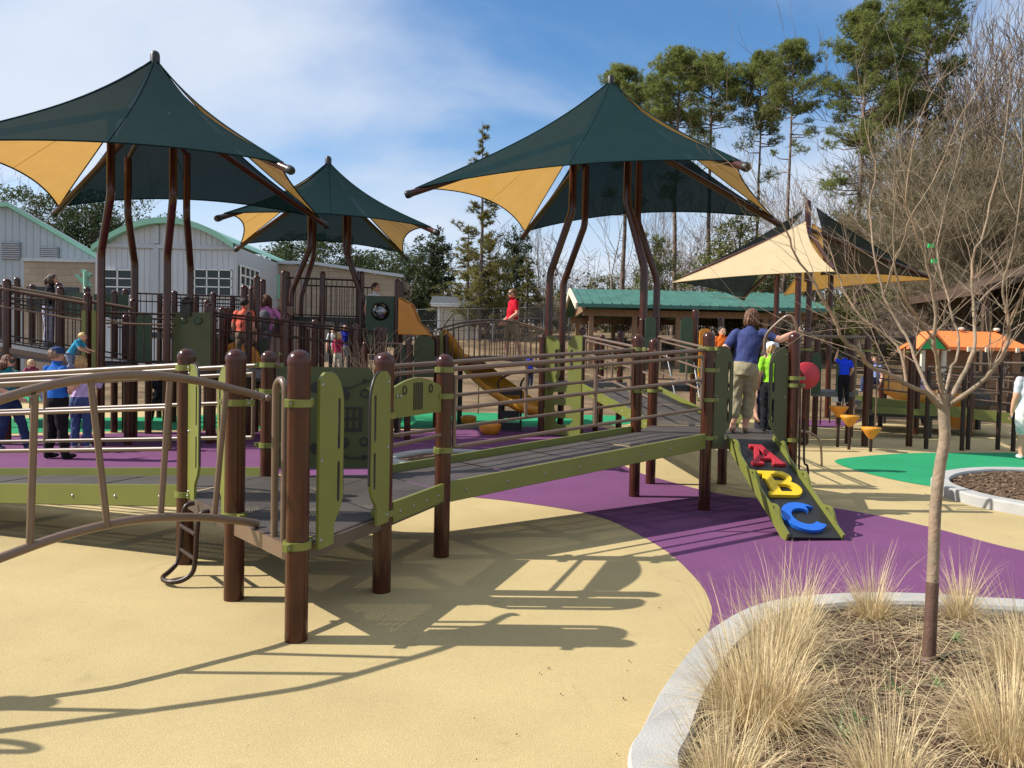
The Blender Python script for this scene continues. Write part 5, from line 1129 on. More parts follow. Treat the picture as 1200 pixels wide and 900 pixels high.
    MB().tube([p, at(101, 318, 15.7)], .06, 8).build('pole', 'mintroof', t); MB().bar(at(96, 317, 15.7), at(107, 323, 15.7), .08, .07).build('hood', 'mintroof', t); MB().bar(at(89, 322, 15.7), at(98, 331, 15.7), .05, .06).build('arm', 'mintroof', t); MB().bar(at(104, 332, 15.7), at(107, 336, 15.7), .05, .05).build('arm', 'mintroof', t)
mid_left()
def bubble_tower():
    Y = 17.0; z = 1.62; c = at(448, 400, Y); root = thing('slide_tower', 'dark green tower board with clear bubble window and domed posts', 'tower', Vector((c.x, c.y, 0)))
    q = [at(432, 400, Y), at(512, 400, Y + .2), at(514, 400, Y + 1.6), at(436, 400, Y + 1.5)]; slab(root, q, z, .12)
    a = at(429, 377, Y); cc = at(446, 365, Y)
    bd = board(root, 429, 465, 347, 407, Y, 'forest', 'bubble_board', .04, 0, lambda W, H: [arc(W * .47, H * .70, .185, 0, 345, 22)])
    MB().lathe(cc + Vector((0, -.0, 0)), [(.205, -.03), (.205, .03), (.185, .035), (.185, -.03)], 24, axis=Vector((0, -1, 0))).build('bubble_rim', 'black', bd)
    MB().lathe(cc, [(.2 * math.cos(R(a)), .17 * math.sin(R(a))) for a in (0, 15, 30, 45, 60, 75, 86)], 24, axis=Vector((0, -1, 0))).build('bubble', 'bubble', bd)
    for (u, Yp, vt) in ((466, Y - .05, 327), (512, Y + .3, 395), (428, Y - .1, 400), (470, Y + 1.5, 330)): p = at(u, vt, Yp); post(root, p.x, p.y, p.z, [1.3])
    hd = MB(); p0, p1 = at(468, 392, Y - .05), at(504, 392, Y + .05)
    W = (p1 - p0).length; H = at(468, 350, Y).z - p0.z
    for k in (-.25, .45): hd.prism([(0, 0), (W, 0), (W * .86, H * .16), (W * .62, H * .36), (W * .45, H * .72), (W * .38, H * .84), (W * .1, H * .98), (0, H)], p0 + Vector((0, .05 + k, 0)), (1, 0, 0), (0, 0, 1), .04)
    hd.bar(p0 + Vector((.03, .15, H)), p0 + Vector((W * .36, .15, H * .86)), .74, .04); hd.build('slide_hood', 'orange', root)
    board(root, 485, 509, 392, 442, Y - .2, 'olive', round_=.3); board(root, 466, 484, 404, 455, Y - .1, 'forest')
    for u in (451, 466): p = at(u, 412, 15.0); MB().tube([p, Vector((p.x, 15.0, 0))], .045, 8).build('leg', 'darkrail', root)
    # low rail frame in front
    p0, p1 = at(444, 402, 14.6), at(470, 403, 14.6); root = thing('low_rail_frame', 'small dark rail frame below the bubble board', 'rail', Vector((p0.x, p0.y, 0)))
    MB().tube([p0, p1], .02, 6).build('rail', 'rail', root)
    for u, vt in ((444, 402), (450, 384), (479, 392), (470, 403)): p = at(u, vt, 14.65); post(root, p.x, p.y, p.z, []) if u in (450, 479) else MB().tube([p, Vector((p.x, p.y, 0))], .018, 6).build('upright', 'rail', root)
    # slide behind the bridge
    pts = spline([at(506, 389, 17.9), at(525, 404, 18.3), at(550, 424, 18.4), at(575, 446, 17.8), at(598, 463, 17.1), at(620, 475, 16.7), at(646, 483, 16.6)], 5)
    root = thing('curved_slide', 'amber yellow curved slide running down behind the arched bridge', 'slide', Vector((pts[-1].x, pts[-1].y, 0)))
    bed = MB(); vs = []; prof = [(-.41, .18), (-.37, .20), (-.31, .07), (-.17, .0), (.17, .0), (.31, .07), (.37, .20), (.41, .18), (.35, .02), (.19, -.06), (-.19, -.06), (-.35, .02)]
    for i, p in enumerate(pts):
        t = (pts[min(i + 1, len(pts) - 1)] - pts[max(i - 1, 0)]).normalized(); s = t.cross(Vector((0, 0, 1))).normalized(); u = s.cross(t)
        vs += [p + s * a + u * (b - .12) for a, b in prof]
    n = len(prof); bed.add(vs, [(i * n + j, i * n + (j + 1) % n, (i + 1) * n + (j + 1) % n, (i + 1) * n + j) for i in range(len(pts) - 1) for j in range(n)], 0, True); bed.build('chute', 'slideyellow', root)
    p = pts[18]; MB().tube([p, Vector((p.x, p.y, 0))], .06, 8).build('support_leg', 'black', root); p = pts[8]; MB().tube([p, Vector((p.x, p.y, 0))], .06, 8).build('support_leg', 'black', root)
    # metal stair rail near the shed
    root = thing('stair_rail', 'thin bent metal handrail in front of the cream shed', 'rail', Vector((at(532, 385, 21).x, 21, 0)))
    for dy in (0, .8): MB().tube([at(514, 390, 21 + dy), at(531, 368, 21 + dy), at(532, 394, 21 + dy), Vector((at(532, 394, 21 + dy).x, 21 + dy, 0))], .025, 6).build('rail', 'darkrail', root)
bubble_tower()
def arched_bridge():
    Y = 17.6; a, b = at(511, 424, Y), at(641, 424, Y - .4); a.z = b.z = 1.42; off = Vector((.05, 1.2, 0))
    root = thing('arched_bridge', 'arched brown barred bridge with the red shirted woman on it', 'bridge', Vector((a.x, a.y, 0)))
    n = 9
    for i in range(n):
        t0, t1 = i / n, (i + 1) / n - .006; f = lambda t: a.lerp(b, t) + Vector((0, 0, .24 * 4 * t * (1 - t)))
        p, q = f(t0), f(t1); slab(root, [p, q, q + off, p + off], [p.z, q.z, q.z, p.z], .1, 'decksolid', 'deck_plank')
    for o in (Vector(), off): railing(root, a + o + Vector((0, 0, -.1)), b + o + Vector((0, 0, -.1)), .9, .125, 'rail', (1.0, .05), r=.024, br=.011, arc_=.24)
    for u in (517, 526):
        board(root, u - 2, u + 2, 390, 430, Y - .1 + (u - 517) * .06, 'lime', 'side_board', .05)
    for (u, Yp) in ((523, Y), (516, Y + 1.2), (640, Y - .35), (645, Y + .9)): p = at(u, 392, Yp); post(root, p.x, p.y, p.z, [])
arched_bridge()
def wall_tower():
    Y = 15.9; z = 1.12; root = thing('climbing_wall_tower', 'tower with the lime green cut out climbing wall under the middle canopy', 'tower', Vector((at(660, 500, Y).x, Y, 0)))
    q = [at(638, 440, Y + .1), at(684, 440, Y + .1), at(735, 440, Y + 1.2), at(650, 440, Y + 1.6)]; slab(root, q, z, .1)
    a, b = at(638, 508, Y + .28), at(680, 508, Y - .16); wd_ = Vector((b.x - a.x, b.y - a.y, 0)); W = wd_.length; wd_.normalize(); wn_ = Vector((wd_.y, -wd_.x, 0)); H = at(660, 393, Y).z - .03; s = W
    out = [(0, 0), (W, 0), (W, H), (W * .80, H), (W * .62, H * .93), (W * .62, H * .60), (W * .66, H * .55), (W * .60, H * .51), (W * .40, H * .51), (W * .34, H * .55), (W * .40, H * .60), (W * .38, H * .93), (W * .2, H), (0, H)]
    sl = lambda y, x0=.24, x1=.76: [(W * x0, H * y), (W * (x0 + .05), H * (y - .035)), (W * (x1 - .1), H * (y - .035)), (W * x1, H * (y + .01)), (W * (x1 - .05), H * (y + .03)), (W * (x0 + .03), H * (y + .03))]
    wl = MB().prism(out, Vector((a.x, a.y, .03)), wd_, (0, 0, 1), .04, [sl(.14, .3, .8), sl(.27), sl(.40, .2, .65)]).build('climbing_wall', 'lime', root)
    for x0 in (.27, .70): MB().prism([(W * x0 + xx, yy) for xx, yy in slot(.02, H * .76, .045, H * .2)], Vector((a.x, a.y, .03)) + wn_ * .026, wd_, (0, 0, 1), .01).build('grip_mark', 'black', wl)
    for (u, Yp, vt) in ((636, Y + .05, 392), (683, Y + .1, 384), (700, Y + 1.4, 396), (728, Y + 1.2, 388)): p = at(u, vt, Yp); post(root, p.x, p.y, p.z, [1.5])
    for (u0, u1) in ((705, 725),): p, r = at(u0, 420, Y + 1.3), at(u1, 420, Y + 1.25); p.z = r.z = z; railing(root, p, r, .85, .12, 'darkrail')
wall_tower()
def pods():
    for (u, v, lab, dm) in ((549, 499, 'small amber stepping pod left of the chain stepper', 'orange'), (574, 509, 'larger brown orange stepping dome in front of the chain stepper', 'orange')):
        g = G(u, v); t = thing('stepping_pod', lab, 'pod', g); r = .19 if u < 560 else .24
        MB().lathe(g, [(r * .55, 0), (r * .9, .08), (r, .19), (r * .97, .22), (r * .6, .25), (.01, .26)], 18).build('dome', dm, t); MB().lathe(g, [(r * .5, 0), (r * .58, .0), (r * .56, .05)], 14).build('base', 'black', t)
    Y = 17.2; c = G(597, 506); root = thing('tread_climber', 'black slatted tread climber with curved handrails', 'climber', c)
    for k in range(4):
        z = .12 + k * .25; MB().box((c.x, c.y + .12 * k, z), (.42, .1, .16)).build('tread', 'black', root)
    for s in (-1, 1):
        MB().tube(spline([c + Vector((s * .24, -.05, 0)), c + Vector((s * .24, .3, .8)), c + Vector((s * .26, .5, 1.1)), c + Vector((s * .2 + .35, .8, 1.3)), c + Vector((s * .2 + .6, 1.1, 1.25))], 4), .025, 6).build('handrail', 'darkrail', root)
    p = G(560, 485); root = thing('thin_pole', 'thin amber upright pole on the green rubber left of the slide', 'pole', p); MB().tube([p, p + Vector((0, 0, 1.5))], .025, 6).build('shaft', 'wood', root)
pods()
def far_right():
    # boards and posts behind the second platform
    root = thing('play_platform', 'shaded platform with tall dark green boards behind the navy shirted woman', 'platform', Vector((at(800, 440, 15).x, 15, 0)))
    q = [at(755, 440, 14.8), at(838, 440, 15), at(845, 440, 16.6), at(765, 440, 16.4)]; slab(root, q, 1.15, .12, 'black')
    for (u, Y, vt) in ((753, 15, 372), (815, 14.9, 362), (838, 15.1, 396), (770, 16.4, 372), (845, 16.6, 372), (706, 19, 392), (727, 18.5, 388)): p = at(u, vt, Y); post(root, p.x, p.y, p.z, [1.4])
    board(root, 756, 768, 371, 408, 14.8, 'forest', round_=.15); board(root, 797, 812, 371, 437, 14.8, 'forest', round_=.15); board(root, 819, 833, 385, 442, 14.7, 'orange', 'slide_hood', .05, .1)
    a, b = at(768, 431, 14.9), at(797, 431, 14.9); a.z = b.z = 1.2; railing(root, a, b, .8, .13, 'darkrail')
    for (p0, p1) in (((781, 415), (793, 472)), ((813, 425), (822, 480))):
        a, b = at(p0[0], p0[1], 13.6), at(p1[0], p1[1], 13.2); MB().tube([a, b], .014, 6).build('brace_rod', 'steel', root)
    # pod crossing under an overhead beam
    g1, g2 = G(1013, 523), G(1065, 523); root = thing('pod_crossing', 'row of orange stepping pods hung below an overhead beam on dark posts', 'climber', g1)
    for g, vt in ((g1, 390), (g2, 384), (at(946, 400, 15.2), 384)):
        p = at(600 + g.x / g.y * 900, vt, g.y) if False else None
        post(root, g.x, g.y, 2.22, [1.9])
    MB().tube([Vector((at(946, 400, 15.2).x, 15.2, 2.16)), Vector((g1.x, g1.y, 2.16))], .035, 8).build('beam', 'rail', root); MB().tube([Vector((g1.x, g1.y, 2.16)), Vector((g2.x, g2.y, 2.14))], .035, 8).build('beam', 'darkrail', root)
    for (u, v, Y, m_) in ((983, 480, 15.0, 'orange'), (996, 491, 14.6, 'yellow'), (1021, 505, 14.3, 'orange')):
        c = at(u, v, Y); pd = MB().lathe(c, [(.03, -.15), (.07, -.11), (.15, .0), (.18, .05), (.168, .07), (.01, .075)], 18).build('pod', 'orange' if m_ == 'orange' else 'slideyellow', root)
        MB().tube([Vector((c.x, c.y, 0)), c + Vector((0, 0, -.12))], .03, 8).build('stem', 'darkrail', pd); MB().tube([c + Vector((.12, .1, .05)), Vector((c.x + .12, c.y + .1, 2.1))], .016, 6).build('hanger', 'rail', pd)
    # platform behind the pods
    root = thing('play_platform', 'shaded platform with arched dark green boards behind the boy in blue', 'platform', Vector((at(975, 460, 16).x, 16, 0)))
    q = [at(950, 460, 15.6), at(1002, 460, 15.6), at(1006, 460, 17.2), at(955, 460, 17.2)]; slab(root, q, 1.06, .1, 'decksolid')
    board(root, 951, 962, 413, 462, 15.6, 'forest', round_=.2); board(root, 980, 996, 414, 462, 15.7, 'forest', round_=.2)
    for (u, Y, vt) in ((948, 15.5, 385), (998, 15.7, 393), (958, 17.2, 395), (1000, 17.2, 395)): p = at(u, vt, Y); post(root, p.x, p.y, p.z, [])
    # dark climbing net frame low behind
    for i, u in enumerate((952, 961, 972)):
        p = G(u, 500 - i * 2); root2 = thing('thin_pole', ('leftmost', 'middle', 'rightmost')[i] + ' of the thin dark poles on the purple patch behind the red drum', 'pole', p); MB().tube([p, p + Vector((0, 0, .95))], .022, 6).build('shaft', 'darkrail', root2)
    # rocking deck / long low ramp with lime edges
    a0, a1 = at(1010, 470, 18.5), at(1200, 492, 17.6); off = Vector((.2, 2.2, 0)); root = thing('access_ramp', 'long low ramp with wide lime edge boards behind the bare foreground tree', 'ramp', Vector((a0.x, a0.y, 0)))
    slab(root, [a0, a1, a1 + off, a0 + off], [a0.z, a1.z, a1.z, a0.z], .12, 'decksolid')
    for o, dz in ((Vector(), 0), (off, 0)):
        MB().bar(a0 + o, a1 + o, .05, .24).build('edge_board', 'lime', root); rl = railing(root, a0 + o, a1 + o, .85, .55, 'rail', (1.0, .7, .4), r=.022, br=.018)
    for t in (.05, .35, .68, .98):
        for o in (Vector(), off): p = a0.lerp(a1, t) + o; post(root, p.x, p.y, p.z + 1.0, [])
    b0, b1 = at(1022, 482, 17.2), at(1108, 486, 17.0); root = thing('balance_deck', 'short low rocking deck with lime edge in front of the long ramp', 'deck', Vector((b0.x, b0.y, 0)))
    slab(root, [b0, b1, b1 + Vector((0, .9, 0)), b0 + Vector((0, .9, 0))], [b0.z, b1.z, b1.z, b0.z], .1, 'black'); MB().bar(b0 + Vector((0, -.03, .03)), b1 + Vector((0, -.03, .03)), .04, .14).build('edge_board', 'lime', root)
    for t in (.1, .9): p = b0.lerp(b1, t) + Vector((0, .4, 0)); MB().tube([Vector((p.x, p.y, 0)), p - Vector((0, 0, .08))], .09, 8).build('leg', 'black', root)
    # parallel bar run
    root = thing('bar_run', 'run of brown parallel bars on slim posts near the grey shirted man', 'bars', G(1128, 528))
    tops = []
    for (u, v, vt) in ((1085, 526, 430), (1127, 528, 430), (1134, 527, 425), (1169, 527, 424), (1187, 529, 440), (1215, 530, 424)):
        g = G(u, v); t = at(u, vt, g.y); tops.append(Vector((g.x, g.y, t.z))); MB().tube([g, tops[-1]], .042, 10).build('upright', 'darkrail', root)
    for (i, j, dz) in ((0, 2, 0), (2, 3, -.02), (3, 5, -.02), (0, 2, -.28), (2, 3, -.28), (3, 5, -.3), (2, 3, -.6)): MB().tube([Vector((tops[i].x, tops[i].y, min(tops[i].z, tops[j].z) + dz)), Vector((tops[j].x, tops[j].y, min(tops[i].z, tops[j].z) + dz))], .024, 8).build('bar', 'rail', root)
    # amber slide end low in the right distance
    pts = spline([at(1035, 448, 21.5), at(1050, 455, 21.2), at(1068, 466, 20.8), at(1095, 470, 20.6)], 4); root = thing('curved_slide', 'short amber slide low in the right distance by the playhouse', 'slide', Vector((pts[-1].x, pts[-1].y, 0)))
    bed = MB()
    bed.tube(pts, .28, 10); bed.build('chute', 'slideyellow', root)
    for p in (pts[1], pts[-2]): MB().tube([Vector((p.x, p.y, 0)), p], .05, 8).build('support_leg', 'black', root)
    c = at(1147, 471, 20); root = thing('spring_toy', 'round dark ringed spring toy near the long ramp', 'toy', Vector((c.x, c.y, 0)))
    MB().lathe(c, [(.12, -.05), (.3, -.05), (.3, .05), (.12, .05)], 18, axis=Vector((0, -1, 0))).build('ring', 'black', root); MB().tube([c - Vector((0, 0, .25)), Vector((c.x, c.y, 0))], .07, 8).build('spring', 'black', root)
    p = at(1118, 470, 20.4); q = at(1142, 462, 20.4); root = thing('play_counter', 'small amber counter block left of the dark ring toy', 'toy', Vector((p.x, p.y, 0)))
    MB().box(((p.x + q.x) / 2, 20.4, q.z / 2), (q.x - p.x, .5, q.z)).build('counter', 'orange', root)
    # far brown fence rail behind everything on the right
    root = thing('timber_rail_fence', 'long dark rail fence in front of the right hand wood', 'fence', Vector((at(1000, 385, 24).x, 24, 0)))
    x0, x1 = at(1000, 400, 24).x, at(1260, 400, 24).x; n = 7
    for i in range(n + 1): x = x0 + (x1 - x0) * i / n; MB().box((x, 24, .7), (.1, .1, 1.6)).build('fence_post', 'darkwood', root)
    for z in (.5, .95, 1.4): MB().bar((x0, 23.94, z), (x1, 23.94, z), .04, .1).build('rail', 'darkwood', root)
far_right()
def mid_shrub():
    p = Vector((at(430, 450, 11.2).x, 11.2, 0)); random.seed(5); b = MB()
    for i in range(40):
        d = Vector((uni(-.22, .22), uni(-.2, .2), 1)).normalized(); q = p + Vector((uni(-.12, .12), uni(-.12, .12), 0)); L = uni(1.2, 2.1); e = q + d * L * .5; f = e + (d + Vector((uni(-.2, .2), uni(-.2, .2), .1))).normalized() * L * .5
        b.tube([q, e, f], [.011, .008, .003], 4, cap=False)
        for j in range(4): s = q.lerp(f, uni(.4, .9)); b.tube([s, s + (d + perp(d) * .8) * uni(.2, .5)], [.005, .002], 3, cap=False)
    t = thing('bare_shrub', 'upright leafless tan shrub behind the dark activity board', 'shrub', p); b.build('stems', 'bark', t)
    _, P3c = planter('planter', 'pale concrete kerb arc seen through the long ramp railing', cl3, .2, .1, .05); soil(P3c, .05, .08, 'mulch_bed', .02)
mid_shrub()
# ------------------------------------------------------------------ people: each body is one continuous surface grown over a posed skeleton
SKIN = srgb(205, 155, 128)
skin_m = mat('skin', SKIN, rough=0.6, var=0.06, vscale=9, spec=0.3); lip_m = mat('lips', srgb(160, 85, 80), rough=0.5, var=0.05); eye_m = mat('eyes', srgb(38, 28, 24), rough=0.3, var=0.0)
_hair = {}
def hairmat(c):
    if c not in _hair: _hair[c] = mat('hair_%d' % len(_hair), srgb(*c), rough=0.55, var=0.35, vscale=30, bump=0.8, bscale=60)
    return _hair[c]
def remeshed(b, name, mats, vox, smooth_it=3):
    me = b.mesh(name, mats); o = bpy.data.objects.new('tmp', me); col.objects.link(o)
    m = o.modifiers.new('r', 'REMESH'); m.mode = 'VOXEL'; m.voxel_size = vox; m.use_smooth_shade = True
    s = o.modifiers.new('s', 'SMOOTH'); s.iterations = smooth_it; s.factor = 0.5
    bpy.context.view_layer.update(); dg = bpy.context.evaluated_depsgraph_get(); r = bpy.data.meshes.new_from_object(o.evaluated_get(dg))
    col.objects.unlink(o); bpy.data.objects.remove(o); r.name = name; return r
def person(label, loc, rz, H, shirt, pants, hair=(70, 48, 34), shoes=(60, 55, 52), sleeve='short', leg='long', joints={}, hat=None, style='short', vox=0.013, build_=1.0, group=None, extra=None, lean=(0, 0), shades=False, look=0.0, child=False):
    # local frame: faces -Y, +X is the person's left; heights as fractions of H
    hs = 1.22 if child else 1.0
    J = dict(pel=(0, 0, .52), chest=(0, .005, .70), neck=(0, .01, .835), head=(0, -.005, .918 if not child else .90),
             shL=(.098, .01, .797), shR=(-.098, .01, .797), elL=(.135, .03, .625), elR=(-.135, .03, .625), haL=(.140, -.03, .475), haR=(-.140, -.03, .475),
             hiL=(.052, 0, .50), hiR=(-.052, 0, .50), knL=(.060, -.012, .275), knR=(-.060, -.012, .275), anL=(.062, .014, .048), anR=(-.062, .014, .048))
    lx, ly = lean
    for k in ('chest', 'neck', 'head', 'shL', 'shR', 'elL', 'elR', 'haL', 'haR'):
        x, y, z = J[k]; f = (z - .52) / .4; J[k] = (x + lx * f, y + ly * f, z - (lx * lx + ly * ly) * f * .4)
    J.update(joints); J = {k: Vector(v) * H for k, v in J.items()}
    Lk = lambda a, b, t: J[a].lerp(J[b], t)
    segs = []; b = MB(); B_ = build_
    def limb(p0, p1, r0, r1, mk, n=10):
        q = [p0.lerp(p1, t) for t in (0, .33, .66, 1)]; r = [r0, r0 * .72 + r1 * .28 + .004 * H, r0 * .36 + r1 * .64 + .003 * H, r1]
        b.tube(q, r, n); b.ball(p0, r0, 10, 6); b.ball(p1, r1, 10, 6); segs.append((p0, p1, (r0 + r1) / 2, mk))
    up = (J['neck'] - J['pel']).normalized(); sx = (J['shL'] - J['shR']); sx = (sx - up * sx.dot(up)).normalized(); sy = up.cross(sx)
    rings = [(-.075, .082, .075), (-.03, .098 * B_, .076 * B_), (.03, .094 * B_, .072 * B_), (.09, .085 * B_, .064 * B_), (.15, .092 * B_, .066 * B_), (.21, .102, .068), (.255, .104, .06), (.285, .078, .048), (.315, .036, .036)]
    vs = []; n = 18; tl = (J['neck'] - J['pel']).length
    for (t, rx, ry) in rings:
        c = J['pel'] + up * (t / .315 * tl if t > 0 else t * H)
        for j in range(n):
            a = 2 * math.pi * j / n; vs.append(c + sx * math.cos(a) * rx * H + sy * math.sin(a) * ry * H)
    k = len(rings); b.add(vs, [(i * n + j, i * n + (j + 1) % n, (i + 1) * n + (j + 1) % n, (i + 1) * n + j) for i in range(k - 1) for j in range(n)] + [tuple(reversed(range(n))), tuple(range((k - 1) * n, k * n))])
    wst = J['pel'] + up * .035 * H; segs.append((wst + up * .03 * H, J['pel'] + up * tl * .94, .085 * H, 1)); segs.append((J['pel'] - up * .04 * H, wst - up * .035 * H, .085 * H, 2))
    segs.append((J['shL'], J['shR'], .05 * H, 1))
    hd = J['head']; hr = Vector((.047, .060, .066)) * H * hs; hup = (hd - J['neck']); hup = hup.normalized() if hup.length > 1e-5 else up
    b.tube([J['neck'] - up * .03 * H, J['neck'].lerp(hd, .55)], .031 * H * hs, 10); segs.append((J['neck'], J['neck'].lerp(hd, .6), .031 * H, 0)); segs.append((hd + hup * .02 * H, hd - hup * .02 * H, .058 * H * hs, 0))
    Hm = Matrix.Rotation(look, 3, 'Z'); hf = Hm @ Vector((0, -1, 0)); hl = Hm @ Vector((1, 0, 0)); hu = hf.cross(hl); hu = -hu if hu.z < 0 else hu
    b.ball(hd, hr, 16, 12, Rm=Hm); b.ball(hd + hf * .018 * H * hs - hu * .036 * H * hs, Vector((.036, .036, .034)) * H * hs, 12, 8, Rm=Hm)
    b.tube([hd + hf * .055 * H * hs + hu * .004 * H, hd + hf * .069 * H * hs - hu * .012 * H * hs], [.006 * H, .011 * H], 6)
    for s in (-1, 1): b.ball(hd + hl * s * .048 * H * hs - hu * .004 * H, Vector((.007, .013, .018)) * H, 8, 6, Rm=Hm)
    for s, q in ((1, 'L'), (-1, 'R')):
        sh, el, ha = J['sh' + q], J['el' + q], J['ha' + q]; sk = 1
        limb(sh, sh.lerp(el, .62), .036 * H * B_ ** .5, .034 * H, 1)
        limb(sh.lerp(el, .58), el, .030 * H, .026 * H, 1 if sleeve == 'long' else 0); limb(el, ha, .026 * H, .019 * H, 1 if sleeve == 'long' else 0)
        d = (ha - el).normalized(); side = d.cross(sx); side = side.normalized() if side.length > .2 else sy; fw = side.cross(d).normalized()
        pc = ha + d * .035 * H; b.ball(ha.lerp(pc, .75), (.021 * H, .012 * H, .034 * H), 8, 6, Rm=Matrix((side, fw, d)).transposed()); segs.append((ha + d * .02 * H, ha + d * .12 * H, .02 * H, 0))
        for f in range(4):
            o = pc + d * .02 * H + side * (f - 1.5) * .0105 * H; L = (.036, .044, .041, .032)[f] * H; cu = fw * (.008 + .003 * f) * H * (1 if s > 0 else 1)
            b.tube([o, o + d * L * .5 + cu * .35, o + d * L * .9 + cu * 1.4], [.0058 * H, .0054 * H, .0045 * H], 6)
        th = ha + d * .018 * H - side * .018 * H; b.tube([th, th + d * .02 * H - side * .014 * H + fw * .004 * H, th + d * .042 * H - side * .014 * H + fw * .01 * H], [.0075 * H, .0065 * H, .005 * H], 6)
        hi, kn, an = J['hi' + q], J['kn' + q], J['an' + q]
        if leg == 'long': limb(hi, kn, .062 * H * B_ ** .5, .046 * H, 2); limb(kn, an.lerp(kn, .06), .044 * H, .038 * H, 2)
        elif leg == 'capri': limb(hi, kn, .062 * H * B_ ** .5, .048 * H, 2); limb(kn, kn.lerp(an, .55), .047 * H, .046 * H, 2); limb(kn.lerp(an, .5), an, .031 * H, .022 * H, 0)
        else: limb(hi, hi.lerp(kn, .9), .062 * H * B_ ** .5, .055 * H, 2); limb(hi.lerp(kn, .85), kn, .036 * H, .031 * H, 0); limb(kn, kn.lerp(an, .35), .033 * H, .034 * H, 0); limb(kn.lerp(an, .35), an, .034 * H, .021 * H, 0)
        ft = Vector((0, -1, 0)); fd = an - kn; hz = Vector((0, 0, 1))
        b.ball(an + ft * .042 * H - hz * .024 * H, (.027 * H, .075 * H, .023 * H), 12, 8); b.ball(an - hz * .018 * H + Vector((0, .006 * H, 0)), (.025 * H, .03 * H, .03 * H), 10, 6); segs.append((an - hz * .03 * H, an + ft * .1 * H - hz * .03 * H, .030 * H, 3))
    mats = [skin_m, cloth(*shirt), cloth(*pants), cloth(*shoes, .6), eye_m, lip_m]
    me = remeshed(b, 'body', mats, vox)
    npoly = len(me.polygons); C = np.zeros(npoly * 3); me.polygons.foreach_get('center', C); C = C.reshape(-1, 3); best = np.full(npoly, 1e9); mi = np.zeros(npoly, int)
    for (p0, p1, r, mk) in segs:
        a, d = np.array(p0), np.array(p1 - p0); t = np.clip(((C - a) @ d) / max(1e-9, d @ d), 0, 1); D = np.linalg.norm(C - a - t[:, None] * d, axis=1) / r
        w_ = D < best; best[w_] = D[w_]; mi[w_] = mk
    lp = np.zeros(len(me.loops), np.int32); me.loops.foreach_get('vertex_index', lp); lt = np.zeros(npoly, np.int32); me.polygons.foreach_get('loop_total', lt)
    nv = len(me.vertices); co = np.zeros(nv * 3); me.vertices.foreach_get('co', co); co = co.reshape(-1, 3); nm = np.zeros(nv * 3, np.float32); me.vertex_normals.foreach_get('vector', nm); nm = nm.reshape(-1, 3)
    isc = np.zeros(nv, bool); isc[lp[np.repeat((mi == 1) | (mi == 2), lt)]] = True
    ph = H * 37; x, y, z = co.T * (1.6 / H)     # cloth creases: a few slanting ridges that break up
    md = .5 + .5 * np.sin(x * 7 + z * 5.3 + ph * 3) * np.sin(y * 6 - z * 8.1 + ph)
    dz_ = .0042 * md * np.sin(z * 33 + 9 * np.sin(x * 6 + ph) + y * 14 + x * 17) + .0022 * (1 - md) * np.sin(z * 57 - x * 31 + 5 * np.sin(y * 17 + x * 9 + ph))
    co += nm * (dz_ * H * isc)[:, None]; me.vertices.foreach_set('co', co.ravel())
    for s in (-1, 1):
        e = hd + hf * .052 * H * hs + hl * s * .02 * H * hs + hu * .010 * H; dd = np.linalg.norm(C - np.array(e), axis=1); mi[(dd < (.026 if shades else .0105) * H * hs)] = 4
    e = hd + hf * .052 * H * hs - hu * .038 * H * hs; q = C - np.array(e); dd = np.sqrt((q @ np.array(hl)) ** 2 * .3 + (q @ np.array(hu)) ** 2 * 4 + (q @ np.array(hf)) ** 2); mi[dd < .014 * H] = 5
    for m in mats[len(me.materials):]: me.materials.append(m)
    me.polygons.foreach_set('material_index', mi); me.polygons.foreach_set('use_smooth', np.ones(npoly, bool)); me.update()
    root = thing('person', label, 'person', loc, rz, group); link('body', me, root)
    hb = MB()
    bk = -hf
    hb.ball(hd + bk * .012 * H * hs + hu * .016 * H * hs, Vector((.053, .062, .060)) * H * hs, 16, 10, Rm=Hm)
    if style in ('bob', 'long', 'tail'):
        hb.ball(hd + bk * .025 * H * hs - hu * .012 * H, Vector((.058, .048, .062)) * H * hs, 14, 8, Rm=Hm)
        for s in (-1, 1): hb.ball(hd + hl * s * .042 * H * hs + bk * .012 * H - hu * .025 * H, Vector((.018, .034, .046)) * H * hs, 10, 6, Rm=Hm)
    if style == 'long':
        for i, (a, c) in enumerate(((0, 0), (-.03, .01), (.03, .015), (-.015, .03), (.018, .028))): hb.tube([hd + bk * .045 * H + hl * a * H, hd + bk * (.055) * H + hl * a * 1.25 * H - hu * .08 * H, hd + bk * .05 * H + hl * a * 1.2 * H - hu * (.14 - c) * H], [.03 * H, .026 * H, .01 * H], 8)
    if style == 'tail': hb.tube(spline([hd + bk * .06 * H + hu * .02 * H, hd + bk * .09 * H - hu * .01 * H, hd + bk * .085 * H - hu * .09 * H], 4), [.02 * H] + [.022 * H] * 6 + [.008 * H, .006 * H], 8)
    hm = remeshed(hb, 'hair', hairmat(hair), max(.008, vox * .8), 2)
    # locks: shallow ridges running back over the head
    for v in hm.vertices:
        q = v.co - hd; a = math.atan2(q.dot(hl), q.dot(bk)); v.co += q.normalized() * H * (.004 * math.sin(a * 19 + q.z * 50 / H + 2 * math.sin(a * 5)) + .003 * math.sin(a * 41 - q.z * 90 / H))
    link('hair', hm, root)
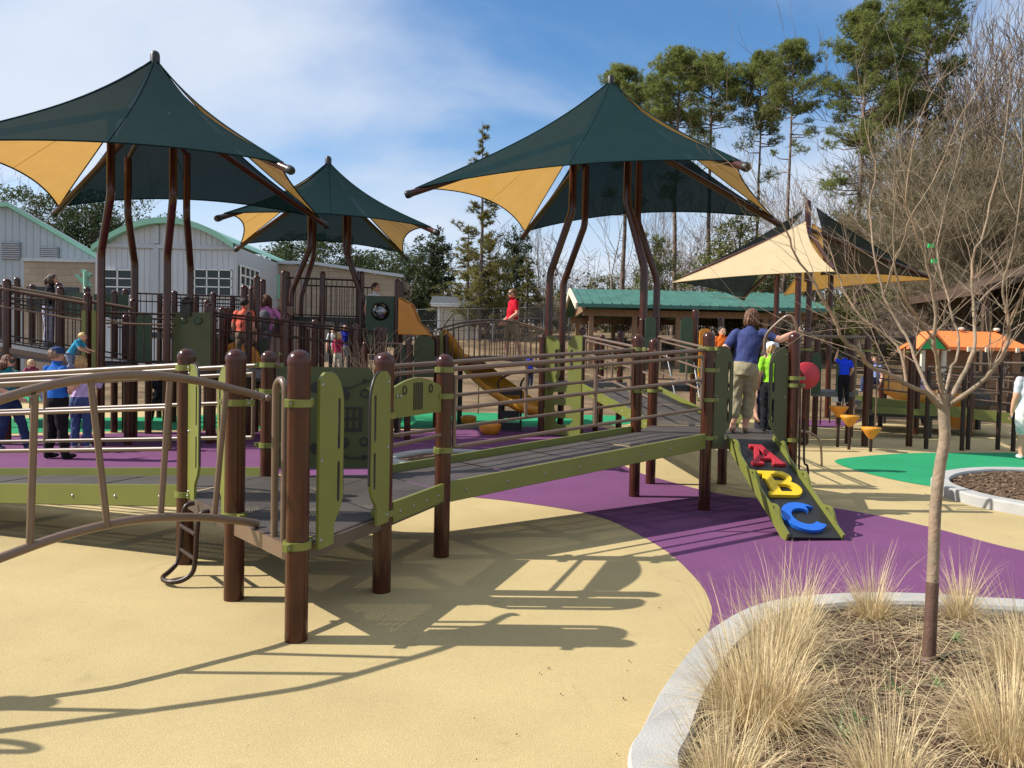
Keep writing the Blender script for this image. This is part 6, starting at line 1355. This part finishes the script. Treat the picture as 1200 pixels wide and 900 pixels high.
    if hat:
        t = MB(); c = hd + hu * .022 * H * hs; prof = [(.060, 0), (.061, .02), (.055, .042), (.038, .056), (.012, .062), (.002, .062)]
        t.lathe(c, [(r * H * hs, z * H * hs) for r, z in prof], 18, axis=(hu + bk * .12).normalized())
        t.prism([(x * H * hs, y * H * hs) for x, y in [(-.05, 0)] + [(-.05 * math.cos(R(a)), .045 + .035 * math.sin(R(a))) for a in range(0, 181, 20)] + [(.05, 0)]][::-1], c + hf * .035 * H * hs + hu * .004 * H, hl, (hf - hu * .15).normalized(), .004 * H)
        ht = t.build('cap', cloth(*hat), None); ht.parent = root
    if extra: extra(root, J, H)
    return root
DK, BR, BL, GY = (38, 30, 26), (92, 58, 36), (190, 155, 100), (150, 140, 130)
def gl(u, v, Y, z): p = at(u, v, Y); return (p.x, Y, z)
# woman and child at the head of the letter climber
person('woman in navy t-shirt and khaki cropped trousers standing on the second platform', gl(870, 500, 9.15, EZ + .003), R(163), 1.50, (58, 66, 108), (150, 140, 112), (108, 72, 48), (150, 120, 95), leg='capri', style='bob', vox=.009, build_=1.06, lean=(-.045, -.075),
       joints=dict(elR=(-.26, -.02, .74), haR=(-.37, -.12, .80), elL=(.165, .04, .64), haL=(.17, -.03, .50), anR=(-.02, -.05, .048), knR=(-.045, -.06, .275), anL=(.075, .03, .048)))
person('child in lime green shirt and pale cap in front of the woman in navy', gl(902, 500, 9.4, EZ + .003), R(170), 1.10, (140, 205, 50), (30, 30, 34), BL, (50, 50, 55), hat=(196, 214, 222), child=True, vox=.010)
person('dark haired adult in a dark navy top facing the platform behind the woman', gl(899, 480, 11.6, .0), R(20), 1.86, (52, 56, 84), (50, 50, 58), (46, 34, 30), vox=.014)
# family under the big left canopy
person('man in royal blue shirt and navy cap seen from behind', gl(66, 538, 11.1, 0.005), R(158), 1.63, (38, 96, 178), (24, 23, 26), (150, 120, 100), (26, 25, 26), hat=(44, 62, 98), vox=.010, build_=1.18,
       joints=dict(elR=(-.15, -.03, .63), haR=(-.09, -.13, .66), elL=(.15, -.02, .63), haL=(.10, -.13, .60), anR=(-.085, -.02, .048), anL=(.085, .02, .048)))
person('blond woman in lilac top and jeans beside the man in blue', gl(95, 521, 12.35, 0.005), R(185), 1.52, (186, 164, 202), (62, 76, 116), (196, 162, 108), (200, 198, 196), sleeve='long', style='bob', vox=.010, build_=1.1,
       joints=dict(elR=(-.16, -.06, .66), haR=(-.12, -.18, .74), elL=(.15, -.03, .64), haL=(.10, -.14, .66)))
person('toddler in teal shirt leaning over the left ramp edge above the man in blue', gl(82, 432, 12.3, 1.12), R(95), .78, (58, 150, 184), (120, 128, 150), (214, 182, 122), (90, 80, 76), child=True, vox=.009, lean=(0, -.26),
       joints=dict(elR=(-.15, -.26, .62), haR=(-.11, -.36, .58), elL=(.13, -.28, .62), haL=(.09, -.38, .6), knL=(.06, -.10, .30), knR=(-.06, -.05, .3), anL=(.07, .10, .08), anR=(-.06, .12, .06)))
person('woman in teal top and sunglasses holding a toddler at the left edge', gl(10, 512, 12.0, 0.005), R(72), 1.50, (38, 118, 128), (40, 52, 84), (98, 60, 40), (60, 62, 80), style='long', vox=.011, shades=True, look=.2,
       joints=dict(elL=(.15, -.06, .64), haL=(.06, -.19, .60), elR=(-.15, -.06, .64), haR=(-.06, -.2, .56), knL=(.07, -.1, .28), anL=(.08, -.16, .048), anR=(-.06, .08, .048)))
person('fair haired toddler in maroon top held by the woman in sunglasses', gl(37, 470, 12.0, .62), R(60), .82, (132, 62, 82), (158, 160, 176), (206, 178, 128), (220, 220, 222), sleeve='long', child=True, vox=.009,
       joints=dict(knL=(.08, -.17, .46), knR=(-.07, -.17, .44), anL=(.09, -.20, .24), anR=(-.08, -.20, .22), elR=(-.17, -.08, .68), haR=(-.1, -.2, .7)))
person('woman in black sleeveless top leaning on the upper ramp rail', gl(57, 372, 16.1, 1.625), R(105), 1.55, (26, 26, 30), (150, 150, 172), (72, 48, 36), (60, 60, 60), style='tail', vox=.013, lean=(.0, -.05), joints=dict(elL=(.13, -.13, .70), haL=(.08, -.27, .66), elR=(-.15, -.12, .68), haR=(-.08, -.26, .66)))
# people on the barred platforms
person('man in coral shirt seen from behind on the middle platform', gl(286, 420, 15.5, 1.155), R(176), 1.56, (214, 104, 84), (110, 96, 84), DK, (60, 50, 46), vox=.013, build_=1.2)
def satchel(root, J, H):
    b = MB(); c = J['chest'] + Vector((0, .085 * H, -.03 * H)); b.ball(c, (.085 * H, .05 * H, .13 * H), 12, 8); o = b.mesh('backpack', cloth(96, 98, 104)); t = link('backpack', o, None, (0, 0, 0)); t.matrix_world = Matrix.Translation(root.location) @ Matrix.Rotation(root.rotation_euler.z, 4, 'Z')
    tag(t, 'grey backpack worn by the child in pink', 'backpack')
person('child in pink and lavender top with grey backpack on the middle platform', gl(312, 400, 16.3, 1.155), R(180), 1.70, (206, 130, 190), (128, 122, 130), BR, (90, 80, 80), sleeve='long', style='tail', vox=.012, joints=dict(elL=(.19, .0, .68), haL=(.22, -.06, .58), elR=(-.19, 0, .68), haR=(-.22, -.06, .58)), extra=satchel)
person('girl in magenta dress walking down the barred ramp', gl(396, 440, 14.9, 1.13), R(150), .92, (176, 34, 78), (190, 180, 160), BL, (90, 80, 70), leg='short', style='bob', child=True, vox=.011)
person('man in white shirt looking down behind the bubble window board', gl(437, 400, 17.7, 1.625), R(60), 1.66, (208, 208, 214), (60, 70, 90), DK, (50, 50, 50), vox=.014, lean=(0, -.04), joints=dict(elL=(.15, -.1, .68), haL=(.1, -.22, .62)))
person('woman in red polo shirt and khaki shorts walking across the arched bridge', gl(599, 425, 18.0, 1.60), R(-72), 1.64, (188, 22, 44), (140, 126, 100), (120, 92, 66), (215, 205, 200), leg='short', vox=.012, build_=1.22, style='short', shades=True,
       joints=dict(elR=(-.15, .04, .64), haR=(-.13, -.10, .52), elL=(.15, .03, .64), haL=(.14, -.13, .52), knR=(-.06, -.05, .275), anR=(-.06, -.05, .048), knL=(.06, .04, .28), anL=(.06, .12, .06)))
person('boy in bright blue shirt balancing on the highest orange pod', gl(988, 476, 15.0, .855), R(175), 1.03, (26, 62, 214), (22, 22, 28), DK, (150, 150, 150), child=True, vox=.011, joints=dict(elL=(.16, -.04, .82), haL=(.13, -.02, .98), elR=(-.16, -.02, .66), haR=(-.14, -.08, .56)))
person('man in light grey shirt, pale shorts and dark cap at the right edge', gl(1204, 530, 13.6, .005), R(165), 1.76, (186, 188, 194), (212, 208, 204), GY, (215, 215, 215), leg='short', hat=(62, 74, 58), vox=.011, build_=1.2)
person('child in orange shirt beside the amber hood behind the woman in navy', gl(845, 430, 14.2, 1.165), R(10), 1.12, (222, 108, 40), (60, 60, 70), DK, (60, 60, 60), child=True, vox=.013)
person('small child in royal blue top under the high barred deck', gl(405, 400, 19.6, 1.16), R(0), 1.25, (36, 46, 170), (170, 170, 180), BR, (80, 80, 80), child=True, vox=.014)
person('child in white top beside the child in royal blue', gl(391, 400, 19.9, 1.16), R(10), 1.2, (206, 206, 208), (60, 62, 70), DK, (80, 80, 80), child=True, vox=.014)
def kid_deck():
    root = thing('play_platform', 'low deck behind the barred ramp where two small children stand', 'platform', Vector((at(395, 400, 19.6).x, 19.6, 0)))
    q = [at(355, 400, 19), at(425, 400, 19), at(428, 400, 20.6), at(358, 400, 20.6)]; slab(root, q, 1.155, .12)
    for u, Y in ((356, 19), (424, 19), (427, 20.5), (360, 20.5)): p = at(u, 400, Y); post(root, p.x, p.y, 2.3, [])
kid_deck()
person('person in dark clothes crouched behind the tan posts left of centre', gl(186, 470, 17.5, .005), R(30), 1.15, (40, 38, 48), (32, 32, 38), DK, (40, 40, 40), child=True, vox=.014, joints=dict(knL=(.10, -.12, .3), knR=(-.10, -.10, .3), anL=(.13, -.02, .05), anR=(-.13, .02, .05)))
person('person in pale blue seated on the ground by the long ramp', gl(1024, 476, 19.5, .55), R(-60), 1.3, (128, 138, 178), (52, 62, 96), BR, (150, 150, 150), vox=.014, joints=dict(knL=(.09, -.22, .56), knR=(-.09, -.22, .56), anL=(.09, -.26, .34), anR=(-.09, -.26, .34)))
person('person in lavender top standing beyond the long ramp rails', gl(1078, 470, 21.2, .005), R(-20), 1.5, (176, 160, 196), (60, 60, 80), DK, (70, 70, 70), vox=.016)
person('person in white standing under the left end of the teal pavilion', gl(656, 400, 33, hill(2, 33)), R(0), 1.6, (220, 220, 222), (40, 40, 46), DK, (40, 40, 40), vox=.02)
person('person in royal blue top in the brown field left of the pavilion', gl(622, 395, 30, hill(.7, 30)), R(40), 1.35, (40, 66, 190), (60, 60, 80), BR, (40, 40, 40), vox=.018, child=True)
# ------------------------------------------------------------------ foreground planting
def soil_h(x, y): return .03 + .07 * smooth(0, .9, near_edge(PL1, x, y)) if inside(PL1, x, y) else .03
def crape():
    random.seed(77); b0 = G(1089, 776, .1); Y0 = b0.y; root = thing('bare_tree', 'slim bare smooth barked young tree in the grass bed', 'tree', b0)
    T = MB(); tp = [at(1087, 780, Y0), at(1089, 765, Y0), at(1091, 720, Y0 + .01), at(1094, 655, Y0 + .02), at(1096, 600, Y0 + .02), at(1101, 550, Y0 + .03), at(1107, 515, Y0 + .03), at(1106, 485, Y0 + .03), at(1105, 462, Y0 + .03)]
    sp = spline(tp, 5); T.tube(sp, [.040 - .011 * smooth(0, 5, i) - .003 * i / len(sp) for i in range(len(sp))], 14)
    T.build('trunk', 'bark', root)
    st = MB(); st.tube(spline([at(1087, 776, Y0), at(1089, 760, Y0), at(1091, 720, Y0 + .01), at(1093, 682, Y0 + .015)], 5), [.046, .041, .036, .0335, .0325, .032, .0315, .031, .0308, .0306, .0304, .0302, .030, .0298, .0294, .0286][:16], 14); st.build('lower_bark', 'redbark', root)
    limbs = [([(1103, 478, 0), (1080, 458, -.04), (1044, 441, -.1), (1010, 418, -.15), (985, 390, -.2), (965, 350, -.22), (940, 310, -.25), (915, 262, -.3), (890, 225, -.3)], .024),
             ([(1100, 470, 0), (1088, 452, .05), (1076, 425, .15), (1058, 385, .25), (1036, 345, .3), (1024, 300, .35), (1020, 250, .4), (1024, 190, .4), (1010, 130, .45)], .019),
             ([(1106, 468, 0), (1100, 435, -.06), (1096, 400, -.12), (1098, 360, -.15), (1085, 310, -.2), (1070, 270, -.25), (1062, 220, -.3), (1075, 150, -.3)], .021),
             ([(1110, 472, 0), (1128, 440, .06), (1140, 405, .12), (1140, 365, .2), (1139, 320, .25), (1150, 270, .3), (1172, 190, .35), (1180, 120, .4)], .022),
             ([(1110, 476, 0), (1140, 455, -.1), (1165, 432, -.15), (1180, 400, -.2), (1182, 370, -.22), (1178, 335, -.25), (1192, 270, -.3), (1200, 200, -.3)], .023),
             ([(1107, 466, 0), (1116, 430, .1), (1122, 395, .2), (1112, 350, .3), (1098, 300, .4), (1110, 240, .45), (1128, 160, .5)], .015),
             ([(1062, 448, -.06), (1050, 405, .0), (1010, 370, .05), (985, 330, .1), (968, 285, .1), (950, 250, .15)], .014),
             ([(1140, 365, .2), (1160, 340, .3), (1195, 315, .4), (1230, 285, .4)], .012), ([(1182, 380, -.2), (1200, 345, -.3), (1225, 310, -.4)], .012),
             ([(1036, 345, .3), (1050, 300, .2), (1068, 255, .1), (1100, 200, 0), (1130, 130, -.1), (1160, 80, -.1)], .011),
             ([(1096, 400, -.1), (1070, 365, -.3), (1050, 320, -.4), (1045, 260, -.45), (1050, 200, -.5)], .012)]
    tw = MB()
    def twig(p, d, L, r, k):
        q = p; pts = [p]; n = 3
        for i in range(n): d = (d + Vector((uni(-1, 1), uni(-1, 1), uni(-.5, 1.1))) * .16).normalized(); q = q + d * L / n; pts.append(q)
        tw.tube(pts, [r, r * .85, r * .65, r * .4], 5 if r > .003 else 3, cap=False)
        if k <= 0: return
        for j in range(random.randint(1, 2)): s = pts[random.randint(1, 3)]; twig(s, (d + perp(d) * uni(.35, .75)).normalized(), L * uni(.5, .8), r * uni(.5, .7), k - 1)
    for pts, r in limbs:
        P = spline([at(u, v, Y0 + .03 + dy) for u, v, dy in pts], 5); n = len(P); jit = [Vector((uni(-1, 1), uni(-.7, .7), uni(-.6, .6))) * .011 for _ in range(n)]; P = [p + jit[i // 3] * min(1, i / 5) for i, p in enumerate(P)]; rr = [max(.0020, r * .53 * (1 - .97 * i / n) ** .75) * (1 + .05 * math.sin(i * 1.7) + (.20 if i % 6 == 3 else 0)) for i in range(n)]
        MB().tube(P, rr, 9).build('branch', 'bark', root)
        for j in range(int(n * .5)):
            i = random.randint(int(n * .25), n - 1); d = (P[min(n - 1, i + 1)] - P[max(0, i - 1)]).normalized(); twig(P[i], (d + perp(d) * uni(.5, 1.3) + Vector((0, 0, .05))).normalized(), uni(.2, .5), max(.0013, rr[i] * .30), random.randint(1, 2))
        twig(P[-1], (P[-1] - P[-3]).normalized(), .35, .0024, 2)
    tw.build('twigs', 'bark', root)
    for (u, v) in ((1091, 288), (1095, 306)):
        c = at(u, v, Y0 + .2); t = thing('plant_tag', ('upper' if v < 300 else 'lower') + ' of the two small green tags tied in the bare tree', 'tag', c, 0); MB().box(c, (.03, .012, .02)).build('tag', 'gablegreen', t)
crape()
def blade(b, p, d, L, droop, w_, n=4):
    side = Vector((-d.y, d.x, 0)); side = side.normalized() if side.length > 1e-4 else Vector((1, 0, 0)); tw_ = uni(-.9, .9); side = (side * math.cos(tw_) + Vector((d.x, d.y, 0)).normalized() * math.sin(tw_)) if (d.x or d.y) else side
    q = p.copy(); v = d.copy(); vs = []
    for i in range(n + 1):
        ww = w_ * (1 - (i / n) ** 1.6) * .5 + .0003; vs += [q - side * ww, q + side * ww]; v = (v + Vector((d.x, d.y, 0)) * droop * .35 - Vector((0, 0, droop * .3 * (i + .3)))).normalized(); q = q + v * L / n
    b.add(vs, [(2 * i, 2 * i + 1, 2 * i + 3, 2 * i + 2) for i in range(n)], 0, True)
def grass_clump(label, x, y, n, L, rad, lean, seed, stalks=40, low=.35):
    random.seed(seed); z = soil_h(x, y) - .01; root = thing('ornamental_grass', label, 'grass clump', (x, y, z)); b = MB()
    for i in range(n):
        a = uni(0, 6.283); r = rad * math.sqrt(rnd()) * .55; out = (uni(0, 1) ** 1.2) * .85 + r / rad * .15
        d = Vector((math.cos(a) * out + lean[0], math.sin(a) * out + lean[1], 1.0)).normalized()
        blade(b, Vector((x + r * math.cos(a), y + r * math.sin(a), z)), d, L * uni(low, 1.0), uni(.15, .9) if rnd() < .75 else uni(.0, .2), uni(.0020, .0038))
    o = b.build('blades', 'straw', root); s = MB()
    for i in range(stalks):
        a = uni(0, 6.283); r = rad * uni(0, .5); d = Vector((math.cos(a) * uni(.1, .45) + lean[0], math.sin(a) * uni(.1, .45) + lean[1], 1)).normalized(); blade(s, Vector((x + r * math.cos(a), y + r * math.sin(a), z)), d, L * uni(1.05, 1.5), uni(.02, .25), .0026, 5)
    s.build('seed_stalks', 'straw', root)
g = lambda u, v: G(u, v, .08)
for i, (lab, u, v, n, L, rad, lean, st) in enumerate((
        ('largest dry blond grass clump in the left of the bed', 888, 842, 1600, .47, .25, (-.02, .05), 90),
        ('dry blond grass clump just behind the largest one along the kerb', 915, 770, 1100, .44, .20, (.02, .05), 70),
        ('grass clump at the back of the bed left of the bare tree', 1022, 722, 520, .36, .11, (0, .05), 60),
        ('grass clump at the back of the bed right of the bare tree', 1126, 722, 420, .36, .10, (0, .05), 55),
        ('grass clump at the back kerb below the letter climber', 940, 728, 340, .37, .12, (.0, .1), 50),
        ('dry grass clump filling the lower right corner of the bed', 1182, 890, 1000, .41, .22, (.02, .05), 60),
        ('grass clump at the right edge between corner clump and bare tree', 1208, 806, 1000, .44, .18, (-.05, .05), 50),
        ('low dry grass clump at the front of the bed', 1040, 935, 420, .38, .17, (.0, .03), 45),
        ('grass clump against the front kerb at the lower left', 850, 925, 520, .37, .15, (.05, .02), 40))):
    p = g(u, v); grass_clump(lab, p.x, p.y, n, L, rad, lean, 200 + i, st)
def fallen():
    random.seed(300); b = MB(); xs = [p.x for p in PL1]; ys = [p.y for p in PL1]; k = 0
    while k < 3000:
        x, y = uni(min(xs), max(xs)), uni(min(ys), max(ys))
        if not inside(PL1, x, y) or near_edge(PL1, x, y) < .08: continue
        if rnd() > .25 + .75 * smooth(1.1, .2, min(math.hypot(x - q.x, y - q.y) for q in [g(890, 850), g(1022, 722), g(1172, 880), g(1126, 722), g(1000, 800)])): continue
        a = uni(0, 6.28); d = Vector((math.cos(a), math.sin(a), uni(-.05, .18))); blade(b, Vector((x, y, soil_h(x, y) + uni(.004, .03))), d, uni(.1, .42), uni(-.05, .12), uni(.002, .0035), 3); k += 1
    tag(b.build('fallen_straw', 'straw'), 'loose dry straw lying over the mulch', 'straw', kind='stuff')
fallen()
def sprout(label, u, v, n, L):
    p = G(u, v, .1); t = thing('green_sprout', label, 'plant', p); b = MB()
    for i in range(n):
        a = uni(0, 6.283); d = Vector((math.cos(a) * uni(.3, 1.1), math.sin(a) * uni(.3, 1.1), 1)).normalized(); blade(b, Vector((p.x, p.y, soil_h(p.x, p.y))), d, L * uni(.6, 1.1), uni(.2, .9), .010, 4)
    b.build('leaves', 'sprout', t)
for lab, u, v, n, L in (('small green sprout in the mulch right of the trunk', 1118, 752, 14, .11), ('green sprout tuft in the middle of the mulch', 1052, 812, 16, .13), ('small sprout just below the trunk', 1097, 806, 8, .08), ('dark green leaf tuft near the front of the bed', 985, 862, 18, .15), ('green tuft right of centre close to the front grass', 1005, 848, 10, .11), ('green sprout half hidden at the right edge', 1190, 766, 12, .11)): sprout(lab, u, v, n, L)
def hose():
    P = spline([g(1100, 778), g(1120, 772), g(1150, 768), g(1190, 772), g(1240, 770)], 5); P = [Vector((p.x, p.y, soil_h(p.x, p.y) + .01)) for p in P]
    tag(MB().tube(P, .011, 8).build('drip_hose', 'black'), 'thin dark drip hose on the mulch beside the trunk', 'hose')
hose()
# alike trees that would share a label are told apart by their order across the view
def order_labels():
    by = {}
    for o in col.objects:
        if o.parent is None and o.get('label'): by.setdefault(o['label'], []).append(o)
    for lab, os_ in by.items():
        if len(os_) < 2: continue
        os_.sort(key=lambda o: o.location.x / o.location.y); n = len(os_); ords = ['leftmost'] + ['second from left', 'third from left', 'fourth from left', 'fifth from left'][:n - 2] + ['rightmost']
        for o, w_ in zip(os_, ords): o['label'] = w_ + ' ' + lab
order_labels()
